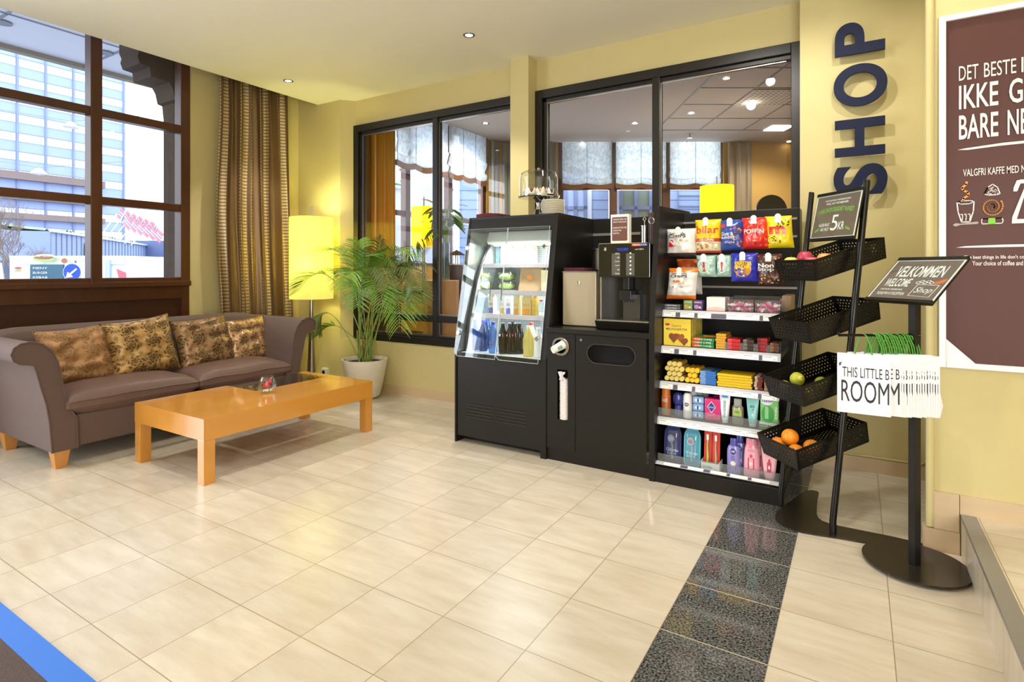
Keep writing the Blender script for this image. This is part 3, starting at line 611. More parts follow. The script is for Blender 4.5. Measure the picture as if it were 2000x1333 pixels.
# acrylic sheets over the opening
def acr(x0, x1, z0, z1):
    yo = -.014; n = Vector((0, -1, .1854)).normalized()
    pts = [(x0, z0+.012), (x0+.028, z0-.012), (x1-.0, z0-.012), (x1, z0+.0), (x1, z1), (x0, z1)]
    mb = MB(); mb.prism(pts, lambda a, b: Vector((a, slopeY(b)+yo, b)), (0, -.004, 0), m_acr)
    e = MB(); cpts = pts+[pts[0]]
    mb.tube([Vector((a, slopeY(b)+yo-.002, b)) for a, b in cpts], .0022, mat('acrylic_edge', '#b4c0c2', .15, emit=.0, spec=1), 6, cap=False)
    return mb.build('acrylic_sheet', fr)
xm = PY(992, 445, 3.55).x
acr(X0+.008, xm-.003, .665, 1.612); acr(xm+.003, X1-.03, .665, 1.612)
for u, v in ((914, 485), (1064, 481), (896, 650), (1049, 662)):
    p = PY(u, v, 3.52 if v < 550 else 3.40); y = slopeY(p.z)-.02
    mb = MB(); mb.cyl((p.x, y-.012, p.z), (p.x, y+.03, p.z), .004, m_steel, n=10); mb.cyl((p.x, y-.016, p.z), (p.x, y-.004, p.z), .013, m_chrome, n=20)
    for dx, dz in ((-.018, 0), (.018, 0), (0, .018), (0, -.018)): mb.ball((p.x+dx*.6, y-.006, p.z+dz*.8), .006, m_steel, 8, 6)
    mb.build('fixing_knob', fr)
mb = MB()
for u in (963, 985): 
    p = PY(u, 555, 3.50); q = PY(u-2, 585, 3.48); mb.tube([(p.x, slopeY(p.z)-.022, p.z+.015), (p.x, slopeY(p.z)-.022, p.z), (q.x, slopeY(q.z)-.022, q.z), (q.x+.012, slopeY(q.z)-.022, q.z-.006)], .0025, m_blackm, 6)
mb.build('door_pull', fr)
# ---------------------------------------------------------------- coffee counter
cc = thing('coffee_counter', 'black laminate coffee counter with tall side panels, cup slot and waste opening', 'counter', (-1.46, 3.8, 0))
XA, XB = X1+.023, X2
ps = [(3.385, 0), (3.385, .94), (3.505, 1.70), (4.24, 1.73), (4.24, 0)]
MB().prism(ps, lambda a, b: Vector((X2, a, b)), (.034, 0, 0), m_black).build('side_panel', cc, bevel=.0015)
def holed(x0, z0, x1, z1, hole, y, th, m):
    """front plate with a hole given by a closed list of (x,z); quads from hole outline to rectangle outline"""
    mb = MB(); n = len(hole); cx = sum(p[0] for p in hole)/n; cz = sum(p[1] for p in hole)/n; out = []
    for hx, hz in hole:
        dx, dz = hx-cx, hz-cz; k = 1e9
        if dx > 1e-9: k = min(k, (x1-cx)/dx)
        if dx < -1e-9: k = min(k, (x0-cx)/dx)
        if dz > 1e-9: k = min(k, (z1-cz)/dz)
        if dz < -1e-9: k = min(k, (z0-cz)/dz)
        out.append((cx+dx*k, cz+dz*k))
    v = [(a, y, b) for a, b in hole]+[(a, y, b) for a, b in out]+[(a, y+th, b) for a, b in hole]
    f = [(k, (k+1) % n, n+(k+1) % n, n+k) for k in range(n)]+[(k, 2*n+k, 2*n+(k+1) % n, (k+1) % n) for k in range(n)]
    for k in range(n):
        p, q = out[k], out[(k+1) % n]
        if abs(p[0]-q[0]) > 1e-7 and abs(p[1]-q[1]) > 1e-7:
            ex = p[0] if abs(p[0]-x0) < 1e-6 or abs(p[0]-x1) < 1e-6 else q[0]; ez = p[1] if abs(p[1]-z0) < 1e-6 or abs(p[1]-z1) < 1e-6 else q[1]
            v.append((ex, y, ez)); f.append((n+k, n+(k+1) % n, len(v)-1))
    return mb.add(v, f, m)
YF = 3.402
xd0, xd1 = -1.600, -1.118
wh0, wh1 = PY(1147, 690, YF), PY(1241, 696, YF); zc = PY(1194, 694, YF).z; rr = .062
hole = []
for k in range(12): a = PI/2+PI*k/11; hole.append((wh0.x+rr+rr*math.cos(a), zc+rr*math.sin(a)))
for k in range(1, 12): hole.append((wh0.x+rr+(wh1.x-wh0.x-2*rr)*k/12, zc-rr))
for k in range(12): a = -PI/2+PI*k/11; hole.append((wh1.x-rr+rr*math.cos(a), zc+rr*math.sin(a)))
for k in range(1, 12): hole.append((wh1.x-rr-(wh1.x-wh0.x-2*rr)*k/12, zc+rr))
holed(xd0+.002, .085, xd1, .868, hole, YF, .015, m_black).build('door', cc)
mb = MB(); mb.tube([(a, YF-.001, b) for a, b in hole+[hole[0]]], .002, mat('brown_grey_edge', '#4c453c', .4), 6, cap=False); mb.build('waste_opening_rim', cc)  # rim coloured lighter than the door laminate
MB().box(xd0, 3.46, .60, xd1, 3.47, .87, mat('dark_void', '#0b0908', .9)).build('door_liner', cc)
cu_c = PY(1095, 677, YF); sl0 = PY(1088, 722, YF); sl1 = PY(1109, 822, YF)
ch = [(cu_c.x+.045*math.cos(2*PI*k/32), cu_c.z+.045*math.sin(2*PI*k/32)) for k in range(32)]
holed(XA, .69, xd0-.002, .868, ch, YF, .02, m_black).build('cup_panel', cc)
sz0, sz1 = .285, .625
mb = MB(); mb.box(XA, YF, .085, sl0.x, YF+.018, .69, m_black); mb.box(sl1.x, YF, .085, xd0-.002, YF+.018, .69, m_black); mb.box(sl0.x, YF, .085, sl1.x, YF+.018, sz0, m_black); mb.box(sl0.x, YF, sz1, sl1.x, YF+.018, .69, m_black)
mb.build('slot_panel', cc)
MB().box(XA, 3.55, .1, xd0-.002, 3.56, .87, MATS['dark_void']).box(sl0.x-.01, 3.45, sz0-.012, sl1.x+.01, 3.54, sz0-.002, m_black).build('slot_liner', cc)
mb = MB(); prof = [(.044, 0), (.062, 0), (.064, .006), (.058, .012), (.048, .012), (.044, .004)]
Mr = Matrix.Translation((cu_c.x, YF, cu_c.z)) @ Matrix.Rotation(PI/2, 4, 'X'); mb.lathe(prof, (0, 0, 0), m_steel, 36, M=Mr); mb.build('cup_ring', cc)
MB().box(XA, YF+.012, 0, XB, YF+.03, .085, m_black).build('plinth', cc)
MB().box(XA, 3.385, .872, XB, 4.24, .905, m_black).build('counter_top', cc, bevel=.002)
MB().cyl((PY(1135, 664, YF).x, YF, .835), (PY(1135, 664, YF).x, YF-.004, .835), .008, m_steel, n=16).build('lock', cc)
MB().box(XA, 4.20, .905, XB, 4.235, 1.705, m_black).build('rear_panel', cc)
mb = MB(); 
for z in (1.58, 1.24): mb.box(XA, 4.192, z-.010, XB, 4.2, z+.010, mat('slat_rail', '#9a958c', .35, .6))
mb.build('slat_rails', cc)
# cup sticking out of the ring, cups in the slot
m_cup = mat('white_paper_cup', '#efe8e0', .6)
cp = thing('paper_cup', 'white paper cup tipped forward out of the round steel dispenser ring', 'cup', (cu_c.x, YF-.02, cu_c.z))
Mc = Matrix.Rotation(math.radians(-32), 4, 'Z') @ Matrix.Rotation(math.radians(112), 4, 'X')
b = MB(); b.lathe([(.0001, .052), (.022, .052), (.0235, .056), (.030, -.03), (.032, -.034), (.030, -.036), (.022, .048)], (0, 0, 0), m_cup, 28, M=Mc); b.build('cup_wall', cp, local=True)
b = MB(); b.lathe([(.0288, -.010), (.0262, .030)], (0, 0, 0), mat('green_blue_cup_print', '#7fae93', .6), 10, M=Mc); 
b = MB(); b.add([Mc @ Vector(((.0262+.0028*(1-j/4))*math.cos(-.4+.9*i/5), (.0262+.0028*(1-j/4))*math.sin(-.4+.9*i/5), -.008+.036*j/4)) for j in range(5) for i in range(6)], [(j*6+i, j*6+i+1, j*6+i+7, j*6+i+6) for j in range(4) for i in range(5)], MATS['green_blue_cup_print']); b.build('cup_print', cp, local=True)
lid = None
for k in range(34):
    z = sz0+.002+k*.0088
    if z > .555: break
    if lid is None:
        lid = thing('cup_lid', 'translucent white cup lid in the tall stack inside the counter slot', 'lid', ((sl0.x+sl1.x)/2, 3.44, z), 0, 'cup lids in the counter slot')
        b = MB(); b.lathe([(.0001, .007), (.026, .007), (.031, .0045), (.034, 0), (.036, 0), (.0355, .003), (.032, .007)], (0, 0, 0), mat('lid_plastic', '#ece4e0', .35), 24); b.build('lid_shell', lid, local=True)
    else: dup(lid, ((sl0.x+sl1.x)/2+random.uniform(-.001, .001), 3.44, z), random.random()*6)
b = MB(); b.grid(lambda u, v: Vector((sl0.x+.012+(.042+.006*math.sin(v*9))*u, 3.405+.012*math.sin(u*8+v*5), .553+.058*v)), 10, 10, mat('crumpled_sleeve', '#dcd8da', .3)); b.build('plastic_sleeve', label='torn clear plastic sleeve on top of the lid stack in the slot', cat='sleeve')
# ---------------------------------------------------------------- steel box, canister, machine
sb = thing('dispenser_box', 'champagne coloured steel box with a small lock left of the coffee machine', 'dispenser', (-1.648, 3.66, .905))
m_champ = mat('champagne_steel', '#b5a78c', .35, .4, bump=.02, bscale=300)
MB().box(-1.772, 3.56, .912, -1.520, 3.80, 1.283, m_champ).build('box_body', sb, bevel=.003); MB().box(-1.774, 3.556, 1.283, -1.518, 3.80, 1.288, m_steel).build('box_rim', sb)
MB().cyl((-1.645, 3.56, 1.21), (-1.645, 3.552, 1.21), .010, m_chrome, n=18).box(-1.648, 3.548, 1.20, -1.643, 3.553, 1.222, m_chrome).build('lock', sb)
MB().box(-1.76, 3.57, .905, -1.53, 3.79, .912, m_black).build('foot', sb)
m_nap = mat('plum_napkin', '#5e2a3a', .85, bump=.2, bscale=200); m_nap2 = mat('burgundy_napkin', '#74333a', .85, bump=.2, bscale=200)
def napkins(n, c, w, d, m, lab, grp, bow=0):
    root = None
    for k in range(n):
        z = c[2]+k*.0042
        if root is None:
            b = MB(); b.grid(lambda u, v: Vector(((u-.5)*w, (v-.5)*d, .0015+bow*math.sin(u*PI)**2*.3)), 12, 2, m); root = b.build('napkin', local=True, solid=.0034, label='lowest '+lab, cat='napkin', group=grp); root.location = (c[0], c[1], z)
        else: r = dup(root, (c[0]+random.uniform(-.004, .004), c[1]+random.uniform(-.004, .004), z), random.uniform(-.04, .04), label=('topmost ' if k == n-1 else ORD[k]+' from bottom, ')+lab)
napkins(6, (-1.69, 3.66, 1.289), .165, .17, m_nap, 'plum paper napkin in the stack on the champagne steel box', 'napkins on the steel box')
napkins(7, (-2.46, 3.72, 1.706), .20, .20, m_nap2, 'burgundy paper napkin in the stack on top of the chilled cabinet', 'napkins on the chilled cabinet', .02)
cn = thing('steel_canister', 'round brushed steel canister behind the plum napkins', 'canister', (-1.66, 3.98, .906))
MB().lathe([(.0001, 0), (.068, 0), (.068, .535), (.071, .54), (.071, .552), (.062, .556), (.0001, .558)], (0, 0, 0), m_steel, 40).build('canister_body', cn, local=True)
MB().lathe([(.012, .556), (.012, .572), (.02, .578), (.0001, .585)], (0, 0, 0), m_steel, 16).build('lid_knob', cn, local=True)
mc = thing('coffee_machine', 'black coffee machine with a glossy panel of drink buttons', 'coffee machine', (-1.292, 3.65, .905))
m_gl = mat('gloss_black_panel', '#0f0e0d', .06, coat=.6); MX0, MX1, MY = -1.466, -1.116, 3.47
MB().box(MX0+.004, MY+.02, 1.252, MX1-.004, 3.86, 1.466, m_blackm).build('head', mc, bevel=.004)
MB().box(MX0, MY, 1.250, MX1, MY+.02, 1.470, m_gl).build('front_panel', mc, bevel=.004)
P = lambda a, b, e=.0012: Vector((MX0+a*(MX1-MX0), MY-e, 1.25+b*.22))
mb = MB(); gk = mat('button_strip_grey', '#57544f', .35); wt = mat('white_print', '#f0eee8', .6); bl = mat('lit_blue_display', '#1c46d8', .4, emit=.8)
mb.box(MX0+.27*.35, MY-.001, 1.262, MX0+.435*.35, MY, 1.405, gk); mb.box(MX0+.55*.35, MY-.001, 1.262, MX0+.71*.35, MY, 1.405, gk)
for k, w_ in enumerate(('Café Crème', 'Kaffe', 'Espresso', 'Cappuccino', 'Latte', 'Varmt vann')):
    z = .91-.2-k*.118; mb.text(w_, (.34 if len(w_) > 5 else .38, z-.03+.0, .425, z+.02), P, wt)
    mb.ell((.635, z), .018, .022, P, wt, 14); mb.poly([(.623, z-.03), (.647, z-.03), (.641, z-.01), (.629, z-.01)], P, wt)
mb.build('drink_buttons', mc)
mb = MB(); mb.text('KLAR TIL BRUK', (.37, .83, .60, .865), P, bl); mb.text('VELG DRIKK', (.385, .785, .585, .82), P, bl); mb.build('display', mc)
mb = MB(); rd = mat('red_sticker', '#d8281e', .5); bu = mat('navy_sticker', '#2a2a88', .5)
mb.poly([(.66, .91), (.82, .91), (.82, .985), (.66, .985)], P, rd); mb.poly([(.82, .91), (.955, .91), (.955, .985), (.82, .985)], P, bu); mb.text('PREMIULATOR', (.68, .925, .94, .97), lambda a, b: P(a, b, .0022), wt)
mb.text('wmf 1200 S', (.72, .80, .88, .84), P, wt); mb.text('W', (.12, .845, .165, .885), P, wt, .02); mb.text('MF', (.12, .79, .165, .84), P, wt, .02); mb.build('lettering', mc)
mb = MB(); mb.box(MX0+.01, 3.62, .97, MX1-.01, 3.86, 1.252, m_blackm); mb.box(MX0, 3.50, .965, MX0+.012, 3.86, 1.252, m_steel); mb.box(MX1-.012, 3.50, .965, MX1, 3.86, 1.252, m_blackm); mb.build('housing', mc)
mb = MB(); mb.box(MX0+.14, 3.56, .97, MX0+.255, 3.62, 1.135, mat('dark_satin_steel', '#5f6062', .25, .9)); mb.build('splash_plate', mc)
mb = MB(); mb.box(MX0+.135, 3.50, 1.10, MX0+.215, 3.60, 1.165, m_blackm); mb.box(MX0+.155, 3.52, 1.165, MX0+.195, 3.60, 1.252, m_blackm)
for dx in (.155, .195): mb.cyl((MX0+dx, 3.53, 1.10), (MX0+dx, 3.53, 1.085), .007, m_blackm, n=12)
mb.build('spout', mc, bevel=.004)
mb = MB(); mb.prism([(3.44, .965), (3.47, .908), (3.86, .908), (3.86, .965)], lambda a, b: Vector((MX0-.012, a, b)), (MX1-MX0+.012, 0, 0), m_blackm); mb.build('drip_base', mc, bevel=.003)
MB().box(MX0+.0, 3.445, .965, MX1, 3.62, .973, m_steel).build('drip_tray', mc)
MB().box(MX0-.003, MY+.02, 1.255, MX0+.004, 3.86, 1.46, mat('green_side_panel', '#4f7a3c', .3)).build('side_trim', mc)  # plain green side strip without emission
MB().box(MX0-.008, 3.50, 1.466, MX1-.03, 3.86, 1.474, mat('beige_tray', '#c9ad6e', .6)).build('top_tray', mc)
for x, y, r, h, lab in ((-1.425, 3.98, 0, 0, 0),): pass
# brown card sign on the machine
sg = thing('card_sign', 'brown and white card sign standing on the coffee machine', 'sign', (-1.36, 3.60, 1.475))
p0, p1 = PY(1193, 470, 3.6), PY(1228, 418, 3.6)
sx0, sx1, sz_0, sz_1 = p0.x, p1.x, 1.476, p1.z
MB().box(sx0, 3.60, sz_0, sx1, 3.603, sz_1, m_paper).box(sx1-.002, 3.603, sz_0, sx1+.0, 3.65, sz_1, m_paper).build('card', sg)
P = lambda a, b, e=.0008: Vector((sx0+a*(sx1-sx0), 3.60-e, sz_0+b*(sz_1-sz_0)))
mb = MB(); mbr = mat('poster_brown', '#6b4436', .5, var=.04)
mb.poly([(.07, .12), (.10, .09), (.90, .09), (.93, .12), (.93, .88), (.90, .91), (.10, .91), (.07, .88)], P, mbr); PP = lambda a, b: P(a, b, .0014)
for k, t in enumerate(('VENNLIGST BETAL VED', 'DISKEN I RESEPSJONEN', '', 'PLEASE PAY FOR THE', 'GOODS IN THE', 'RECEPTION')):
    if t: mb.text(t, (.13, .80-k*.095, .13+.038*len(t) if len(t) < 18 else .88, .855-k*.095), PP, wt)
mb.build('printing', sg)
sk = thing('steel_shaker', 'slim steel cocoa shaker with a loop handle behind the coffee machine panel', 'shaker', (PY(1259, 470, 3.95).x, 3.95, 1.30))
MB().cyl((0, 0, 0), (0, 0, .31), .030, m_steel, n=24).build('shaker_body', sk, local=True)
MB().cyl((0, 0, .31), (0, 0, .318), .034, m_steel, n=24).tube([(0, 0, .318), (0, 0, .35), (.012, 0, .365), (0, 0, .378), (-.012, 0, .365), (0, 0, .35)], .004, m_steel, 8).build('shaker_lid', sk, local=True)
MB().box(XA+.02, 3.88, 1.285, X2-.002, 4.2, 1.299, m_black).build('shelf_board', cc)
tb = thing('snack_tube', 'brown snack tube with a white oval badge beside the shaker', 'tube', (PY(1276, 470, 3.88).x-.012, 3.90, 1.30))
MB().cyl((0, 0, 0), (0, 0, .40), .030, mat('dark_brown_tube', '#3c2620', .4, var=.5, vscale=60), n=24).build('tube_body', tb, local=True)
b = MB(); b.add([Vector((.031*math.cos(-PI/2+.9*math.cos(t)*.9), .031*math.sin(-PI/2+.9*math.cos(t)*.9), .345+.022*math.sin(t))) for t in [2*PI*k/16 for k in range(16)]], [tuple(range(16))], wt); b.build('badge', tb, local=True)
# ---------------------------------------------------------------- cake stand and plates on the chilled cabinet
p = PY(1052, 415, 3.80)
ck = thing('cake_stand', 'silver pedestal cake stand with a glass dome on the chilled cabinet', 'cake stand', (p.x, 3.80, 1.705))
MB().lathe([(.0001, .003), (.07, .003), (.072, .008), (.045, .02), (.022, .06), (.016, .085), (.02, .11), (.036, .135), (.045, .145), (.0001, .146)], (0, 0, 0), m_chrome, 36).build('pedestal', ck, local=True)
MB().lathe([(.0001, .146), (.150, .146), (.160, .152), (.162, .162), (.155, .164), (.150, .158), (.0001, .158)], (0, 0, 0), m_chrome, 48).build('tray', ck, local=True)
MB().lathe([(.150, .160), (.147, .30), (.138, .335), (.110, .352), (.0001, .354)], (0, 0, 0), thin_glass('dome_glass', '#fbfdfd', 1.5, 1.5), 48).build('dome', ck, local=True)
MB().lathe([(.005, .354), (.009, .366), (.012, .376), (.0001, .386)], (0, 0, 0), m_chrome, 16).build('dome_knob', ck, local=True)
m_case = mat('white_cake_case', '#ece6dc', .8); m_cake = mat('brown_muffin', '#6d4028', .85, var=.4, vscale=60, bump=.6, bscale=150); m_cake2 = mat('golden_muffin', '#b9832f', .8, var=.35, vscale=50, bump=.6, bscale=150)
for k, (a, r) in enumerate(((0.3, .085), (1.4, .09), (2.5, .085), (3.5, .09), (4.5, .085), (5.5, .09), (0, 0))):
    mf = thing('muffin', ('dark chocolate muffin in a white pointed paper case under the glass dome', 'golden muffin in a white pointed paper case under the glass dome')[k % 2], 'muffin', (p.x+r*math.cos(a), 3.80+r*math.sin(a), 1.864), a, ('dark muffins under the dome', 'golden muffins under the dome')[k % 2])
    b = MB(); n = 24; v = []
    for j in range(n): t = 2*PI*j/n; v.append((.022*math.cos(t), .022*math.sin(t), 0))
    for j in range(n): t = 2*PI*j/n; rr_ = .034+.004*math.cos(4*t); v.append((rr_*math.cos(t), rr_*math.sin(t), .040+.022*math.cos(4*t)))
    b.add(v, [(j, (j+1) % n, n+(j+1) % n, n+j) for j in range(n)], m_case, True); b.build('paper_case', mf, local=True, solid=.001)
    b = MB(); b.ball((0, 0, .034), (.030, .030, .022), (m_cake, m_cake2)[k % 2], 16, 10); b.build('sponge', mf, local=True)
pl = None; pc = PY(1080, 415, 3.72)
for k in range(13):
    if pl is None:
        b = MB(); b.lathe([(.0001, 0), (.045, 0), (.060, .002), (.083, .0025), (.086, .004), (.0865, .0068), (.084, .0074), (.05, .005), (.0001, .004)], (0, 0, 0), mat('white_porcelain', '#efe6cf', .2, coat=.3), 40)
        pl = b.build('plate', local=True, label='lowest white side plate in the stack on the chilled cabinet', cat='plate', group='stacked side plates on the chilled cabinet'); pl.location = (pc.x, 3.72, 1.706)
    else: dup(pl, (pc.x+random.uniform(-.001, .001), 3.72, 1.706+k*.0086), label=ORD[k]+' white side plate from the bottom of the stack on the chilled cabinet')
# ================================================================ snack shelf unit
su = thing('snack_shelf_unit', 'black snack display unit with hooks above and four white edged shelves', 'shelving', (-.70, 3.8, 0))
SX0, SX1 = X2+.034, -.368
MB().box(SX0, 4.06, .0, -.32, 4.22, 1.70, m_black).build('rear_panel', su, bevel=.003)
mb = MB()
for vv in (427, 462, 563): z = PY(1545, vv, 4.05).z; mb.box(SX0, 4.052, z-.007, -.335, 4.06, z+.007, MATS['slat_rail'])
mb.build('slat_rails', su)
mb = MB(); mb.prism([(3.392, 0), (3.392, .095), (3.44, .105), (4.06, .105), (4.06, 0)], lambda a, b: Vector((SX0, a, b)), (-.362-SX0, 0, 0), m_black); mb.build('base_box', su, bevel=.002)
SH = [(3.56, 1.045), (3.53, .818), (3.50, .600), (3.45, .388)]
SHX = [-.373, -.376, -.38, -.385]
m_under = mat('shelf_underside_black', '#1a1816', .5)
for i, (y, z) in enumerate(SH):
    xr = SHX[i]; mb = MB(); mb.box(SX0, y+.012, z-.008, xr, 4.05, z, m_under)
    mb.box(SX0, y+.012, z-.032, xr, 4.05, z-.009, m_under); sh = mb.build('shelf', su)
    b = MB(); b.prism([(y+.012, z), (y-.004, z-.010), (y-.012, z-.044), (y+.0, z-.046), (y+.012, z-.034)], lambda a, c: Vector((SX0, a, c)), (xr-SX0, 0, 0), m_rail); b.build('price_rail', sh)
    b = MB(); x = SX0+.012; P = lambda a, c, y=y, z=z: Vector((a, y-.0055-.008*(1-c), z-.014-.028*(1-c)))
    ws = [.072, .03, .085, .022, .078, .09, .095, .088, .02, .08] if i != 3 else [.075, .06, .06, .052, .088, .09, .085, .09]
    for k, w_ in enumerate(ws):
        if x+w_ > xr-.004: w_ = xr-.004-x
        if w_ < .01: break
        dk = w_ < .035 or (i == 0 and k == 5)
        b.poly([(x, 0), (x+w_-.003, 0), (x+w_-.003, 1), (x, 1)], P, m_darktag if dk else m_tagp)
        if not dk:
            Q = lambda a, c, y=y, z=z: P(a, c)+Vector((0, -.0006, 0)); gy = mat('faint_grey_print', '#8c8890', .6)
            b.poly([(x+.005, .72), (x+w_*.6, .72), (x+w_*.6, .82), (x+.005, .82)], Q, gy); b.text('%d,-' % random.choice((19, 25, 29, 32, 35, 39, 45)), (x+w_-.024, .12, x+w_-.008, .5), Q, gy)
        x += w_
    b.build('price_ticket', sh)
b = MB(); P = lambda a, c: Vector((a, 3.400+.03*c, .108+.012*c)); b.poly([(SX0, 0), (-.365, 0), (-.365, 1), (SX0, 1)], P, m_rail); x = SX0+.05
for w_ in (.10, .045, .09, .04, .09, .02, .095, .02, .095): b.poly([(x, .15), (x+w_-.003, .15), (x+w_-.003, .85), (x, .85)], lambda a, c: P(a, c)+Vector((0, -.001, .001)), m_darktag if w_ < .05 else m_tagp); x += w_
b.build('price_rail', su)
m_fence = thin_glass('shelf_fence_acrylic', '#eef2f2', 1.45, 1.3, .06)
mb = MB(); mb.box(SX0+.005, 3.432, .106, -.366, 3.435, .165, m_fence); mb.box(-.369, 3.435, .106, -.366, 3.95, .165, m_fence); mb.tube([(SX0+.005, 3.4335, .165), (-.366, 3.4335, .165)], .002, m_fence, 5); mb.build('acrylic_fence', su)
mb = MB(); y, z = SH[3]; mb.box(SX0+.002, y+.008, z, SHX[3], y+.011, z+.055, m_fence); mb.build('acrylic_fence', su)
for i in (0, 1):
    y, z = SH[i]; MB().box(SHX[i]-.003, y+.01, z, SHX[i], 3.98, z+.07, m_fence).build('acrylic_end', su)
area('display_light', (-.72, 3.52, 1.72), (math.radians(20), 0, 0), .6, .05, .01, (1, .95, .88))
# ================================================================ hanging bags of snacks
def band(col, **k): return mat('pack_'+col.strip('#'), col, k.get('rough', .32), spec=.6, coat=.25, bump=.12, bscale=35)
wt = MATS['white_print']; ink = mat('black_print', '#1b1718', .5)
def sack(name, u0, v0, u1, v1, Y, base, label, cat='bag', group=None, bands=(), deco=None, t=.045, slant=0, tilt=0, hook=True, z0=None):
    a = PY(u0, v1, Y); b = PY(u1, v0, Y); w = b.x-a.x; h = b.z-a.z; cx = (a.x+b.x)/2
    T = thing(name, label, cat, (cx, Y, a.z), 0, group)
    def surf(p, q, sg=-1, e=0):  # p,q in 0..1
        A = p*2-1; B = q*2-1; k = max(0, (1-abs(A)**3)*(1-abs(B)**4))**.7
        wr = mnoise.noise(Vector((A*3+u0, B*3, sg)))*.010*k
        x = A*w/2*(1-.05*(1-abs(B)**2)*abs(A))+slant*(B)*w*.05; z = q*h
        return Vector((x, sg*(t*k+.001+e)+wr*sg+(1-q)*tilt*-.06, z))
    mfn = (lambda p, q: next((band(c) for lo, hi, c in bands if lo <= q < hi), band(base)))
    mb = MB(); mb.grid(lambda p, q: surf(p, q, -1), 24, 30, band(base), mf=mfn); mb.grid(lambda p, q: surf(p, q, 1), 12, 12, band(base)); mb.build('packet', T, local=True)
    if deco:
        d = MB(); deco(d, lambda p, q, e=.0025: surf(p, q, -1, e)); d.build('printing', T, local=True)
    if hook:
        hz = PY((u0+u1)/2, v0, Y).z
        k = MB(); k.tube([(cx, 4.06, hz-.012), (cx, Y-.06, hz-.012), (cx, Y-.075, hz-.004)], .0025, m_steel, 6); k.build('peg_hook', su)
        g = MB(); g.poly([(-.016, -.026), (.016, -.026), (.016, .014), (.011, .020), (.006, .024), (-.006, .024), (-.011, .020), (-.016, .014)], lambda p, q: Vector((cx+p, Y-.078+q*.0, hz-.020+q)), m_tagp); g.build('hook_ticket', su, solid=.0012)
    return T
def chips(orange):
    def f(d, S):
        d.text('Sørlands', (.14, .78 if not orange else .80, .68, .87 if not orange else .88), S, ink, .01); d.text('CHIPS', (.12, .67 if not orange else .70, .72, .79), S, ink, .02)
        if not orange:
            r = band('#d32a2c'); d.poly([(.10, .36), (.13, .52), (.20, .60), (.27, .58), (.34, .48), (.38, .38), (.30, .36), (.2, .33)], S, r); d.ell((.47, .46), .05, .08, S, band('#dcdad4')); d.ell((.55, .58), .05, .03, S, band('#e8a23a'))
        else:
            d.ell((.36, .58), .13, .035, S, band('#f07a1e')); d.poly([(.52, .50), (.64, .50), (.62, .62)], S, band('#e8b53a')); d.ell((.27, .40), .03, .02, S, band('#4a9a7c')); d.ell((.55, .40), .06, .015, S, band('#6aa0c8'))
    return f
YB = 3.66
sack('crisp_bag', 1302, 446, 1360, 502, YB, '#e9e6e2', 'white crisp bag with a red swoosh and black bottom, hanging top left', bands=((0, .12, '#3a3634'),), deco=chips(0), t=.05)
def bilar(d, S):
    d.text('bilar', (.08, .58, .94, .80), S, band('#d4421c'), .015); d.text('ORIGINAL', (.22, .355, .78, .425), S, wt, .01)
    random.seed(3)
    for k in range(26): x, y = random.uniform(.08, .92), random.uniform(.12, .30); d.ell((x, y), .045, .018, S, band(random.choice(('#f4f0e0', '#e9e4d0', '#5f8a4a', '#d8483a', '#f7f3ea'))), 10)
sack('sweets_bag', 1358, 428, 1409, 495, YB, '#f5c815', 'yellow sweets bag with red lettering and a red waistband on the top row', bands=((0, .08, '#c8321e'), (.34, .44, '#d0401f'), (.08, .34, '#ded2a0')), deco=bilar)
def gott(d, S):
    random.seed(5)
    for k in range(30): x = random.uniform(.5, .95); y = random.uniform(.08, .85); d.ell((x, y), .05, .03, S, band(random.choice(('#6a3526', '#8c4a3a', '#b7a24a', '#9c4a8a', '#d8b0a0', '#3a2a24'))), 10)
    d.ell((.16, .80), .12, .06, S, band('#d8304a')); d.text('Gott &', (.06, .48, .62, .60), S, wt, .02); d.text('BLANDET', (.06, .38, .66, .46), S, wt, .02); d.text('Original', (.25, .22, .65, .29), S, wt)
sack('sweets_bag', 1407, 429, 1453, 490, YB, '#23449c', 'blue sweets bag with pink and white script and mixed sweets on the top row', deco=gott)
def poff(d, S):
    random.seed(6)
    for k in range(34): x, y = random.uniform(.08, .92), random.uniform(.08, .95); d.ell((x, y), .05, .035, S, band(random.choice(('#e8533c', '#f0684c', '#c01f14'))), 12)
    d.text('POFFIN', (.10, .48, .84, .62), lambda p, q: S(p, q, .004), wt, .02)
sack('sweets_bag', 1449, 424, 1503, 487, YB, '#d4281c', 'red glossy sweets bag with slanting white lettering on the top row', deco=poff, t=.05)
def emm(d, S):
    random.seed(8)
    for k in range(46):
        x = random.uniform(.35, .95); y = random.uniform(.66, .95) if k < 30 else random.uniform(.14, .36); x = x if k < 30 else random.uniform(.05, .55); d.ell((x, y), .028, .018, S, band(random.choice(('#3a2418', '#20160f', '#fdf6d0'))), 10)
    d.text('m', (.14, .42, .78, .66), lambda p, q: S(p, q, .004), band('#d8301c'), .04)
sack('sweets_bag', 1496, 421, 1549, 485, YB, '#f0d51c', 'yellow peanut sweets bag with a big red m, last on the top row', deco=emm, t=.05, slant=-1)
sack('crisp_bag', 1322, 506, 1372, 574, YB+.14, '#d6cfc8', 'white and orange crisp bag hanging behind the front orange one', bands=((.78, 1.01, '#c8571c'),), hook=False)
sack('crisp_bag', 1304, 524, 1362, 584, YB-.04, '#efebe6', 'white crisp bag with orange ends hanging lowest on the left', bands=((0, .13, '#f07a1e'), (.88, 1.01, '#f07a1e')), deco=chips(1), t=.05, slant=1)
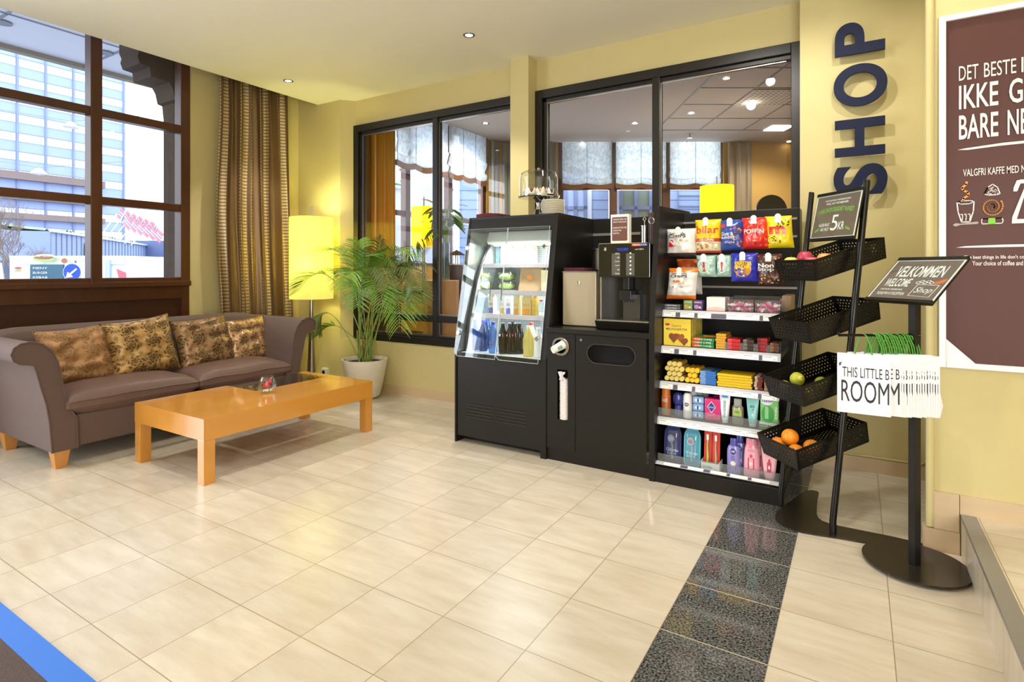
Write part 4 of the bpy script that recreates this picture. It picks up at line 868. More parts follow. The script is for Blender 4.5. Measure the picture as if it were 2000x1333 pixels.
def mint(d, S):
    d.ell((.42, .5), .30, .33, S, band('#eef4f0')); d.ell((.45, .5), .22, .24, lambda p, q: S(p, q, .004), band('#c9dcd4')); d.poly([(.40, .24), (.52, .24), (.48, .76), (.36, .76)], lambda p, q: S(p, q, .0055), band('#c8443c')); d.poly([(.12, .18), (.17, .18), (.17, .8), (.12, .8)], S, band('#4c6a60'))
for u0, u1, lb in ((1360, 1399, 'pale mint green sweets bag with a white oval, left one of the two'), (1399, 1430, 'pale mint green sweets bag with a white oval, next to the blue bag')):
    sack('sweets_bag', u0, 498, u1, 541, YB, '#a8c9bb', lb, deco=mint, t=.035)
def nuts(d, S):
    d.ell((.46, .46), .33, .30, S, band('#c98a2a')); random.seed(9)
    for k in range(22): a = random.random()*6.3; r = random.random()**.5; d.ell((.46+.30*r*math.cos(a), .46+.27*r*math.sin(a)), .05, .035, lambda p, q: S(p, q, .004), band(random.choice(('#a6501e', '#e0b050', '#7c3a1a', '#f2dca0'))), 10)
    d.text('KNATTER', (.16, .58, .80, .70), lambda p, q: S(p, q, .006), band('#f4d82a'), .02); d.text('PAKKE', (.2, .46, .72, .57), lambda p, q: S(p, q, .006), band('#f4d82a'), .02)
sack('nut_bag', 1428, 494, 1481, 550, YB-.02, '#2b2fa8', 'royal blue snack bag with a golden centre and yellow lettering on the second row', deco=nuts, t=.035)
def nons(d, S):
    d.text('Non', (.08, .56, .70, .70), lambda p, q: S(p, q, .004), wt, .03); d.text('Stop', (.03, .42, .70, .57), lambda p, q: S(p, q, .004), wt, .03); random.seed(11)
    for k in range(44): y = random.choice((random.uniform(.06, .36), random.uniform(.74, .95))); d.ell((random.uniform(.08, .92), y), .038, .024, S, band(random.choice(('#c23426', '#e0b23a', '#3d8a4a', '#d8d0c0', '#6a3a22', '#e07a2a'))), 10)
sack('sweets_bag', 1478, 496, 1530, 557, YB-.02, '#4a2820', 'dark brown sweets bag with white lettering and coloured beans on the second row', deco=nons, t=.045, slant=-1)
# ================================================================ packets on the shelves
def pack(name, x0, x1, y0, y1, z0, z1, base, label, cat, group=None, deco=None, bev=.002, side=None, rz=0):
    c = Vector(((x0+x1)/2, (y0+y1)/2, z0)); T = thing(name, label, cat, c, rz, group)
    mb = MB(); mb.box(x0-c.x, y0-c.y, 0, x1-c.x, y1-c.y, z1-z0, band(base)); mb.build('carton', T, local=True, bevel=bev)
    if deco:
        d = MB(); w = x1-x0; h = z1-z0; deco(d, lambda p, q, e=.0008: Vector((-w/2+p*w, y0-c.y-e, q*h))); d.build('printing', T, local=True)
    return T
def XY(u, Y): return PY(u, 500, Y).x
z = 1.045
for k in range(2): pack('gum_pack', XY(1298, 3.60), XY(1328, 3.60), 3.60, 3.66, z+.001+k*.017, z+.016+k*.017, '#6d7078', ('lower', 'upper')[k]+' of two grey chewing gum packs at the left end of the top shelf', 'chewing gum', deco=lambda d, S: d.text('EXTRA', (.2, .25, .8, .75), S, wt, .02))
def fish(c):
    def f(d, S): d.text('LÄKEROL', (.08, .74, .92, .90), S, wt, .02); d.ell((.35, .35), .25, .2, S, band(c)); d.poly([(.5, .2), (.9, .2), (.75, .45)], S, band('#e8d8a0'))
    return f
pack('pastille_box', XY(1335, 3.60), XY(1352, 3.60), 3.60, 3.66, z+.001, z+.062, '#7aa05a', 'small green pastille box on the top shelf', 'pastilles', deco=fish('#d89a5a'))
pack('pastille_box', XY(1354, 3.60), XY(1372, 3.60), 3.60, 3.66, z+.001, z+.062, '#5c3a7e', 'small purple pastille box on the top shelf', 'pastilles', deco=fish('#b890c8'))
pack('white_carton', XY(1380, 3.60), XY(1416, 3.60), 3.60, 3.75, z+.001, z+.085, '#efe6e2', 'open white carton with a pink foot on the top shelf', 'carton', deco=lambda d, S: d.poly([(0, 0), (1, 0), (1, .22), (.6, .32), (0, .18)], S, band('#f0c8c0')))
# wrapped sweets in clear tubs
tubm = thin_glass('tub_plastic', '#f6f4f6', 1.45, 1.2, .04)
for i, (ua, ub) in enumerate(((1421, 1472), (1474, 1524))):
    xa, xb = XY(ua, 3.585), XY(ub, 3.585); tb_ = thing('sweet_tub', ('clear plastic tub of pink wrapped sweets, the left one on the top shelf', 'clear plastic tub of pink wrapped sweets, the right one on the top shelf')[i], 'tub', ((xa+xb)/2, 3.66, z))
    mb = MB(); mb.box(xa, 3.585, z+.001, xb, 3.588, z+.075, tubm); mb.box(xa, 3.80, z+.001, xb, 3.803, z+.09, tubm); mb.box(xa, 3.588, z+.001, xa+.002, 3.80, z+.085, tubm); mb.box(xb-.002, 3.588, z+.001, xb, 3.80, z+.085, tubm); mb.box(xa, 3.588, z+.0005, xb, 3.80, z+.002, tubm); mb.build('tub_wall', tb_)
cols = (('pink', '#c81e6e'), ('white', '#f2e6ea'), ('rose', '#e27aa4')); protos = {}
random.seed(12)
for i, (ua, ub) in enumerate(((1421, 1472), (1474, 1524))):
    xa, xb = XY(ua, 3.585)+.018, XY(ub, 3.585)-.018
    for k in range(26):
        nm, c = cols[k % 3]; lz = k//13; x = xa+(xb-xa)*((k % 13) % 4+random.random()*.8)/4; y = 3.605+.05*((k % 13)//4)+random.random()*.01; zz = z+.014+lz*.024+random.random()*.006
        key = (i, nm)
        if key not in protos:
            b = MB(); b.ball((0, 0, 0), (.016, .010, .010), band(c), 12, 8)
            for sg in (-1, 1): b.cyl((sg*.014, 0, 0), (sg*.026, 0, 0), .003, band(c), r1=.010, n=10)
            o = b.build('wrapped_sweet', local=True, label=nm+' wrapped sweet in the '+('left', 'right')[i]+' clear tub on the top shelf', cat='sweet', group=nm+' sweets in the '+('left', 'right')[i]+' tub'); protos[key] = o; o.location = (x, y, zz)
        else: o = dup(protos[key], (x, y, zz))
        o.rotation_euler = (random.random()*3, random.uniform(-.5, .5), random.random()*3)
pack('kraft_carton', XY(1527, 3.70), XY(1545, 3.70), 3.72, 3.95, z+.002, z+.10, '#a8855e', 'open kraft carton at the right end of the top shelf', 'carton')
# shelf 2
z = .818
def hearts(d, S):
    c = band('#8a4a2a'); c2 = band('#a35c36')
    d.text('Sætre', (.30, .70, .66, .80), S, band('#a8702a')); d.ell((.15, .78), .09, .045, S, band('#c8342a')); d.text('MELKEHJERTER', (.10, .56, .88, .65), S, band('#4a3a5a'), .01)
    for cx_, cy, s, m_ in ((.38, .28, .19, c), (.62, .30, .16, c2), (.76, .16, .15, c)):
        d.ell((cx_-s*.42, cy+s*.35), s*.55, s*.62, S, m_, 16); d.ell((cx_+s*.42, cy+s*.35), s*.55, s*.62, lambda p, q: S(p, q, .0012), m_, 16); d.poly([(cx_-s*.93, cy+s*.15), (cx_, cy-s*.95), (cx_+s*.93, cy+s*.15)], lambda p, q: S(p, q, .0016), m_)
xa, xb = XY(1296, 3.56), XY(1349, 3.56); lab = ('front yellow heart biscuit carton with brown hearts, on the second shelf', 'yellow biscuit carton in the row behind the front one')
f0 = pack('biscuit_carton', xa, xb, 3.56, 3.60, z+.001, z+.172, '#f3d64a', lab[0], 'biscuits', deco=hearts)
for k in range(6): c = dup(f0, ((xa+xb)/2+(k+1)*.0, 3.625+k*.045, z+.001), 0, ORD[k+1]+' '+lab[1], 'yellow biscuit cartons behind the front one')
def bars(n, u0, u1, Y, z, h, d_, base, lab, grp, cat, cols2=None, txt=None, skew=0, rows=1, tc='#ffffff'):
    root = None; xa, xb = XY(u0, Y), XY(u1, Y); w = (xb-xa)/rows
    for r in range(rows):
        for k in range(n):
            x = xa+w*(r+.5)
            if root is None:
                b = MB(); b.box(-w/2*.96, -d_/2, 0, w/2*.96, d_/2, h*.92, band(base))
                b.box(-w/2*.98, -d_/2-.004, h*.4, w/2*.98, d_/2+.004, h*.5, band(base))
                if cols2: b.box(-w/2*.965, -d_/2-.001, h*.1, -w/2*.3, -d_/2+.002, h*.93, band(cols2)); b.box(-w/2*.9, -d_/2, h*.93, w/2*.2, d_/2, h*.94, band(cols2))
                if txt: b.text(txt, (-w*.36, h*.2, w*.36, h*.78), lambda p, q: Vector((p, -d_/2-.002, q)), band(tc), .02)
                root = b.build('chocolate_bar', local=True, label='lowest '+lab, cat=cat, group=grp, bevel=.001); root.location = (x, Y+d_/2, z+.001)
            else: o = dup(root, (x+random.uniform(-.003, .003), Y+d_/2+skew*k*.012, z+.001+k*h), random.uniform(-.04, .04), label=('topmost ' if k == n-1 else ORD[k]+' from bottom, ')+lab)
random.seed(14)
bars(3, 1351, 1395, 3.56, z, .020, .07, '#2e8a48', 'green and yellow wafer bar stacked beside the biscuit cartons', 'green wafer bars', 'chocolate', '#e85a2a', 'KVIKK LUNSJ')
bars(3, 1360, 1400, 3.68, z, .022, .07, '#d8a03a', 'golden green wafer bar in the rear stack on the second shelf', 'rear wafer bars', 'chocolate', '#2e8a48')
bars(6, 1398, 1418, 3.56, z, .0155, .16, '#e0a83a', 'golden caramel bar in the narrow stack on the second shelf', 'golden caramel bars', 'chocolate')
bars(3, 1420, 1446, 3.565, z, .022, .12, '#c41f26', 'shiny red chocolate bar in the stack on the second shelf', 'shiny red bars', 'chocolate', '#e8505a', rows=1)
bars(3, 1452, 1474, 3.57, z, .022, .12, '#3e2a26', 'dark brown bar in the stack between the two red ones', 'dark bars between the red stacks', 'chocolate', '#8a7a76')
bars(4, 1478, 1498, 3.57, z, .020, .12, '#a81a2a', 'crimson bar in the right stack on the second shelf', 'crimson bars', 'chocolate', '#5a1a1e')
bars(3, 1504, 1522, 3.575, z, .018, .12, '#5a3a2c', 'brown copper bar at the right end of the second shelf', 'brown bars at the shelf end', 'chocolate', '#b86a3a')
mb = MB()
for u in (1419, 1449, 1476, 1501): x = XY(u, 3.56); mb.box(x-.001, 3.56, z, x+.001, 3.72, z+.055, m_fence); mb.box(x-.012, 3.556, z, x+.012, 3.558, z+.045, m_fence)
mb.build('acrylic_divider', su)
# shelf 3
z = .600
def rolls(u0, u1, n, rows, Y, z, r, c, lab, grp, tip):
    root = None; xa = XY(u0, Y)+r; xb = XY(u1, Y)-r; zz = z+r+.001
    for j in range(rows):
        for k in range(n-(j % 2)):
            x = xa+(xb-xa)*(k+.5*(j % 2))/max(1, n-1)
            if root is None:
                b = MB(); b.cyl((0, .012, 0), (0, .14, 0), r*.94, band(c), n=16); b.cyl((0, .002, 0), (0, .012, 0), r*.5, band(tip), r1=r*.94, n=16); b.cyl((0, -.004, 0), (0, .002, 0), r*.8, band(tip), r1=r*.4, n=10)
                root = b.build('biscuit_roll', local=True, label=lab.split(' stacked')[0]+', leftmost of the lowest row on the third shelf', cat='snack roll', group=grp); root.location = (x, Y, zz)
            else: dup(root, (x, Y+random.uniform(0, .012), zz), (0, random.random()*3, 0), label=lab.split(' stacked')[0]+', '+ORD[k]+' in the '+('lowest', 'second', 'third', 'top')[j]+' row on the third shelf')
        zz += r*1.72
rolls(1297, 1336, 4, 4, 3.52, z, .0175, '#c9a544', 'pale gold foil roll stacked at the left end of the third shelf', 'pale gold rolls', '#e9d27a')
rolls(1337, 1366, 3, 3, 3.52, z, .0175, '#e8a81e', 'orange yellow roll stacked beside the pale gold ones', 'orange yellow rolls', '#f0c430')
bars(6, 1367, 1399, 3.525, z, .0135, .16, '#3a78c4', 'light blue flat bar in the stack on the third shelf', 'light blue bars', 'chocolate', '#8ab4e0')
bars(5, 1400, 1470, 3.52, z, .0155, .15, '#e8c21c', 'big yellow chocolate slab in the stack on the third shelf', 'big yellow chocolate slabs', 'chocolate')
bars(5, 1474, 1490, 3.52, z, .0155, .15, '#7a2a22', 'red brown bar beside the yellow slabs on the third shelf', 'red brown bars on the third shelf', 'chocolate', '#d8c8b8')
bars(4, 1492, 1512, 3.52, z, .0155, .15, '#6a3a22', 'brown bar at the right end of the third shelf', 'brown bars on the third shelf', 'chocolate', '#c8a878')
# shelf 4 : toiletries
def bottle(name, x, y, z, prof, c, label, cat='bottle', n=28, capk=None, capc=None, sy=1, sx=1, deco=None, group=None, glass=None, rz=0):
    T = thing(name, label, cat, (x, y, z), rz, group); m_ = glass or band(c)
    k = capk if capk is not None else len(prof)
    b = MB(); b.lathe(prof[:k], (0, 0, 0), m_, n, sx=sx, sy=sy); b.build('body', T, local=True)
    if capk is not None: b = MB(); b.lathe([prof[k-1]]+prof[k:], (0, 0, 0), band(capc) if isinstance(capc, str) else capc, n, sx=sx, sy=sy); b.build('cap', T, local=True)
    if deco:
        d = MB(); R = max(p[0] for p in prof[:k])*sx
        def S(p, q, e=.0008, R=R):  # p angle-ish -1..1 of half width ; q height
            for i in range(len(prof)-1):
                if prof[i][1] <= q <= prof[i+1][1]: f = (q-prof[i][1])/(prof[i+1][1]-prof[i][1]+1e-9); r = prof[i][0]+(prof[i+1][0]-prof[i][0])*f; break
            else: r = prof[-1][0]
            th = -PI/2+p*1.0; return Vector(((r+e)*math.cos(th)*sx, (r+e)*math.sin(th)*sy-e, q))
        deco(d, S); d.build('label_print', T, local=True)
    return T
z = .388; Y = 3.52
bottle('spray_can', XY(1301, Y)+.0, Y, z, [(.0001, 0), (.029, 0), (.030, .005), (.030, .115), (.027, .122), (.027, .165), (.024, .178), (.0001, .182)], '#b5622a', 'brown orange deodorant can at the left end of the toiletries shelf', 'can', capk=4, capc='#c9702a', deco=lambda d, S: (d.ell((0, .035), .5, .014, S, band('#4a9a6a')), d.text('AXE', (-.6, .085, .6, .108), S, wt)))
bottle('roll_on', XY(1325, Y), Y, z, [(.0001, 0), (.022, 0), (.024, .01), (.022, .07), (.030, .085), (.034, .11), (.030, .135), (.015, .148), (.0001, .150)], '#2c3a88', 'dark blue roll on deodorant with a round cap', 'deodorant', capk=4, capc='#27307e', deco=lambda d, S: d.poly([(-.5, .02), (.5, .02), (.5, .06), (-.5, .06)], S, band('#6a4a8a')))
ro = bottle('roll_on', XY(1343, Y), Y, z, [(.0001, 0), (.026, 0), (.027, .01), (.027, .10), (.026, .115), (.025, .135), (.018, .150), (.0001, .154)], '#e9e6e4', 'front white roll on deodorant with a navy dot', 'deodorant', capk=5, capc='#ecebe9', deco=lambda d, S: (d.ell((0, .085), .5, .011, S, band('#1e2a6a')), d.text('NIVEA', (-.38, .081, .38, .089), lambda p, q: S(p, q, .002), wt)))
for k in range(3): dup(ro, (XY(1343, Y)+.018*(k+1), Y+.07*(k+1), z), 0, 'white roll on deodorant in the row behind the front one', 'white deodorants behind the front one')
ti = pack('tissue_pack', XY(1352, Y), XY(1374, Y), Y-.005, Y+.05, z+.001, z+.045, '#8ab2e0', 'lowest light blue tissue pack in the stack on the toiletries shelf', 'tissues', deco=lambda d, S: (d.ell((.5, .5), .3, .25, S, band('#dce8f4')), d.ell((.5, .5), .08, .3, lambda p, q: S(p, q, .0016), band('#23408a'))), bev=.008)
for k, w_ in enumerate(('second', 'third')): dup(ti, (ti.location.x, ti.location.y+.004, z+.001+.045*(k+1)), .05*k, w_+' light blue tissue pack from the bottom of the stack')
def lib(d, S):
    d.ell((.4, .30), .3, .10, S, band('#e85a9a')); d.poly([(.18, .62), (.45, .88), (.72, .62), (.45, .36)], lambda p, q: S(p, q, .0015), wt); d.poly([(.21, .62), (.45, .84), (.69, .62), (.45, .40)], lambda p, q: S(p, q, .0022), band('#2a3a98')); d.text('Libresse', (.26, .58, .64, .67), lambda p, q: S(p, q, .003), wt)
pk = pack('pad_pack', XY(1376, Y), XY(1408, Y), Y-.01, Y+.06, z+.001, z+.135, '#d82a7c', 'bright pink sanitary pad pack with a blue diamond', 'pad pack', deco=lib, bev=.012)
dup(pk, (pk.location.x+.03, pk.location.y+.09, z+.001), 0, 'bright pink sanitary pad pack behind the front one')
def tubep(name, x, y, z, w, h, c, capc, label, deco=None, caph=.02, flip=True):
    T = thing(name, label, 'tube', (x, y, z)); b = MB()
    def f(u, v):
        th = u*2*PI; rx = w/2*(.62+.38*v**.8); ry = .019*(1-v)+.0015; return Vector((rx*math.cos(th), ry*math.sin(th), caph+v*(h-caph)))
    b.grid(f, 28, 16, band(c)); b.build('body', T, local=True)
    b = MB(); b.lathe([(.0001, 0), (w*.26, 0), (w*.29, caph), (w*.20, caph+.004)], (0, 0, 0), band(capc), 24, sy=.75); b.build('cap', T, local=True)
    if deco: d = MB(); deco(d, lambda p, q, e=.001: Vector((p*w/2*.6, -(.019*(1-(q*h-caph)/(h-caph))+.0015)*math.sqrt(max(0, 1-(p*.62)**2))-e-.0015, q*h))); d.build('label_print', T, local=True)
    return T
def vtext(t, x0, x1, z0, z1, m_):
    def f(d, S):
        v, fc = text_geo(t, .01); d.add([S(x0+(x1-x0)*(q[1]), z1+(z0-z1)*q[0]) for q in v], fc, m_)
    return f
tubep('toothpaste_tube', XY(1416, Y), Y, z, .062, .165, '#e6eef4', '#f0f0f0', 'white toothpaste tube with a blue top standing on its cap', lambda d, S: (vtext('SENSODYNE', -.35, .35, .2, .8, band('#6a7a92'))(d, S), d.poly([(-.9, .9), (.9, .9), (.9, .985), (-.9, .985)], S, band('#5a9ad8'))))
gel = bottle('hand_gel', XY(1441, Y), Y, z, [(.0001, .002), (.030, .002), (.033, .008), (.033, .095), (.029, .105), (.026, .108), (.022, .11), (.022, .15), (.0001, .152)], '#d8dcd0', 'clear hand gel bottle with a bright yellow green label', capk=5, capc=thin_glass('clear_cap', '#eef2ee', 1.45, 1.5, .25), sy=.6, glass=thin_glass('clear_gel', '#dfe6d2', 1.5, 1.5, .12), deco=lambda d, S: (d.poly([(-.75, .05), (.75, .05), (.75, .098), (-.75, .098)], S, band('#c8e01c')), d.ell((.62, .098), .18, .008, lambda p, q: S(p, q, .002), band('#d8302a')), d.text('ANTIBAC', (-.5, .07, .4, .082), lambda p, q: S(p, q, .002), band('#3a5a2a'))))
tubep('hand_cream_tube', XY(1470, Y), Y, z, .070, .165, '#86c3c2', '#d8dcdc', 'teal hand cream tube standing on its pale cap', lambda d, S: (d.text('atrix', (-.6, .66, .6, .77), S, band('#2a6a78'), .01), d.ell((.1, .42), .3, .05, S, band('#b8dcd8')), d.poly([(.0, .60), (.3, .57), (.4, .62), (.2, .63)], S, band('#2a6a78'))))
def lyp(d, S):
    d.ell((.36, .82), .33, .15, S, band('#e8e4f0'), 24); d.text('Lypsyl', (.10, .77, .66, .88), lambda p, q: S(p, q, .0018), band('#3a3a7a'), .02); d.ell((.42, .32), .36, .34, lambda p, q: S(p, q, .0012), band('#3f9a48'), 24); d.poly([(.26, .14), (.46, .14), (.46, .62), (.26, .62)], lambda p, q: S(p, q, .0022), band('#8fc48e')); vtext('PURE ALOE', .80, .93, .15, .62, wt)(d, S)
pk = pack('lip_balm_card', XY(1486, Y), XY(1521, Y), Y-.02, Y+.01, z+.038, z+.185, '#7cbf6c', 'green lip balm card standing on its display carton', 'lip balm', deco=lyp)
pack('lip_balm_carton', XY(1484, Y), XY(1519, Y), Y-.03, Y+.08, z+.001, z+.037, '#f0f2ec', 'low white and green carton under the lip balm card', 'carton', deco=lambda d, S: (d.poly([(0, .1), (1, .1), (1, .55), (0, .78)], S, band('#2f8a42')), d.text('Lypsyl', (.06, .32, .48, .62), lambda p, q: S(p, q, .002), wt, .02)))
# base shelf
z = .107; Y = 3.475
def blister(name, x, y, z, w, h, c, c2, label, deco):
    T = thing(name, label, 'razor pack', (x, y, z)); n = 20; pts = [(-w/2*.9, 0), (w/2*.9, 0), (w/2, h*.12), (w/2, h*.70)]+[(w/2*math.cos(PI*k/n), h*.70+h*.30*math.sin(PI*k/n)) for k in range(1, n)]+[(-w/2, h*.70), (-w/2, h*.12)]
    b = MB(); b.prism(pts, lambda a, q: Vector((a, .0+q*.10, q)), (0, .004, 0), band(c)); b.build('backing_card', T, local=True)
    b = MB(); b.grid(lambda p, q: Vector(((p-.5)*w*.82, -.026*max(0, (1-abs(p*2-1)**4)*(1-abs(q*2-1)**4))**.5+(.05+q*.86)*h*.10-.001, h*(.05+.86*q))), 14, 18, thin_glass('blister_'+name+c2.strip('#'), c2, 1.5, 1.6, .06, c2)); b.build('blister', T, local=True)
    d = MB(); deco(d, lambda p, q, e=.002: Vector(((p-.5)*w, q*h*.10-e, q*h))); d.build('razor_and_print', T, local=True); return T
def raz(hc, bc, t1, t2, inkc):
    def f(d, S):
        S2 = lambda p, q: S(p, q, .006)
        d.ell((.40, .62), .20, .10, S2, band(hc)); d.ell((.40, .62), .14, .055, lambda p, q: S(p, q, .008), band(bc)); d.stroke([(.42, .60), (.46, .50), (.50, .40), (.46, .24), (.50, .14)], .10, lambda p, q: S(p, q, .005), band(hc)); d.text(t1, (.14, .30, .86, .385), lambda p, q: S(p, q, .009), band(inkc), .02); d.text(t2, (.2, .22, .7, .275), lambda p, q: S(p, q, .009), band(inkc), .01)
    return f
blister('razor_pack', XY(1313, Y), Y, z, .105, .235, '#1e2f78', '#cdd4e8', 'dark blue razor pack at the left of the bottom shelf', raz('#c8ccd4', '#e8e8ec', 'Gillette', 'FUSION', '#ffffff'))
blister('razor_pack', XY(1351, Y), Y, z, .100, .235, '#5fb2c8', '#dceef2', 'turquoise razor pack with a pink blade head on the bottom shelf', raz('#d8dce0', '#e08aa0', 'Venus', 'BREEZE', '#e8f4f8'))
hx0, hx1 = XY(1371, Y), XY(1407, Y)
th = thing('toothbrush_holder', 'white card holder for the two toothbrush packs', 'holder', ((hx0+hx1)/2, Y+.02, z))
mb = MB(); mb.box(hx0, Y-.025, z, hx1, Y-.022, z+.045, m_paper); mb.box(hx0, Y-.022, z, hx0+.003, Y+.06, z+.055, m_paper); mb.box(hx1-.003, Y-.022, z, hx1, Y+.06, z+.055, m_paper); mb.text('Jordan', (hx0+.01, z+.012, hx0+.065, z+.028), lambda p, q: Vector((p, Y-.0262, q)), ink, .01); mb.build('holder_body', th)
for k, (u, bc, lb) in enumerate(((1381, '#a8c84a', 'red backed toothbrush pack holding a lime green brush'), (1397, '#b8a878', 'red backed toothbrush pack holding a beige brush'))):
    x = XY(u, Y); T = thing('toothbrush_pack', lb, 'toothbrush', (x, Y+.01, z+.004)); b = MB(); b.prism([(-.022, 0), (.022, 0), (.022, .21), (.016, .225), (-.016, .225), (-.022, .21)], lambda a, q: Vector((a, q*.12, q)), (0, .003, 0), band('#d8403a')); b.build('backing_card', T, local=True)
    b = MB(); b.tube([(0, -.012, .012), (.003, -.004, .07), (-.002, .006, .13), (0, .012, .17)], [.006, .007, .0045, .005], band(bc), 8); b.build('brush_handle', T, local=True)
    b = MB(); b.box(-.006, .004, .165, .006, .014, .20, band('#f2f6f0')); b.build('bristles', T, local=True)
pur = [(.0001, 0), (.034, 0), (.036, .006), (.037, .10), (.036, .14), (.028, .165), (.020, .175), (.020, .20), (.018, .208), (.0001, .209)]
pb = bottle('lotion_bottle', XY(1433, Y), Y, z, pur, '#8d84c8', 'front lilac lotion bottle with a navy disc on the bottom shelf', capk=6, capc='#4a4aa0', sy=.6, deco=lambda d, S: (d.ell((0, .135), .42, .017, S, band('#23307e'), 24), d.text('NIVEA', (-.3, .131, .3, .139), lambda p, q: S(p, q, .002), wt, .01), d.text('BODY', (-.3, .10, .3, .108), S, band('#4a3f8a')), d.text('MILK', (-.3, .087, .3, .095), S, band('#4a3f8a')), d.ell((0, .066), .4, .014, S, band('#e8dcc0')), d.poly([(-.5, .033), (.5, .033), (.5, .043), (-.5, .043)], S, band('#2a2f80'))))
dup(pb, (XY(1433, Y)+.02, Y+.08, z), 0, 'lilac lotion bottle standing behind the front one')
shp = [(.0001, 0), (.036, 0), (.039, .008), (.038, .09), (.036, .14), (.032, .17), (.028, .185), (.027, .215), (.024, .222), (.0001, .223)]
def elv(d, S):
    d.text('ELVITAL', (-.5, .15, .5, .163), S, band('#c8507a')); d.poly([(-.42, .05), (.42, .05), (.42, .115), (-.42, .115)], S, band('#c83a5e')); d.ell((0, .082), .22, .012, lambda p, q: S(p, q, .002), band('#f4d8dc')); d.ell((0, .125), .2, .010, S, band('#d84a6e'))
sb_ = bottle('shampoo_bottle', XY(1468, Y), Y, z, shp, '#f0a8b4', 'front pink shampoo bottle with a red panel on the bottom shelf', capk=6, capc='#e08a9a', sy=.6, sx=1.1, deco=elv)
dup(sb_, (XY(1468, Y)+.025, Y+.08, z), 0, 'pink shampoo bottle standing behind the front one')
tubep('conditioner_tube', XY(1503, Y), Y, z, .088, .185, '#f4b4bc', '#f0a4b0', 'light pink conditioner tube standing on its cap at the right of the bottom shelf', lambda d, S: (d.text('CONDITIONER', (-.7, .74, .7, .80), S, band('#c8507a')), d.poly([(-.42, .26), (.42, .26), (.42, .56), (-.42, .56)], S, band('#c83a5e')), d.ell((0, .41), .2, .06, lambda p, q: S(p, q, .002), band('#f4d8dc')), d.ell((0, .60), .2, .06, S, band('#b8304e'))))
# ================================================================ chilled cabinet contents
YI = 3.80
zs = FS[0][1]+.001
m_kr = mat('cream_carton', '#e6d6aa', .6)
for k, (u0, u1) in enumerate(((977, 1000), (1001, 1024), (1025, 1030))):
    x0, x1 = PY(u0, 500, 3.80).x, PY(u1, 500, 3.80).x
    if k == 2: x1 = x0+.05
    T = thing('sandwich_box', ('cream sandwich box at the left of the top chilled shelf', 'cream sandwich box in the middle of the top chilled shelf', 'cream sandwich box turned side on, top chilled shelf')[k], 'sandwich box', ((x0+x1)/2, 3.86, zs))
    mb = MB(); h = .145; mb.prism([(x0+.001, 0), (x1-.001, 0), (x1-.001, h*.8), (x1-.012, h), (x0+.012, h), (x0+.001, h*.8)], lambda a, b_: Vector((a, 3.80, zs+b_)), (0, .12, 0), m_kr); mb.build('carton', T, bevel=.002)
    if k < 2: MB().box(x0+.02, 3.798, zs+.08, x1-.02, 3.80, zs+.12, mat('carton_window', '#f4ecd0', .3)).build('carton_window', T)
MB().box(PY(968, 500, 3.82).x, 3.82, zs, PY(976, 500, 3.82).x, 3.95, zs+.14, mat('slate_blue_carton', '#5e7a88', .5)).build('drinks_carton', label='narrow slate blue carton at the left end of the top chilled shelf', cat='carton')
zs = FS[1][1]+.001
m_salad = mat('lettuce', '#bcd67c', .5, var=.5, vscale=40, bump=.8, bscale=60); tub = thin_glass('salad_tub_plastic', '#f4f8f4', 1.45, 1.5, .06)
def salad(x, y, z, lab, grp):
    T = thing('salad_bowl', lab, 'salad', (x, y, z), 0, grp)
    b = MB(); b.lathe([(.0001, .001), (.055, .001), (.075, .045), (.078, .047)], (0, 0, 0), tub, 28); b.build('tub', T, local=True)
    b = MB(); b.lathe([(.078, .048), (.070, .066), (.0001, .070)], (0, 0, 0), tub, 28); b.build('lid', T, local=True)
    b = MB(); b.ball((0, 0, .032), (.064, .064, .028), m_salad, 20, 12, fn=lambda p: 1+.12*mnoise.noise(p*5)); b.build('leaves', T, local=True); return T
s0 = salad(PY(948, 560, 3.74).x, 3.74, zs, 'plastic salad bowl at the bottom left of the middle chilled shelf', None)
for (u, k, lb) in ((948, 1, 'plastic salad bowl stacked on the left one'), (990, 0, 'plastic salad bowl next to the kraft bag, lower one'), (990, 1, 'plastic salad bowl next to the kraft bag, upper one')):
    dup(s0, (PY(u, 560, 3.74).x, 3.74, zs+k*.072), 0, lb)
m_bag = mat('kraft_paper', '#b5936a', .75, var=.08, vscale=20, bump=.3, bscale=30)
xa, xb = PY(1011, 560, 3.70).x, PY(1055, 560, 3.70).x
T = thing('paper_bag', 'folded brown kraft paper bag with an orange sticker on the middle chilled shelf', 'bag', ((xa+xb)/2, 3.75, zs))
b = MB(); b.grid(lambda u, v: Vector(((xb-xa)*.5*math.copysign(min(1, abs(math.cos(u*2*PI))*1.35), math.cos(u*2*PI))*(1+.03*math.sin(v*14)), (.05*(1-.55*v))*math.copysign(min(1, abs(math.sin(u*2*PI))*1.35), math.sin(u*2*PI))+.02*v, .175*v+.008*math.sin(u*12)*v)), 40, 12, m_bag); b.add([((xb-xa)*.5*a, .0+c*.05, .0) for a, c in ((-1, -1), (1, -1), (1, 1), (-1, 1))], [(0, 1, 2, 3)], m_bag); b.build('bag_body', T, local=True)
d = MB(); d.ell((0, .10), .022, .022, lambda p, q: Vector((p, -.045+q*.10, q)), mat('orange_sticker', '#cf7a2a', .5)); d.build('sticker', T, local=True)
MB().box(xb+.008, 3.70, zs, PY(1073, 560, 3.7).x, 3.86, zs+.155, m_kr).build('sandwich_box', label='cream box squeezed between the kraft bag and the cabinet side', cat='sandwich box')
zs = FS[2][1]+.001
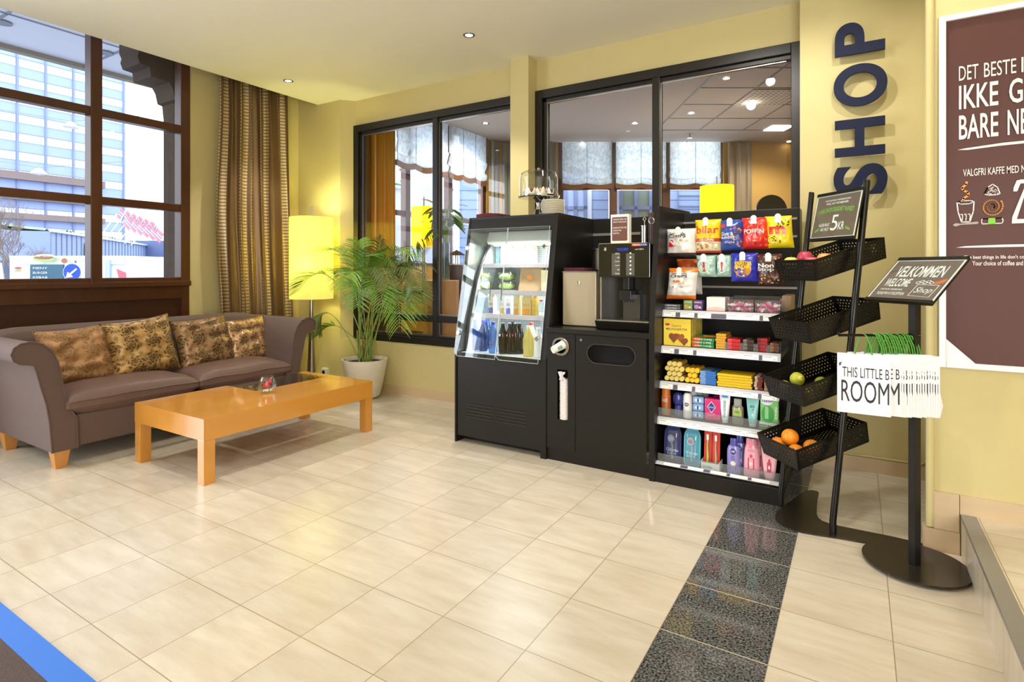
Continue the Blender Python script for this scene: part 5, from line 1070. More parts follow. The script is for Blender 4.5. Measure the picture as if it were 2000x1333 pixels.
def carton(u, w, h, c, c2, lab, Y=3.64, dp=.05, txt=None, top=None):
    x = PY(u, 600, Y).x; T = thing('drink_carton', lab, 'drink', (x, Y, zs)); b = MB(); b.box(-w/2, -dp/2, 0, w/2, dp/2, h*.82, mat('carton_'+c.strip('#'), c, .45)); b.add([(-w/2, -dp/2, h*.82), (w/2, -dp/2, h*.82), (w/2, dp/2, h*.82), (-w/2, dp/2, h*.82), (-w/2, 0, h), (w/2, 0, h)], [(0, 1, 5, 4), (2, 3, 4, 5), (0, 4, 3), (1, 2, 5)], mat('carton_'+(top or c).strip('#'), top or c, .45)); b.build('carton', T, local=True)
    d = MB(); P_ = lambda p, q: Vector((-w/2+p*w, -dp/2-.0008, q*h)); d.poly([(.05, .02), (.95, .02), (.95, .3), (.6, .36), (.3, .28), (.05, .33)], P_, mat('carton_'+c2.strip('#'), c2, .45))
    for k in range(3): d.ell((.25+.25*k, .5), .07, .10, P_, mat('carton_'+c2.strip('#'), c2, .45), 10)
    d.build('printing', T, local=True); return T
carton(928, .05, .145, '#a8c0d4', '#6c8cb4', 'pale blue carton at the left end of the lower chilled shelf')
carton(944, .075, .15, '#6c8798', '#7f9cac', 'large grey blue carton on the lower chilled shelf', top='#9ab4c0')
carton(962, .045, .145, '#d8cdb8', '#5a5ea0', 'beige carton with a purple foot on the lower chilled shelf')
carton(984, .04, .145, '#ece8f0', '#c8a850', 'white carton with yellow fruit, left of two on the lower chilled shelf')
carton(996, .04, .145, '#eeecf4', '#6a6ab8', 'white carton with a violet foot, right of two on the lower chilled shelf')
carton(1011, .045, .145, '#c9b98a', '#c98a2a', 'small orange printed carton on the lower chilled shelf')
carton(1031, .075, .145, '#c6b078', '#cf8a26', 'wide orange printed carton on the lower chilled shelf')
carton(1046, .03, .145, '#dcb04a', '#b8a030', 'narrow yellow carton on the lower chilled shelf')
bottle('juice_bottle', PY(1057, 600, 3.64).x, 3.64, zs, [(.0001, 0), (.026, 0), (.027, .08), (.02, .10), (.013, .105), (.013, .118), (.0001, .119)], '#c8ccd0', 'small clear juice bottle with a red cap', capk=5, capc='#d83a2a', glass=thin_glass('clear_bottle', '#e6ecf0', 1.45, 1.3, .1))
zs = .673
def water(x, y, lab, grp=None, c='#2c6ab8', lc=None, h=.24, r=.034, cap='#1f4fd0', deco=None):
    return bottle('water_bottle', x, y, zs, [(.0001, 0), (r*.9, 0), (r, .01), (r*.96, h*.28), (r, h*.5), (r, h*.62), (r*.55, h*.82), (r*.42, h*.88), (r*.45, h*.9), (r*.45, h*.97), (.0001, h*.98)], c, lab, group=grp, capk=8, capc=cap, glass=thin_glass('tinted_bottle_'+c.strip('#'), c, 1.45, 1.4, .22, c), deco=deco)
m_lb = mat('pale_blue_film', '#9cc4ea', .35)
wb = water(PY(928, 660, 3.60).x, 3.60, 'dark blue water bottle at the front left of the chilled cabinet floor', None, '#3d7cc0')
for u, y, lb in ((944, 3.58, 'dark blue water bottle second from the left on the cabinet floor'), (934, 3.72, 'dark blue water bottle in the back row at the left'), (952, 3.70, 'dark blue water bottle in the back row behind the pale blue bottle')): dup(wb, (PY(u, 660, y).x, y, zs), 0, lb)
water(PY(963, 660, 3.53).x, 3.53, 'pale blue water bottle with a dark triangle on its label', None, '#86b8ee', cap='#2438d8', deco=lambda d, S: (d.poly([(-.55, .06), (.4, .06), (-.1, .15)], S, mat('navy_label', '#2a2a7a', .4)), d.text('OLDEN', (-.4, .07, .3, .09), lambda p, q: S(p, q, .002), mat('red_label', '#d83a4a', .4))))
cola = thin_glass('cola_glass', '#2a140c', 1.45, 1.3, .8, '#120805')
def soda(x, y, lab, grp, lc, sc):
    r = .032; h = .235
    return bottle('soda_bottle', x, y, zs, [(.0001, 0), (r*.9, 0), (r, .012), (r, h*.55), (r*.9, h*.66), (r*.45, h*.86), (r*.40, h*.90), (r*.42, h*.91), (r*.42, h*.97), (.0001, h*.975)], '#2a1a18', lab, capk=8, capc='#15151a', glass=cola, group=grp, deco=lambda d, S: (d.poly([(-1, .125), (1, .125), (1, .155), (-1, .155)], S, mat('soda_label_'+lc.strip('#'), lc, .4)), d.ell((-.2, .140), .25, .010, lambda p, q: S(p, q, .002), mat('soda_label_'+sc.strip('#'), sc, .4))))
so0 = soda(PY(982, 660, 3.54).x, 3.54, 'cola bottle with a black label at the front of the cabinet floor', None, '#101014', '#e8e8e8')
so1 = soda(PY(996, 660, 3.56).x, 3.56, 'cola bottle with a navy label and red badge, nearest of its row', None, '#1c2a66', '#d8404a')
for k, (u, y) in enumerate(((1007, 3.58), (1002, 3.66), (1015, 3.60))): dup(so1, (PY(u, 660, y).x, y, zs), 0, ('navy label cola bottle second in the row', 'navy label cola bottle in the back row', 'navy label cola bottle beside the yellow drink')[k])
bottle('lemon_drink_bottle', PY(1032, 670, 3.52).x, 3.52, zs, [(.0001, 0), (.036, 0), (.038, .008), (.038, .13), (.034, .15), (.018, .19), (.014, .20), (.015, .201), (.015, .22), (.0001, .221)], '#e2d27a', 'pale yellow lemon drink bottle at the front of the cabinet floor', capk=7, capc='#e8e4c8', glass=thin_glass('lemon_bottle', '#f2e49a', 1.45, 1.4, .5, '#e8da88'), deco=lambda d, S: (d.poly([(-.9, .055), (.9, .055), (.9, .13), (-.9, .13)], S, mat('cream_label', '#f0eccf', .5)), d.text('SITRON', (-.5, .105, .3, .115), lambda p, q: S(p, q, .002), MATS['faint_grey_print'])))
bottle('milk_drink_bottle', PY(1051, 665, 3.53).x, 3.53, zs, [(.0001, 0), (.030, 0), (.032, .008), (.032, .14), (.024, .17), (.016, .185), (.016, .19), (.018, .191), (.018, .21), (.0001, .211)], '#eef0ec', 'white drink bottle against the right side of the cabinet floor', capk=7, capc='#eceff0')
bottle('orange_cap_bottle', PY(1038, 650, 3.66).x, 3.66, zs, [(.0001, 0), (.03, 0), (.032, .01), (.032, .16), (.016, .20), (.014, .21), (.016, .211), (.016, .232), (.0001, .233)], '#e8e6dc', 'white bottle with a red cap in the back row of the cabinet floor', capk=6, capc='#d8402a')
# ================================================================ fruit rack
m_rack = mat('satin_black_steel', '#15120f', .3, .3)
m_perfb = bpy.data.materials.new('perforated_black_steel'); m_perfb.use_nodes = True; nt = m_perfb.node_tree
b = nt.nodes['Principled BSDF']; b.inputs['Base Color'].default_value = rgb('#15120f'); b.inputs['Roughness'].default_value = .3
tc = nt.nodes.new('ShaderNodeTexCoord'); sp = nt.nodes.new('ShaderNodeSeparateXYZ'); nt.links.new(tc.outputs['UV'], sp.inputs[0])
row = mth(nt, 'FLOOR', mth(nt, 'DIVIDE', sp.outputs[1], .0165)); off = mth(nt, 'MULTIPLY', mth(nt, 'MODULO', row, 2), .0095)
fx = mth(nt, 'SUBTRACT', mth(nt, 'FRACT', mth(nt, 'DIVIDE', mth(nt, 'ADD', sp.outputs[0], off), .019)), .5); fy = mth(nt, 'SUBTRACT', mth(nt, 'FRACT', mth(nt, 'DIVIDE', sp.outputs[1], .0165)), .5)
dd = mth(nt, 'ADD', mth(nt, 'POWER', mth(nt, 'MULTIPLY', fx, .019), 2), mth(nt, 'POWER', mth(nt, 'MULTIPLY', fy, .0165), 2))
hole_ = mth(nt, 'GREATER_THAN', dd, .0000115); nt.links.new(hole_, b.inputs['Alpha'])
rk = thing('fruit_rack', 'leaning black metal rack of four perforated fruit baskets beside the snack unit', 'rack', (-.2, 3.3, 0))
pts = [(70, 440), (90, 400), (150, 345), (230, 290), (310, 230), (370, 195), (430, 190), (480, 200), (497, 215), (485, 270), (478, 340), (475, 420), (490, 460), (530, 490), (600, 515), (700, 540), (850, 570), (1000, 600), (1200, 640), (1400, 685), (1500, 707), (1545, 730), (1545, 755), (1510, 770), (1450, 765), (1300, 748), (1100, 722), (900, 695), (700, 660), (500, 630), (350, 605), (250, 580), (160, 545), (100, 505), (72, 470)]
poly = []
for x, y in pts: q = PZ(1500+x/5, 920+y/5, .006); poly.append((q.x, q.y))
MB().prism(poly, lambda a, c: Vector((a, c, .0005)), (0, 0, .006), mat('dark_bronze_plate', '#39322a', .22, .4)).build('base_plate', rk)
LX, LY = .082, .082
for (x, y, r) in ((-.105, 3.168, .0155), (-.362, 3.40, .0145)):
    zt = 1.735 if r > .015 else 1.72
    MB().tube([(x, y, .006), (x, y, .07), (x+LX*.10, y+LY*.10, .16), (x+LX*zt, y+LY*zt, zt)], r, m_rack, 16).cyl((x+LX*zt-.001, y+LY*zt, zt), (x+LX*(zt+.01), y+LY*(zt+.01), zt+.01), r*.95, m_rack, n=16).build('post', rk)
yaw, tl = .817, .276
bu = Vector((math.sin(yaw)*math.cos(tl), math.cos(yaw)*math.cos(tl), math.sin(tl))); bv = Vector((math.cos(yaw), -math.sin(yaw), 0)); bn = bv.cross(bu)
def bcen(z): return Vector((-.253+.081*z, 3.278+.082*z, z))
def bpt(z, a, c, d): return bcen(z)+bu*a+bv*c-bn*d
def panel(mb, Q, inset=.014):
    """four corner points: solid rim and perforated middle"""
    Q = [Vector(q) for q in Q]; w = (Q[1]-Q[0]).length; h = (Q[3]-Q[0]).length; iu, iv = inset/w, inset/h
    bl = lambda s, t: (Q[0]*(1-s)+Q[1]*s)*(1-t)+(Q[3]*(1-s)+Q[2]*s)*t
    I = [bl(iu, iv), bl(1-iu, iv), bl(1-iu, 1-iv), bl(iu, 1-iv)]
    mb.add(Q+I, [(0, 1, 5, 4), (1, 2, 6, 5), (2, 3, 7, 6), (3, 0, 4, 7)], m_rack)
    uw = round((w-2*inset)/.019)*.019; uh = round((h-2*inset)/.0165)*.0165
    mb.add(I, [(0, 1, 2, 3)], m_perfb, uvs=[(0, 0), (uw, 0), (uw, uh), (0, uh)])
for z in (.474, .785, 1.096, 1.408):
    mb = MB(); hl, hw, dp, iw = .211, .1525, .111, .020
    R = [bpt(z, a*hl, c*hw, 0) for a, c in ((-1, -1), (-1, 1), (1, 1), (1, -1))]; B = [bpt(z, a*(hl+.002), c*(hw-iw), dp) for a, c in ((-1, -1), (-1, 1), (1, 1), (1, -1))]
    for k in range(4): panel(mb, [B[k], B[(k+1) % 4], R[(k+1) % 4], R[k]])
    panel(mb, B); mb.build('basket', rk, solid=.0015)
# fruit
def fruit(kind, name, z, a, c, r, d, label, colr, col2=None, shape=None):
    p = bpt(z, a, c, .111-r-.002-d); key = 'skin_'+colr.strip('#')+(col2 or '').strip('#')
    m_ = mat(key, colr, .42, var=.10, vscale=9, bump=.15, bscale=120) if not col2 else None
    if col2:
        if key in MATS: m_ = MATS[key]
        else:
            m_ = mat(key, colr, .35, var=.1, vscale=3); nt = m_.node_tree; mx = [n for n in nt.nodes if n.type == 'MIX'][0]; mx.inputs[6].default_value = rgb(col2); mx.inputs[7].default_value = rgb(colr)
            [n for n in nt.nodes if n.type == 'TEX_NOISE'][0].inputs['Scale'].default_value = 7
            cr = nt.nodes.new('ShaderNodeValToRGB'); cr.color_ramp.elements[0].position = .42; cr.color_ramp.elements[1].position = .58; n = [n for n in nt.nodes if n.type == 'TEX_NOISE'][0]; nt.links.new(n.outputs[0], cr.inputs[0]); nt.links.new(cr.outputs[0], mx.inputs[0])
    T = thing(name, label, 'fruit', p); bb = MB()
    if shape == 'pear': bb.lathe([(.0001, -r), (r*.5, -r*.93), (r*.9, -r*.5), (r, 0), (r*.85, r*.5), (r*.55, r*1.0), (r*.4, r*1.4), (r*.2, r*1.6), (.0001, r*1.62)], (0, 0, 0), m_, 28, M=Matrix.Rotation(1.25, 4, 'X') @ Matrix.Rotation(.4, 4, 'Y')); 
    elif shape == 'apple': bb.ball((0, 0, 0), r, m_, 28, 18, fn=lambda q: 1-.16*max(0, q.z)**12-.10*max(0, -q.z)**10+.0*q.x)
    else: bb.ball((0, 0, 0), r, m_, 28, 18)
    bb.build('flesh', T, local=True)
    s_ = MB()
    if shape == 'pear': M = Matrix.Rotation(1.25, 4, 'X') @ Matrix.Rotation(.4, 4, 'Y'); s_.tube([M @ Vector((0, 0, r*1.6)), M @ Vector((.004, 0, r*1.95))], .002, mat('fruit_stalk', '#5a4426', .8), 6)
    elif shape == 'apple': s_.tube([Vector((0, 0, r*.82)), Vector((.003, 0, r*1.12))], .0018, mat('fruit_stalk', '#5a4426', .8), 6)
    else: s_.ball((-.2*r, -.75*r, r*.66), r*.06, mat('orange_navel', '#6b6a30', .8), 8, 6)
    s_.build('stalk', T, local=True); return T
for a, c, d, lb in ((-.155, -.075, 0, 'orange at the left corner of the lowest basket'), (-.150, .055, 0, 'orange at the near corner of the lowest basket'), (-.115, -.015, .050, 'orange lying on top of the others in the lowest basket'), (-.065, .070, 0, 'orange furthest right in the lowest basket')):
    fruit('o', 'orange_fruit', .474, a, c, .042, d, lb, '#f5921e')
fruit('p', 'pear', .785, -.150, -.075, .034, .004, 'small yellow green pear at the left of the pear basket', '#b9b24c', None, 'pear')
fruit('p', 'pear', .785, -.120, .0, .036, .050, 'large speckled yellow green pear lying on top of the pear basket', '#c4c23e', None, 'pear')
fruit('p', 'pear', .785, -.140, .075, .032, .002, 'golden pear at the near corner of the pear basket', '#cdb45a', None, 'pear')
fruit('p', 'pear', .785, -.045, .075, .034, .020, 'green pear at the right of the pear basket', '#a3aa3e', None, 'pear')
fruit('a', 'apple', 1.408, -.165, -.085, .038, .040, 'pale yellow apple at the left of the top basket', '#e3cf6a', None, 'apple')
fruit('a', 'apple', 1.408, -.125, -.020, .039, .058, 'dark red apple on top of the others in the top basket', '#b83a52', '#8e2440', 'apple')
fruit('a', 'apple', 1.408, -.150, .045, .038, .034, 'pink red apple at the near corner of the top basket', '#d86a72', '#c0485c', 'apple')
fruit('a', 'apple', 1.408, -.080, .060, .038, .034, 'peach coloured apple furthest right in the top basket', '#ecb46a', '#dc7a5c', 'apple')
# ---------------------------------------------------------------- signs
wt = MATS['white_print']; gr = mat('green_print', '#7fc43a', .6); org = mat('orange_print', '#d8682a', .6); slate = mat('taupe_poster', '#6d5a4e', .55, var=.03)
def signframe(root, c, yaw, t, w, h):
    U = Vector((math.cos(yaw), math.sin(yaw), 0)); B = Vector((-math.sin(yaw)*math.cos(t), math.cos(yaw)*math.cos(t), math.sin(t))); Nn = U.cross(B).normalized(); c = Vector(c)
    Rm = Matrix((U.to_4d(), B.to_4d(), Nn.to_4d(), (0, 0, 0, 1))); Rm = Matrix(((U.x, B.x, Nn.x, c.x), (U.y, B.y, Nn.y, c.y), (U.z, B.z, Nn.z, c.z), (0, 0, 0, 1)))
    MB().box(-w/2, -h/2, -.012, w/2, h/2, -.002, m_rack, M=Rm).build('backing', root, bevel=.002)
    f = .016; mb = MB(); mb.box(-w/2, h/2-f, -.002, w/2, h/2, .006, m_rack, M=Rm); mb.build('clamp_bar', root); MB().box(-w/2, -h/2, -.002, w/2, -h/2+f, .006, m_rack, M=Rm).build('clamp_bar', root)
    mb = MB(); mb.box(-w/2+.002, -h/2+f, -.002, w/2-.002, h/2-f, .0005, m_paper, M=Rm); mb.box(-w/2+.008, -h/2+f+.005, .0005, w/2-.008, h/2-f-.005, .001, slate, M=Rm); mb.build('poster_sheet', root)
    MB().box(-w/2-.004, -h/2, .002, w/2+.006, h/2, .0035, m_acr, M=Rm).build('clear_cover', root)
    iw, ih = w-.018, h-2*f-.012
    return lambda a, c_, e=.0014: Rm @ Vector((-iw/2+a*iw, -ih/2+c_*ih, e))
sg = thing('price_sign', 'taupe fruit price sign reading 5 KR clipped between the rack posts', 'sign', (-.10, 3.35, 1.45))
P = signframe(sg, (-.101, 3.35, 1.579), -.839, 1.353, .309, .262); mb = MB()
mb.text('NYHET! KJØP FRUKT I RESEPSJONEN SOM ER', (.20, .86, .80, .91), P, wt, .015); mb.text('FULL AV VITAMINER', (.24, .79, .76, .84), P, wt, .015)
s_ = 'I VÅR SHOP DØGNET RUNDT'; v, f = text_geo(s_, .01); mb.add([P(.08+.84*q[0], .56+.15*q[1]+.05*math.sin(q[0]*PI)) for q in v], f, gr)
mb.text('5', (.44, .14, .60, .52), P, wt, .0); mb.text('KR', (.62, .15, .76, .34), P, wt, .01); mb.text('VALGFRI FRUKT', (.14, .25, .41, .33), P, wt, .01); mb.text('ANY FRUIT', (.20, .14, .41, .22), P, wt, .01)
for cx_, s_ in ((.08, 1), (.88, -1)):
    for k in range(4): mb.ell((cx_+.022*k*s_, .14+.02*(k % 2)+.01*k), .024, .022, P, gr, 8)
    mb.stroke([(cx_-.03*s_, .12), (cx_+.09*s_, .20)], .012, P, gr)
mb.build('lettering', sg)
ws = thing('welcome_stand', 'black floor stand with a tilted taupe welcome sign on a round base', 'sign stand', (.212, 3.01, 0))
MB().cyl((.212, 3.02, .0135), (.212, 3.02, .020), .198, MATS['dark_bronze_plate'], n=72).build('base_disc', ws, bevel=.0015)
M = Matrix.Translation((.209, 2.998, 0)) @ Matrix.Rotation(-.78, 4, 'Z'); MB().box(-.0165, -.0165, .02, .0165, .0165, 1.245, m_blackm, M=M).build('post', ws, bevel=.002)
P = signframe(ws, (.207, 2.97, 1.257), -.777, .762, .312, .275); mb = MB()
mb.text('VELKOMMEN', (.12, .56, .88, .86), P, wt, .015); mb.text('WELCOME', (.08, .30, .48, .52), P, wt, .015); mb.text('VI BETALER I RESEPSJONEN', (.08, .19, .44, .245), P, wt, .01); mb.text('PLEASE PAY AT RECEPTION', (.08, .08, .52, .155), P, wt, .01)
mb.stroke([(.60, .08), (.92, .06), (.94, .36), (.62, .37)], .010, P, wt, True); mb.text('Shop', (.64, .12, .90, .30), P, wt, .0, shear=.3)
for k in range(5): mb.ell((.60+.05*k, .42+.03*(k % 2)), .035, .035, P, wt, 12); mb.ell((.60+.05*k, .42+.03*(k % 2)), .022, .022, lambda a, c_: P(a, c_, .0018), slate, 10)
mb.poly([(.80, .40), (.95, .52), (.99, .52), (.97, .42), (.88, .38)], P, org); mb.build('lettering', ws)
# bag rail and bags
pr = Vector((.209, 2.998, 1.015)); re = pr-RV*.33
mb = MB(); mb.tube([pr, re, re+Vector((0, 0, .012))], .006, m_rack, 10); mb.cyl(pr+Vector((.02, .0, 0)), pr-Vector((.02, 0, 0)), .01, m_rack, n=12); mb.build('bag_rail', ws)
m_bagp = mat('white_bag_paper', '#eceaf0', .6, bump=.05, bscale=20); m_grh = mat('green_twisted_handle', '#4f9a34', .6, var=.25, vscale=60)
ink = MATS['black_print']
bgr = thing('paper_carrier_bag', 'front white paper carrier bag with green handles and black lettering', 'bag', (0, 0, 0))
bw_, bh = .198, .262
mb = MB(); mb.box(-bw_/2, -.0018, 0, bw_/2, .0018, bh, m_bagp); mb.build('bag_body', bgr, local=True)
mb = MB(); mb.add([(bw_/2-.035, .002, .0), (bw_/2, -.0015, 0), (bw_/2+.012, .010, .05), (bw_/2, -.0015, .11)], [(0, 1, 2), (1, 3, 2)], m_bagp); mb.build('loose_fold', bgr, local=True)
P = lambda a, c, e=.0026: Vector((-bw_/2+a*bw_, -e, c*bh)); mb = MB()
mb.text('THIS LITTLE B', (.10, .60, .97, .77), P, ink, .0); mb.text('ROOM', (.08, .19, .97, .55), P, ink, .0)
mb.ell((.055, .81), .022, .030, P, mat('slate_bird_print', '#4a5a7a', .6), 12); mb.poly([(.035, .79), (.0, .74), (.05, .80)], P, ink); mb.poly([(.06, .83), (.10, .86), (.07, .81)], P, ink); mb.build('lettering', bgr, local=True)
mb = MB(); zt = 1.015+.004-(1.015-.082-bh)
for y in (-.0015, .0015): mb.tube([(-.032, y, bh-.002), (-.026, y*2, bh+.035), (-.010, y*2, zt-.006), (0, y, zt+.001), (.010, y*2, zt-.006), (.026, y*2, bh+.035), (.032, y, bh-.002)], .0031, m_grh, 6)
mb.build('handle', bgr, local=True)
q = pr-RV*.222; bgr.location = (q.x, q.y, 1.015-.082-bh)
for k in range(16):
    q = pr-RV*(.180-.0112*k)
    dup(bgr, (q.x+random.uniform(-.002, .002), q.y, 1.015-.082-bh+random.uniform(-.004, .004)), 0, ORD[k]+' white carrier bag hanging behind the front one, counted towards the post' if k < 15 else 'white paper carrier bag nearest the post, last of the row', 'carrier bags behind the front one' if k < 15 else None)
# ---------------------------------------------------------------- SHOP letters
m_navy = mat('navy_letter_face', '#141b36', .6, spec=.2)
xl, xr = PY(1630.5, 300, 4.21).x, PY(1729, 300, 4.21).x
for ch, za, zb in (('S', 1.777, 1.972), ('H', 2.028, 2.264), ('O', 2.345, 2.612), ('P', 2.680, 2.884)):
    dz = .012 if ch in 'SO' else 0
    b = MB(); b.text(ch, (0, 0, 1, 1), lambda a, c: Vector((xr+dz-c*(xr-xl+dz*1.6), 4.215, za+(zb-za)*a)), m_navy, .028)
    T = b.build('sign_letter', label='raised dark navy wall letter %s, turned on its side' % ch, cat='letter', solid=.022)
    c0 = Vector(((xl+xr)/2, 4.24, (za+zb)/2))
    st = MB()
    off_ = {'S': (.0, .0), 'H': (0, 0), 'O': (.0, (zb-za)*.42), 'P': (.05, -(zb-za)*.4)}[ch]
    st.cyl((c0.x+off_[0], 4.22, c0.z+off_[1]), (c0.x+off_[0], 4.286, c0.z+off_[1]), .006, m_steel, n=8); st.build('stand_off', T)
# ---------------------------------------------------------------- wall poster
ps = thing('wall_poster', 'large brown coffee advertising poster in a white metal frame on the right wall', 'poster', (.95, 3.25, .85))
mpf = mat('white_snap_frame', '#e4e2e6', .35); PYF = 3.225; z0p, z1p = .852, 2.462; xp0, xp1 = .317, 1.56
mb = MB(); fw = .026
mb.box(xp0, PYF, z0p, xp0+fw, 3.249, z1p, mpf); mb.box(xp1-fw, PYF, z0p, xp1, 3.249, z1p, mpf); mb.box(xp0+fw, PYF, z1p-fw, xp1-fw, 3.249, z1p, mpf); mb.box(xp0+fw, PYF, z0p, xp1-fw, 3.249, z0p+fw, mpf); mb.build('snap_frame', ps, bevel=.003)
mb = MB(); mb.grid(lambda u, v: Vector((xp0+.02+u*(xp1-xp0-.04), PYF+.014-.004*math.exp(-((u-.12)**2)/.004)*math.exp(-((v-.85)**2)/.03)-.002*math.sin(u*5+v*3), z0p+.02+v*(z1p-z0p-.04))), 60, 60, mat('poster_chocolate', '#57332c', .5, spec=.3, var=.03)); mb.build('poster_sheet', ps)
mb = MB(); mb.poly([(xp0+fw, z0p+fw), (xp0+fw+.105, z0p+fw), (xp0+fw, z0p+fw+.105)], lambda a, c: Vector((a, PYF+.006, c)), mpf); mb.build('bare_corner', ps)
mb = MB(); Q = lambda a, c, e=0: Vector((a, PYF+.0065-e, c)); wpt = mat('off_white_print', '#ece4e0', .5)
def X(u): return PY(u, 500, PYF+.006).x
def Z(u, v): return PY(u, v, PYF+.006).z
mb.text('DET', (X(1873), Z(1873, 158), X(1911), Z(1873, 130)), Q, wpt, .0); mb.text('BESTE', (X(1922), Z(1873, 158), X(1985), Z(1873, 130)), Q, wpt, .0); mb.text('I', (X(1995), Z(1873, 158), X(1999), Z(1873, 130)), Q, wpt)
mb.text('IKKE', (X(1873), Z(1873, 214), X(1950), Z(1873, 168)), Q, wpt, .012); mb.text('GI', (X(1971), Z(1873, 214), X(2008), Z(1873, 168)), Q, wpt, .012)
mb.text('BARE', (X(1873), Z(1873, 273), X(1950), Z(1873, 226)), Q, wpt, .012); mb.text('NE', (X(1968), Z(1873, 273), X(2008), Z(1873, 226)), Q, wpt, .012)
zl = Z(1870, 293); mb.poly([(X(1870), zl), (X(1885), zl+.004), (X(1960), zl+.014), (X(1960)+.6, zl+.02), (X(1960)+.6, zl+.012), (X(1950), zl+.002), (X(1890), zl-.004)], Q, wpt)
mb.text('VALGFRI KAFFE MED N', (X(1881), Z(1881, 345), X(2003), Z(1881, 331)), Q, wpt, .005)
# cup
cx_ = X(1887); k_ = X(1888)-X(1887); zc_ = Z(1887, 415)
S2 = lambda px, py: (X(1860+px/5.557), Z(1887, 320+py/5.557))
def pp(L): return [(X(1860+a/5.557), Z(1887, 320+c/5.557)) for a, c in L]
mb.stroke(pp([(50, 412), (62, 520), (100, 632), (190, 632), (228, 520), (236, 412)]), .0045, Q, wpt); mb.stroke(pp([(50, 412), (90, 402), (190, 402), (236, 412), (190, 436), (90, 436)]), .0035, Q, wpt, True)
for a in (90, 130, 172): mb.stroke(pp([(a, 550), (a+18, 545), (a+22, 580), (a+16, 615)]), .0035, Q, wpt)
mb.poly(pp([(8, 655), (40, 642), (90, 650), (270, 632), (288, 645), (270, 658), (90, 662), (40, 678), (12, 670)]), Q, mat('grey_spoon_print', '#a89c98', .5))
mb.stroke(pp([(155, 200), (150, 225), (105, 260), (120, 290), (170, 310), (175, 345), (120, 375), (118, 398)]), .009, Q, mat('amber_print', '#e2933e', .5))
# chocolate, bun, roll
mb.stroke(pp([(348, 340), (385, 270), (438, 240), (490, 275), (518, 345), (480, 354), (390, 354)]), .004, Q, wpt, True)
random.seed(21)
for k in range(60):
    a = random.uniform(370, 500); c = random.uniform(265, 345)
    if abs(a-438)/80 < (c-235)/120: mb.ell(pp([(a, c)])[0], .0022, .0016, Q, wpt, 6)
am = MATS['amber_print']; L = []
for k in range(60): t = k/59*4.6*PI; r = 118-20*t/PI*1.05; L.append((432+r*math.cos(t-.6)*1.02, 480+r*math.sin(t-.6)*.86))
mb.stroke(pp(L), .0052, Q, am)
mb.stroke(pp([(325, 605), (540, 602), (552, 630), (540, 658), (325, 660), (316, 632)]), .0038, Q, wpt, True); mb.poly(pp([(392, 600), (465, 600), (470, 664), (384, 664)]), lambda a, c: Q(a, c, .0006), gr)
mb.poly(pp([(665, 290), (700, 215), (760, 208), (800, 215), (800, 250), (740, 250), (705, 330), (662, 330)]), Q, wpt); mb.poly(pp([(780, 300), (800, 330), (700, 620), (800, 622), (800, 665), (645, 665), (650, 600)]), Q, wpt)
zl = Z(1867, 484); mb.poly([(X(1867), zl), (X(1885), zl+.006), (X(1960), zl+.010), (X(1960)+.6, zl+.012), (X(1960)+.6, zl+.003), (X(1950), zl-.001), (X(1885), zl-.001)], Q, wpt)
mb.text('The best things in life don\'t co', (X(1883), Z(1899, 508), X(2001), Z(1899, 499)), Q, wpt, .012); mb.text('Your choice of coffee and', (X(1899), Z(1899, 519), X(1998), Z(1899, 510)), Q, wpt, .012)
mb.build('printing', ps)
# ================================================================ breakfast room behind the glass
m_w2 = mat('room_ochre_wall', '#b8924a', .8); m_c2 = mat('room_grey_ceiling', '#b8b0a8', .85); m_car = mat('blue_grey_carpet', '#4a4a5e', .95, var=.3, vscale=60)
CA = Vector((-5.70, 8.68, 0)); DB = 0  # corner of the two window walls
struct(MB().box(-5.9, 4.6, -.2, 2.2, 15, .0, m_car), 'floor_room_beyond')
struct(MB().box(-6.0, 4.61, ZC2, 2.2, 15, ZC2+.1, m_c2).box(-5.9, 4.56, ZC+.12, 2.2, 4.62, ZC2+.1, m_w2), 'ceiling_room_beyond')
def yA(u): return PX(u, 500, -5.7).y
mb = MB(); y0, y1 = yA(764), yA(950)
mb.box(-5.88, 4.6, 0, -5.7, y0, ZC2, m_w2); mb.box(-5.88, y1, 0, -5.7, 8.75, ZC2, m_w2); mb.box(-5.88, y0, 0, -5.7, y1, 1.35, m_w2); struct(mb, 'wall_room_left')
mb = MB()
for u in (766, 797, 880, 946): y = yA(u); mb.box(-5.80, y-.05, 1.3, -5.70, y+.05, ZC2, m_brown)
for z in (1.36, 2.13, 2.86): mb.box(-5.79, y0, z-.04, -5.71, y1, z+.04, m_brown)
struct(mb, 'window_5')
RB = Matrix(((RV.x, FV.x, 0, CA.x), (RV.y, FV.y, 0, CA.y), (0, 0, 1, 0), (0, 0, 0, 1)))  # local x along wall B, local y away
dB = CA.dot(FV)
def sB(u): return (u-1000)/FPX*dB-CA.dot(RV)
def zB(v): return CH-(v-HY)*dB/FPX
mb = MB(); s0, s1 = sB(1090), sB(1412)
mb.box(-.1, 0, 0, s0, .15, ZC2, m_w2, M=RB); mb.box(s1, 0, 0, 9.5, .15, ZC2, m_w2, M=RB); mb.box(s0, 0, 0, s1, .15, 1.35, m_w2, M=RB); struct(mb, 'wall_room_back')
struct(MB().box(1.9, 4.6, 0, 2.1, 15, ZC2, m_w2), 'wall_room_right')
mb = MB()
for u in (1093, 1198, 1302, 1411): s = sB(u); mb.box(s-.07, .02, 1.3, s+.07, .12, ZC2, m_brown, M=RB)
for z in (1.38, 2.84): mb.box(s0, .03, z-.06, s1, .11, z+.06, m_brown, M=RB)
struct(mb, 'window_6')
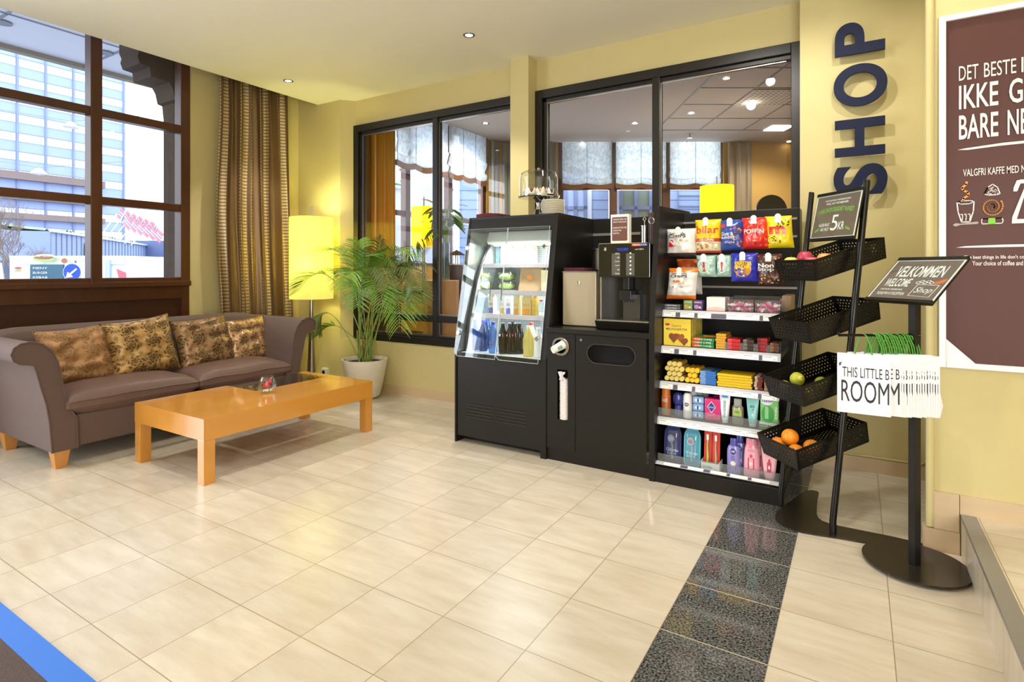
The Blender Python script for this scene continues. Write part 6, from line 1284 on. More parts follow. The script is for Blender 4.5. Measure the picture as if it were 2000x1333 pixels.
# roman blinds
m_bl = bpy.data.materials.new('sheer_roman_blind'); m_bl.use_nodes = True; nt = m_bl.node_tree; nt.nodes.remove(nt.nodes['Principled BSDF']); o = nt.nodes['Material Output']; N = nt.nodes.new; L = nt.links.new
t = N('ShaderNodeBsdfTranslucent'); d = N('ShaderNodeBsdfDiffuse'); tr = N('ShaderNodeBsdfTransparent'); tcn = N('ShaderNodeTexCoord'); n = N('ShaderNodeTexVoronoi'); n.inputs['Scale'].default_value = 26; mp = N('ShaderNodeMapping'); L(tcn.outputs['UV'], mp.inputs[0]); mp.inputs['Scale'].default_value = (1, .5, 1); L(mp.outputs[0], n.inputs['Vector'])
cr = N('ShaderNodeValToRGB'); cr.color_ramp.elements[0].color = rgb('#a9bcc4'); cr.color_ramp.elements[1].color = rgb('#e2eaea'); L(n.outputs[0], cr.inputs[0]); L(cr.outputs[0], t.inputs[0]); L(cr.outputs[0], d.inputs[0])
m1 = N('ShaderNodeMixShader'); m1.inputs[0].default_value = .45; L(t.outputs[0], m1.inputs[1]); L(d.outputs[0], m1.inputs[2]); m2 = N('ShaderNodeMixShader'); m2.inputs[0].default_value = .15; L(m1.outputs[0], m2.inputs[1]); L(tr.outputs[0], m2.inputs[2]); L(m2.outputs[0], o.inputs[0])
def blind(fn, w, label):
    """fn(s, off, z) -> point"""
    T = thing('roman_blind', label, 'blind', fn(w/2, .03, 2.85))
    mb = MB(); n_ = max(2, round(w/.42))
    mb.grid(lambda u, v: fn(u*w, .05+.022*math.sin(v*PI*7)*(v < .45)+.01, 2.88-.035*abs(math.sin(u*n_*PI))*(1-v)+v*(ZC2-2.88)+.02*math.sin(v*22)*(v < .4)), 40, 40, m_bl); mb.build('fabric', T)
    mb = MB(); mb.grid(lambda u, v: fn(u*w, .07, 2.80-.035*abs(math.sin(u*n_*PI))+v*.09), 30, 2, mat('brown_blind_hem', '#6b4524', .8)); mb.build('hem', T)
    mb = MB()
    for k in range(n_+1): mb.tube([fn(w*k/n_, .085, 2.84), fn(w*k/n_, .085, ZC2)], .004, mat('blind_cord', '#5a5248', .7), 5)
    mb.build('cord', T)
A_ = lambda ya: (lambda s, off, z: Vector((-5.7+off, ya+s, z)))
B_ = lambda s_0: (lambda s, off, z: RB @ Vector((s_0+s, -off, z)))
ya, yb, yc = yA(768), yA(872), yA(944)
blind(A_(ya), yb-ya-.04, 'sheer roman blind on the left wall of the room beyond, near the yellow curtain'); blind(A_(yb), yc-yb, 'sheer roman blind on the left wall of the room beyond, next to the corner')
for k, (ua, ub, lb) in enumerate(((1097, 1194, 'left'), (1201, 1299, 'middle'), (1306, 1405, 'right'))): blind(B_(sB(ua)), sB(ub)-sB(ua), lb+' one of three sheer roman blinds on the far wall of the room beyond')
# curtains
m_oc = mat('ochre_curtain', '#b58c2e', .7, var=.05)
def pleat(fn, w, label, m_, z1=ZC2):
    mb = MB(); mb.grid(lambda u, v: fn(u*w, .09+.035*math.sin(u*w*38)+.01*math.sin(u*w*90), .03+v*(z1-.06)), int(w*90), 6, m_); mb.build('curtain', label=label, cat='curtain')
pleat(A_(yA(716)), yA(765)-yA(716), 'plain ochre curtain beside the left windows of the room beyond', m_oc)
pleat(A_(yA(952)), yA(985)-yA(952)-.15 if yA(985) < 8.6 else 8.6-yA(952), 'grey green curtain in the far left corner of the room beyond', mat('grey_green_curtain', '#7d7f70', .8))
pleat(B_(.12), sB(1088)-.15 if sB(1088) > .4 else .3, 'grey curtain on the far wall in the corner of the room beyond', MATS['grey_green_curtain'])
pleat(B_(sB(1418)), .45, 'taupe curtain right of the far windows of the room beyond', mat('taupe_curtain', '#8a7a60', .8))
# ceiling grid and lights
def C2(u, v): return PZ(u, v, ZC2)
m_gridb = mat('ceiling_grid_bar', '#7a7470', .6)
mb = MB(); d0 = 9.45
rr0 = 2.42
for k in range(8):
    d = d0-.73*k
    if d < 5.2: break
    for sgn in (1,):
        a = FV*d+RV*rr0; b_ = FV*d+RV*6.5
        q = [a-FV*.012, b_-FV*.012, b_+FV*.012, a+FV*.012]; mb.prism([(p.x, p.y) for p in q], lambda x, y: Vector((x, y, ZC2-.006)), (0, 0, .006), m_gridb)
for k in range(6):
    r = rr0+.73*k; a = RV*r+FV*5.6; b_ = RV*r+FV*d0; q = [a-RV*.012, a+RV*.012, b_+RV*.012, b_-RV*.012]; mb.prism([(p.x, p.y) for p in q], lambda x, y: Vector((x, y, ZC2-.007)), (0, 0, .006), m_gridb)
struct(mb, 'ceiling_grid')
for u, v, lb in ((948, 240, 'small downlight seen through the left screen'), (1240, 240, 'small downlight in the plain ceiling beyond the right screen, nearer one'), (1137, 278, 'dim small downlight in the ceiling near the far left blind'), (1419, 152, 'bright downlight in the tiled ceiling, nearest the screen'), (1350, 220, 'bright downlight in the tiled ceiling, left of the vent'), (1337, 278, 'small downlight above the right roman blind'), (1541, 276, 'small downlight at the far right of the room beyond')):
    p = C2(u, v); downlight(p.x, p.y, ZC2-.008, lb, None, .06)
p = C2(1467, 199); T = thing('globe_light', 'round white glowing lamp under the tiled ceiling of the room beyond', 'light', p); MB().ball((0, 0, -.05), .06, m_lampface, 16, 12).build('globe', T, local=True)
p = C2(1520, 250); T = thing('square_ceiling_light', 'square white ceiling light at the right of the room beyond', 'light', p); Mq = Matrix.Rotation(math.radians(31.6), 4, 'Z'); MB().box(-.17, -.17, -.01, .17, .17, 0, m_lampface, M=Mq).build('diffuser', T, local=True)
for u, v in ((1240, 240), (1419, 152), (1350, 220), (1467, 205), (1520, 250), (948, 240)): p = C2(u, v); spot((p.x, p.y, ZC2-.05 if v != 205 else ZC2-.15), 90, 150)
p = C2(1500, 190); T = thing('air_diffuser', 'square perforated air diffuser in the tiled ceiling of the room beyond', 'air vent', p)
mb = MB(); mb.box(-.34, -.34, -.012, .34, .34, -.002, m_c2, M=Mq); mb.build('plate', T, local=True)
mb = MB()
for i in range(9):
    for j in range(9): mb.box(-.29+i*.07, -.29+j*.07, -.014, -.255+i*.07, -.275+j*.07, -.0122, mat('vent_slot_dark', '#4c4640', .8), M=Mq @ Matrix.Rotation(0, 4, 'Z'))
mb.build('slot_pattern', T, local=True)
p = C2(1347, 262); T = thing('sprinkler', 'small grey fire sprinkler hanging from the ceiling of the room beyond', 'sprinkler', p); MB().cyl((0, 0, 0), (0, 0, -.06), .012, m_steel, n=10).cyl((0, 0, -.06), (0, 0, -.07), .05, m_steel, n=16).build('head', T, local=True)
# yellow floor lamps of the room beyond
m_sh2 = bpy.data.materials.new('golden_lampshade'); m_sh2.use_nodes = True; shade_mat(m_sh2, '#f0cc30', '#f0cc28', .5)
def lamp2(p, r, z0, z1, zs, lb):
    T = thing('floor_lamp', lb, 'floor lamp', (p.x, p.y, 0)); b = MB(); b.lathe([(r, z0), (r, z1), (r-.002, z1), (r-.002, z0), (r, z0)], (0, 0, 0), m_sh2, 40); b.build('lamp_shade', T, local=True)
    b = MB(); b.lathe([(.0001, 0), (.14, 0), (.145, .012), (.05, .02), (.035, .4), (.018, z0), (.008, zs), (.0001, zs)], (0, 0, 0), m_steel, 20); b.build('stand', T, local=True); point((p.x, p.y, (z0+z1)/2), 9, (1, .82, .35), .05)
pa = PD(828, 445, 7.3); lamp2(pa, .165, PD(828, 482, 7.3).z, PD(828, 405, 7.3).z, PD(828, 385, 7.3).z, 'golden yellow floor lamp beyond the left glass screen')
pb_ = PD(1400, 390, 8.2); lamp2(pb_, .235, PD(1400, 440, 8.2).z, PD(1400, 364, 8.2).z, PD(1400, 345, 8.2).z, 'golden yellow floor lamp standing beyond the snack unit')
p = PD(1506, 411, 8.6); T = thing('round_black_panel', 'round black disc rising behind the snack unit in the room beyond', 'panel', (p.x, p.y, 0)); Mz = Matrix.Rotation(math.radians(31.6), 4, 'Z')
MB().cyl((0, -.02, p.z), (0, .02, p.z), .235, m_blackm, n=48, M=Mz).build('disc', T, local=True); MB().cyl((0, 0, 0), (0, 0, p.z-.2), .03, m_blackm, n=12).cyl((0, 0, 0), (0, 0, .02), .2, m_blackm, n=24).build('stand', T, local=True)
# wooden radiator cover and sill along the left windows
m_oak = mat('oak_slatted_cover', '#a8793c', .5, var=.15, vscale=10, stretch=(1, 1, .2))
T = thing('radiator_cover', 'long oak slatted radiator cover under the left windows of the room beyond', 'cabinet', (-5.5, 7, 0)); mb = MB(); mb.box(-5.69, 5.2, 0, -5.35, 8.5, .95, m_oak); mb.build('case', T); MB().box(-5.69, 5.2, 1.0, -5.30, 8.5, 1.04, m_oak).box(-5.69, 5.2, .95, -5.4, 8.5, 1.0, m_blackm).build('ledge', T)
mb = MB()
for k in range(100): mb.box(-5.352, 5.23+k*.033, .12, -5.343, 5.245+k*.033, .82, mat('slat_gap', '#4a3418', .8))
mb.build('slats', T)
def rtable(u, v, d, r, lb):
    p = PD(u, v, d); T = thing('round_table', lb, 'table', (p.x, p.y, 0)); MB().cyl((0, 0, p.z-.03), (0, 0, p.z), r, mat('dark_table_top', '#3d3430', .15, coat=.4), n=48).build('table_top', T, local=True)
    MB().lathe([(.0001, 0), (.22, 0), (.22, .015), (.05, .04), (.035, .1), (.03, p.z-.03)], (0, 0, 0), m_steel, 24).build('pedestal', T, local=True); return p
t1 = rtable(800, 566, 7.4, .36, 'round dark cafe table beyond the left screen, left one'); t2 = rtable(900, 562, 8.3, .34, 'round dark cafe table beyond the left screen, right one')
def chair(u, d, rz, lb):
    p = PZ(u, HY+1.3*FPX/d, 0); T = thing('dining_chair', lb, 'chair', p, rz); mw = mat('honey_chair_frame', '#b98a2c', .4); ms = mat('brown_seat_pad', '#5c3426', .7)
    for x in (-.2, .2):
        for y in (-.2, .2): MB().box(x-.02, y-.02, 0, x+.02, y+.02, .43 if y < 0 else .92, mw).build('leg', T, local=True)
    MB().box(-.22, -.22, .43, .22, .20, .48, ms).build('seat', T, local=True, bevel=.01); MB().box(-.2, .19, .62, .2, .215, .92, mw).build('backrest', T, local=True, bevel=.005)
chair(838, 6.38, 3.0, 'honey framed chair close behind the left screen'); chair(915, 7.3, 2.2, 'honey framed chair beyond the left screen by the cabinet')
# plant in a glass vase, lantern on a wooden stand
p = PD(876, 548, 6.3); T = thing('side_stand', 'oak side stand holding a vase beyond the left screen', 'stand', (p.x, p.y, 0)); MB().box(-.25, -.2, 0, .10, .2, p.z, m_oak, M=Mz).build('stand_body', T, local=True, bevel=.004)
zt = p.z; q = PD(868, 540, 6.3); T = thing('vase_plant', 'leafy green plant in a tall glass vase beyond the left screen', 'plant', (q.x, q.y, zt))
MB().lathe([(.0001, .002), (.055, .002), (.06, .02), (.06, .42), (.058, .42), (.056, .02), (.0001, .01)], (0, 0, 0), thin_glass('vase_glass', '#d6e2ea', 1.5, 1.5, .15, '#8fa0b0'), 24).build('vase', T, local=True)
mb = MB(); random.seed(31); ml_ = [mat('plant_leaf', '#4f8a3c', .4, var=.3, vscale=10), mat('plant_leaf_light', '#86b05a', .4, var=.2, vscale=10)]
for k in range(5): mb.tube([(.02*math.cos(k), .02*math.sin(k), .05), (.05*math.cos(k*1.3), .05*math.sin(k*1.3), .6), (.10*math.cos(k*1.3), .10*math.sin(k*1.3), .78)], .006, m_stem, 6)
mb.tube([(0, 0, .6), (.08, 0, .9), (.12, 0, 1.02)], .005, m_stem, 6); mb.build('stem', T, local=True)
for k in range(34):
    a = random.random()*6.3; el = random.uniform(-.5, 1.0); ll = random.uniform(.16, .30); c = Vector((.06*math.cos(a), .06*math.sin(a), random.uniform(.55, .82))); dv = Vector((math.cos(a)*math.cos(el), math.sin(a)*math.cos(el), math.sin(el))); sd = dv.cross(Vector((0, 0, 1))).normalized()
    b = MB(); b.grid(lambda u, v: c+dv*ll*u+sd*(v-.5)*.085*math.sin(PI*min(1, u*.9+.05))+Vector((0, 0, -.12*u*u)), 6, 2, ml_[k % 2]); b.build('leaf', T, local=True)
q = PD(892, 518, 6.95); T = thing('candle_lantern', 'small white lantern with a dark roof on a wooden pillar beyond the left screen', 'lantern', (q.x, q.y, q.z))
b = MB(); s_ = .065
for x in (-s_, s_):
    for y in (-s_, s_): b.box(x-.006, y-.006, 0, x+.006, y+.006, .12, m_white)
b.box(-s_, -s_, 0, s_, s_, .01, m_white); b.build('cage', T, local=True)
b = MB(); b.add([(-.085, -.085, .12), (.085, -.085, .12), (.085, .085, .12), (-.085, .085, .12), (0, 0, .19)], [(0, 1, 4), (1, 2, 4), (2, 3, 4), (3, 0, 4), (3, 2, 1, 0)], m_black); b.tube([(0, 0, .19), (.012, 0, .205), (0, 0, .22), (-.012, 0, .205), (0, 0, .19)], .003, m_black, 6); b.build('roof', T, local=True)
T = thing('wooden_pillar', 'square brown wooden pillar carrying the lantern beyond the left screen', 'pillar', (q.x, q.y, 0)); MB().box(-.08, -.06, 0, .24, .10, q.z, m_brown, M=Mz).build('pillar_body', T, local=True)
# ================================================================ street outside
GZ = -1.0
struct(MB().box(-200, -120, GZ-.2, -5.95, 140, GZ, mat('asphalt', '#8f929c', .9, var=.1, vscale=1)).box(-5.95, 9.5, GZ-.2, 60, 140, GZ, MATS['asphalt']), 'street_ground')
m_cp = mat('canopy_panel', '#dde4f4', .5)
mb = MB(); mb.box(-9.35, -4, 4.2, -5.92, 4.95, 4.5, m_cp); mb.box(-9.42, -4, 4.14, -9.30, 4.95, 4.5, mat('canopy_edge', '#8a8478', .6))
for k in range(8): mb.box(-9.35, -3.6+k*1.2, 4.188, -5.95, -3.57+k*1.2, 4.2, mat('panel_joint', '#8e94a4', .7))
for x in (-8.2, -7.05): mb.box(x, -4, 4.188, x+.02, 4.95, 4.2, MATS['panel_joint'])
T = mb.build('street_canopy', label='pale panelled canopy projecting over the pavement outside the window', cat='canopy')
for u, v in ((5, 45), (206, 104)):
    p = PZ(u, v, 4.185); MB().cyl((p.x, p.y, 4.18), (p.x, p.y, 4.19), .09, MATS['panel_joint'], n=20).build('canopy_light', T)
XP = -6.0; m_st = mat('dark_brown_stone', '#4a3a2c', .85, var=.3, vscale=8, bump=.5, bscale=12)
out = [(1185, 405), (1205, 450), (1195, 490), (1215, 548), (1300, 580), (1310, 665), (1400, 690), (1470, 712), (1500, 770), (1520, 862), (1560, 880), (1572, 1000), (1575, 3700), (1640, 3700), (1640, 300), (1185, 300)]
poly = [(lambda p: (p.y, p.z))(PX(a/4.443, c/4.443, XP)) for a, c in out]
b = MB(); b.prism(poly, lambda a, c: Vector((XP, a, c)), (-.35, 0, 0), m_st); b.build('stone_corbel', label='dark carved stone corbel and pier outside the right edge of the window', cat='stonework')
# tower
XT = -122.0
def Pt(u, v=300): return PX(u, v, XT)
yl, yr = 16.0, Pt(245).y
tw = thing('office_tower', 'tall grey blue office tower with rows of windows painted white with reflected sky across the street', 'building', (XT-9, (yl+yr)/2, GZ)); m_sp = mat('blue_grey_spandrel', '#9dafdc', .6, var=.06, vscale=.3); m_wd = mat('window_sky_reflection', '#f2f6ff', .25, spec=.8)  # window colour has the bright sky reflection painted in
MB().box(XT-18, yl, GZ, XT, yr, 75, m_sp).build('facade', tw)
bays = [Pt(u).y for u in (-60, 33, 89, 143, 192, 241)]; bays[0] = yl+1
for k in range(22):
    z = 7.2+k*3.2; mb = MB()
    for i in range(len(bays)-1):
        a, c = bays[i]+.22, bays[i+1]-.22; mb.box(XT-.1, a, z, XT+.12, c, z+1.35, m_wd); mb.box(XT+.1, c-.55, z, XT+.16, c-.47, z+1.35, m_sp)
    mb.build('window_row', tw)
mb = MB()
for y in bays[1:]: mb.box(XT, y-.12, GZ, XT+.25, y+.12, 75, mat('tower_fin', '#8592bd', .6))
for k in range(23): mb.box(XT, yl, 5.4+k*3.2, XT+.15, yr, 5.5+k*3.2, MATS['tower_fin'])
mb.build('facade_fin', tw)
mb = MB()
for k, (za, zb_) in enumerate(((16.0, 17.9), (12.6, 14.4), (9.3, 10.9))): mb.box(XT+.2, yl, za+.6, XT+1.2, Pt(200).y, zb_, mat('brown_balcony', '#847470', .7))
mb.build('balcony', tw)
# low building across the street
p1, p2 = PD(98, 452, 38), PD(352, 489, 76); dv = Vector((p2.x-p1.x, p2.y-p1.y, 0)); Ln = dv.length; dv.normalize(); nv = Vector((-dv.y, dv.x, 0))
if nv.dot(p1) < 0: nv = -nv
ML = Matrix(((dv.x, nv.x, 0, p1.x), (dv.y, nv.y, 0, p1.y), (0, 0, 1, 0), (0, 0, 0, 1)))
lb = thing('low_pavilion', 'low grey blue panelled building with a planted roof across the street', 'building', (p1.x, p1.y, GZ))
mb = MB(); mb.box(0, 0, 1.9, Ln, 10, 3.9, mat('pavilion_panel', '#8fa0c4', .6), M=ML); mb.box(-.0, 1.5, GZ, Ln, 10, 1.9, mat('pavilion_dark', '#5a6478', .7), M=ML)
for k in range(int(Ln/.9)): mb.box(k*.9, -.05, 1.95, k*.9+.08, 0, 3.85, mat('pavilion_seam', '#76869f', .6), M=ML)
mb.box(-.1, -.2, 1.75, Ln, 0, 1.95, mat('pavilion_trim', '#c6cede', .5), M=ML); mb.box(-.1, -.2, 3.85, Ln, 0, 4.0, MATS['pavilion_trim'], M=ML); mb.build('pavilion_wall', lb)
mb = MB(); mb.grid(lambda u, v: ML @ Vector((u*Ln, .3+v*6, 3.95+.55*abs(mnoise.noise(Vector((u*60, v*5, 1))))+v*.5)), 120, 6, mat('roof_planting', '#8f9c86', .9, var=.3, vscale=3)); mb.build('roof_planting', lb)
wn = MB(); wn.box(6.0, -.3, .9, 7.2, -.1, 3.4, mat('yellow_banner', '#ecd28a', .6), M=ML); 
wn.build('yellow_banner', label='pale yellow banner on the front of the low building', cat='banner')
# kebab style food trailer
def PT(u, v): return PD(u, v, 13.0)
tr = thing('food_trailer', 'white food trailer with a menu board and sandwich pictures parked outside', 'trailer', PT(140, 700)); tr.location.z = GZ
MT = Matrix(((RV.x, FV.x, 0, 0), (RV.y, FV.y, 0, 0), (0, 0, 1, 0), (0, 0, 0, 1)))
def tr_box(mb, u0, v0, u1, v1, d0, d1, m_): 
    a = (u0-1000)/FPX*13; b_ = (u1-1000)/FPX*13; za = CH-(v1-HY)*13/FPX; zb_ = CH-(v0-HY)*13/FPX; mb.box(a, d0, za, b_, d1, zb_, m_, M=MT)
m_tw = mat('trailer_white', '#eef2fa', .4)
mb = MB(); tr_box(mb, 18, 500, 247, 715, 13.0, 15.2, m_tw); mb.build('trailer_body', tr, bevel=.02)
mb = MB(); tr_box(mb, 40, 503, 245, 517, 12.97, 13.0, mat('pale_green_frieze', '#cfdcc4', .6, var=.3, vscale=12)); tr_box(mb, 62, 515, 146, 575, 12.94, 13.0, mat('trailer_frame', '#d4deea', .5)); tr_box(mb, 145, 508, 218, 600, 12.93, 13.0, mat('pale_blue_hatch', '#bcd0ee', .5)); tr_box(mb, 151, 513, 211, 600, 12.92, 12.94, mat('pale_blue_hatch_inner', '#d4e4f8', .5)); mb.build('serving_hatch', tr)
mb = MB(); tr_box(mb, 66, 517, 130, 575, 12.90, 12.93, mat('teal_menu_board', '#3c6478', .5)); mb.build('menu_board', tr)
mb = MB(); MP = lambda a, c: MT @ Vector(((a-1000)/FPX*13, 12.895, CH-(c-HY)*13/FPX)); MP2 = lambda a, c: MT @ Vector(((a-1000)/FPX*13, 12.86, CH-(c-HY)*13/FPX))
for k in range(5): mb.text('MENY BURGER KEBAB'.split()[k % 3], (72, 526+k*9, 100, 522+k*9), MP, wt)
for c_, rx, ry, col_ in (((95, 506), 21, 5.5, '#a8b86a'), ((95, 503.5), 20, 3.5, '#b06a7a'), ((97, 500), 18, 3, '#d8c8a8'), ((135, 510), 6, 5, '#a86a4a'), ((46, 524), 7, 2.5, '#c05a6a'), ((46, 529), 7, 2.5, '#a8b86a')): mb.ell(c_, rx, ry, MP2, mat('food_'+col_.strip('#'), col_, .5), 20)
mb.poly([(228, 525), (247, 533), (247, 600), (228, 600), (233, 545)], lambda a, c: MT @ Vector(((a-1000)/FPX*13, 12.985, CH-(c-HY)*13/FPX)), mat('pink_red_graphic', '#d06a78', .5)); mb.build('food_graphics', tr)
for u in (60, 205): a = (u-1000)/FPX*13; MB().cyl((a, 12.95, GZ+.3), (a, 13.2, GZ+.3), .3, m_blackm, n=24, M=MT).build('wheel', tr)
vn = thing('white_van', 'white van parked at the far left outside the window', 'van', MT @ Vector(((-20-1000)/FPX*11, 11.5, GZ)))
mb = MB(); a = -16.5; b_ = (12-1000)/FPX*12.9; mb.prism([(a, GZ+.3), (b_+.12, GZ+.3), (b_+.05, GZ+1.4), (b_-.1, 1.35+.1), (b_-.35, 1.50), (a, 1.55)], lambda x, z: MT @ Vector((x, 11, z)), MT.to_3x3() @ Vector((0, 1.9, 0)), m_tw); mb.build('van_body', vn, bevel=.03)
MB().cyl((b_-.6, 10.98, GZ+.33), (b_-.6, 11.2, GZ+.33), .33, m_blackm, n=24, M=MT).build('wheel', vn)
# road sign
rs = thing('road_sign', 'round blue road sign with a white arrow on a pole outside', 'road sign', MT @ Vector(((142-1000)/FPX*9.5, 9.5, GZ)))
a = (141-1000)/FPX*9.5; zc_ = CH-(532-HY)*9.5/FPX; r_ = 18/FPX*9.5
MB().cyl((a, 9.5, zc_), (a, 9.53, zc_), r_, mat('sign_white', '#f2f4fa', .5), n=40, M=MT).cyl((a, 9.49, zc_), (a, 9.5, zc_), r_*.9, mat('sign_blue', '#1f55d8', .5), n=40, M=MT).build('sign_face', rs)
mb = MB(); Q2 = lambda x, z: MT @ Vector((a+x*r_, 9.485, zc_+z*r_)); mb.poly([(.5, .45), (.62, .30), (-.05, -.25), (.18, -.5), (-.62, -.62), (-.45, .05), (-.22, -.12)], Q2, MATS['sign_white']); mb.build('arrow', rs)
MB().cyl((a, 9.56, GZ), (a, 9.56, zc_+.2), .03, m_steel, n=12, M=MT).build('pole', rs)
# street lamps hung on wires
for u, v, d, lbl in ((76, 340, 25, 'white street lamp hanging on wires in front of the tower, lower one'), (138, 249, 25, 'white street lamp hanging on wires in front of the tower, upper one')):
    p = PD(u, v, d); T = thing('street_lamp', lbl, 'street lamp', p); MB().lathe([(.001, .28), (.12, .22), (.28, .05), (.30, 0), (.001, -.06)], (0, 0, 0), m_white, 20).build('lamp_hood', T, local=True)
    q0, q1 = PD(u-260, v-55, d), PD(u+240, v-30, d); MB().tube([q0, p+Vector((0, 0, .28)), q1], .012, mat('wire_grey', '#8890a8', .6), 4).build('wire', T)
# flags
m_fr = mat('flag_red_hazed', '#d58d9b', .7); m_fb = mat('flag_blue_hazed', '#8d95bb', .7); m_fw = mat('flag_white', '#f0f0f6', .7)  # red and blue paled, distance haze is painted into the cloth colours
fl = None
for k in range(6):
    b0 = PD(196+k*12, 462+k*3.5, 50); b1 = PD(228+k*12, 418+k*5, 50)
    T = thing('flag', ('first', 'second', 'third', 'fourth', 'fifth', 'sixth')[k]+' from the left of the red white and blue flags on slanting poles', 'flag', b0, 0, 'flags across the street')
    MB().tube([b0, b1], .05, m_fw, 6).build('flag_pole', T)
    w_, h_ = 1.5, 1.05; o_ = b1; mb = MB()
    def fm(u, v): return m_fb if (abs(u-.36) < .05 or abs(v-.5) < .07) else (m_fw if (abs(u-.36) < .10 or abs(v-.5) < .14) else m_fr)
    mb.grid(lambda u, v: o_+RV*(u*w_*.75+v*.35)+Vector((0, 0, -u*w_*.8+v*h_*.8-.3))+FV*(.1*math.sin(u*6)), 20, 14, m_fr, mf=fm); mb.build('flag_cloth', T)
# bare trees
def tree(p, h, seed, lab, col_='#8d8078', n0=5, depth=5, spread=.55):
    random.seed(seed); T = thing('bare_tree', lab, 'tree', p); mb = MB(); mm = mat('bark_'+col_.strip('#'), col_, .9); brs = []
    def br(a, d, l, r, k):
        b_ = a+d*l; mb.tube([a, a+d*l*.5+Vector((random.uniform(-.04, .04)*l,)*3), b_], [r, r*.85, r*.7], mm, 4, cap=False)
        if k == 0: return
        for i in range(3 if k > 1 else 4):
            nd = (d+Vector((random.uniform(-1, 1), random.uniform(-1, 1), random.uniform(-.35, .8)))*spread).normalized(); br(b_-d*l*random.uniform(0, .4), nd, l*random.uniform(.6, .82), r*.6, k-1)
    br(Vector(p), Vector((0, 0, 1)), h*.3, h*.014, depth); mb.build('branches', T)
tree(PD(8, 640, 26) if False else Vector((PD(8, 527, 26).x, PD(8, 527, 26).y, GZ)), 6.4, 4, 'bare brown tree at the left behind the food trailer', depth=6)
tree(Vector((PD(30, 527, 30).x, PD(30, 527, 30).y, GZ)), 5.6, 9, 'smaller bare brown tree right of the first one', depth=6)
tree(Vector((PD(300, 527, 95).x, PD(300, 527, 95).y, GZ)), 9.5, 14, 'bare tree paled with painted haze in the distance behind the low building', '#c0b8c0', depth=6, spread=.7)  # bark colour carries painted haze
# old stone building at the right edge and small roof
ob = thing('stone_house', 'tall pale stone house with a cornice at the right edge of the street view', 'building', PD(352, 527, 30)); ob.location.z = GZ
MO = Matrix(((RV.x, FV.x, 0, 0), (RV.y, FV.y, 0, 0), (0, 0, 1, 0), (0, 0, 0, 1))); m_os = mat('pale_stone', '#dcdcd4', .8, var=.12, vscale=3, bump=.4, bscale=6)
def ob_box(mb, u0, z0, u1, z1, d0, d1, m_): mb.box((u0-1000)/FPX*30, d0, z0, (u1-1000)/FPX*30, d1, z1, m_, M=MO)
mb = MB(); ob_box(mb, 339, GZ, 400, 10, 30, 45, m_os); mb.build('house_wall', ob)
mb = MB(); ob_box(mb, 325, 10, 400, 10.5, 29.3, 45, m_os); ob_box(mb, 332, 9.3, 400, 10, 29.7, 45, m_os); ob_box(mb, 336, 5.2, 400, 5.5, 29.8, 45, m_os); mb.build('cornice', ob)
for z in (1.6, 3.2, 6.2, 7.8): b = MB(); ob_box(b, 345, z, 349, z+1.1, 29.95, 30.05, mat('house_window', '#8a94a8', .3)); b.build('house_window', ob)
mb = MB(); ob_box(mb, 322, 1.65, 350, 1.75, 27.5, 30, mat('white_awning', '#f4f6fa', .7)); mb.add([MO @ Vector(((u-1000)/FPX*30, dd_, z)) for u, dd_, z in ((318, 27.5, 1.2), (350, 27.5, 1.2), (350, 30, 1.9), (324, 30, 1.9))], [(0, 1, 2, 3)], MATS['white_awning']); mb.build('awning', ob)
gl = PD(281, 480, 60); MB().box((262-1000)/FPX*60, 60, 2.5, (333-1000)/FPX*60, 70, 4.4, mat('slate_roof', '#66749c', .7), M=MO).build('slate_building', label='small slate blue building behind the low pavilion', cat='building')
# lattice fence
lf = thing('lattice_fence', 'dark lattice and railing fence beyond the food trailer', 'fence', PD(295, 540, 22)); lf.location.z = GZ
mb = MB(); D_ = 22.0; x0_, x1_ = (247-1000)/FPX*D_, (346-1000)/FPX*D_; zt_ = CH-(507-HY)*D_/FPX; zb2 = CH-(524-HY)*D_/FPX
n_ = 22
for k in range(-3, n_):
    xa_ = x0_+(x1_-x0_)*k/n_; w_ = zt_-zb2
    for s_ in (1, -1):
        a_, c_ = (xa_, xa_+w_) if s_ > 0 else (xa_+w_, xa_)
        if min(a_, c_) < x0_-.01 or max(a_, c_) > x1_+.01: continue
        mb.tube([MT @ Vector((a_, D_, zb2)), MT @ Vector((c_, D_, zt_))], .012, m_blackm, 4)
mb.build('lattice', lf)
mb = MB()
for k in range(34): xa_ = x0_+(x1_-x0_)*k/33; mb.cyl((xa_, D_, GZ), (xa_, D_, zb2), .02, (m_blackm, MATS['wire_grey'])[k % 2], n=5, M=MT)
mb.build('railing', lf)
rb = MB(); a_ = (353-1000)/FPX*9; rb.box(a_-.05, 9, GZ, a_+.06, 9.2, CH-(527-HY)*9/FPX+.0, mat('orange_red_box', '#a8481e', .6), M=MT); rb.build('orange_box', label='small orange red box at the right end of the street view', cat='box')
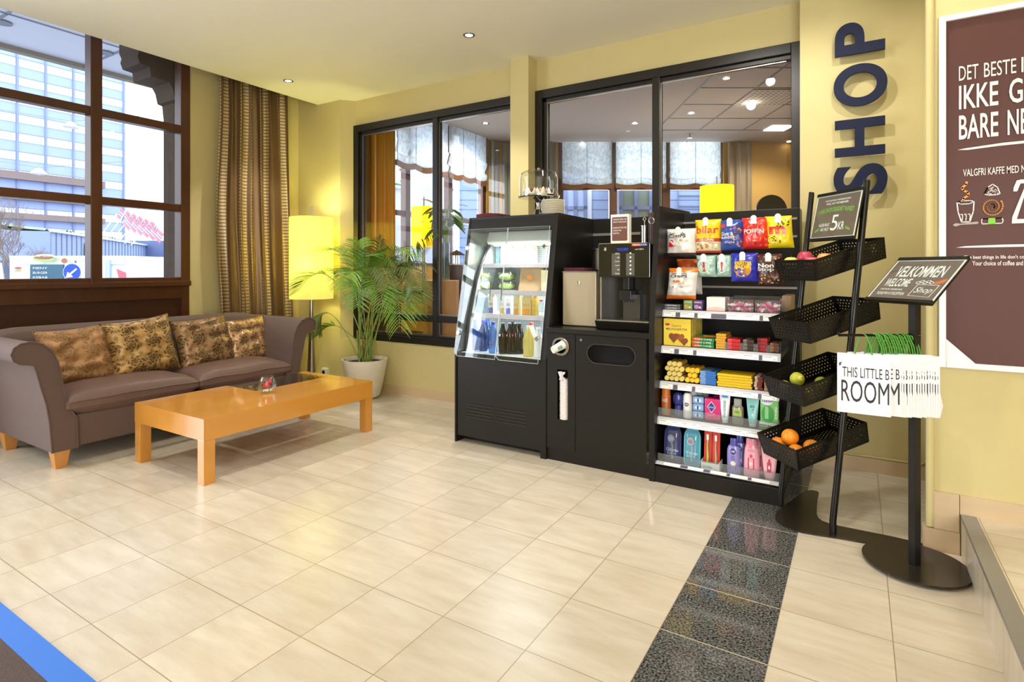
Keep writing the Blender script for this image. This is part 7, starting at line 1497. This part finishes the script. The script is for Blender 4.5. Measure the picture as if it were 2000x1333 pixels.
# neighbouring facades seen through the breakfast room windows
nb = thing('clapboard_house', 'pale blue clapboard house outside the far windows of the room beyond', 'building', FV*16+RV*4); nb.location.z = GZ
m_cb = mat('blue_clapboard', '#a3b9e2', .7)
mb = MB(); D_ = 16.0
mb.box(-1.5, D_, GZ, 12, D_+.3, 9, m_cb, M=MT)
for k in range(26): mb.box(-1.5, D_-.012, -.5+k*.27, 12, D_, -.485+k*.27, mat('clapboard_shadow_gap', '#7f93bd', .7), M=MT)
mb.build('clapboard_wall', nb)
for u0, u1 in ((1104, 1143), (1212, 1270), (1325, 1367)):
    xa_, xb_ = (u0-1000)/FPX*D_, (u1-1000)/FPX*D_; b = MB(); z0_, z1_ = 1.2, 3.75; fm_ = mat('grey_blue_window_frame', '#8490b4', .5); xm_ = (xa_+xb_)/2
    if u0 == 1325:
        for k in range(5): b.box(xa_, D_-.05, 2.2+k*.3, xb_, D_-.02, 2.22+k*.3, fm_, M=MT)
        b.box(xa_-.02, D_-.05, 1.2, xa_, D_-.02, 3.7, fm_, M=MT); b.box(xb_, D_-.05, 1.2, xb_+.02, D_-.02, 3.7, fm_, M=MT); b.build('panelled_door', nb); continue
    for x_ in (xa_, xm_, xb_): b.box(x_-.05, D_-.08, z0_, x_+.05, D_-.02, z1_, fm_, M=MT)
    for z_ in (z0_, 3.05, z1_): b.box(xa_-.05, D_-.08, z_-.05, xb_+.05, D_-.02, z_+.05, fm_, M=MT)
    w_ = b.build('house_window', nb); g = MB(); g.box(xa_, D_-.03, z0_, xb_, D_-.015, z1_, mat('green_grey_pane', '#8c9a8c' if u0 > 1200 else '#b8cce8', .15) if u0 > 1200 else mat('pale_pane', '#b4c8ea', .15), M=MT); g.build('window_glass', w_)
b = MB()
for u in (1149, 1204, 1290): x_ = (u-1000)/FPX*D_; b.box(x_-.09, D_-.06, GZ, x_+.09, D_-.01, 9, mat('white_pilaster', '#dfe8f8', .6), M=MT)
b.build('pilaster', nb)
nb2 = thing('white_shop_front', 'bright white shop building outside the left windows of the room beyond', 'building', (-9.6, 12, GZ)); mb = MB(); mb.box(-10.2, 8.2, GZ, -9.6, 12.5, 9, mat('bright_white_render', '#dfe7f2', .7))
mb.box(-9.6, 8.2, 1.35, -9.55, 12.5, 1.42, MATS['wire_grey']); mb.box(-9.6, 8.2, .8, -9.55, 12.5, .86, MATS['wire_grey']); mb.build('render_wall', nb2)
p = PX(777, 342, -9.5); sgn = thing('shop_sign', 'illuminated shop sign with orange green and red stripes and a figure seven', 'sign', p)
w_ = .42; mb = MB(); mb.box(-9.61, p.y-w_, p.z-.30, -9.48, p.y+w_, p.z+.30, mat('sign_box_white', '#f4f6f0', .5, emit=.3)); mb.build('sign_box', sgn)
Q3 = lambda a, c: Vector((-9.475, p.y+a*w_, p.z+c*.30)); mb = MB()
mb.poly([(-.9, .62), (.9, .62), (.9, .85), (-.9, .85)], Q3, mat('sign_orange', '#f08a2a', .5)); mb.poly([(-.9, -.85), (.9, -.85), (.9, -.70), (-.9, -.70)], Q3, mat('sign_green', '#2f9a54', .5)); mb.text('7', (.05, -.6, .75, .55), Q3, mat('sign_red', '#d8402e', .5), .02); mb.build('sign_graphics', sgn)
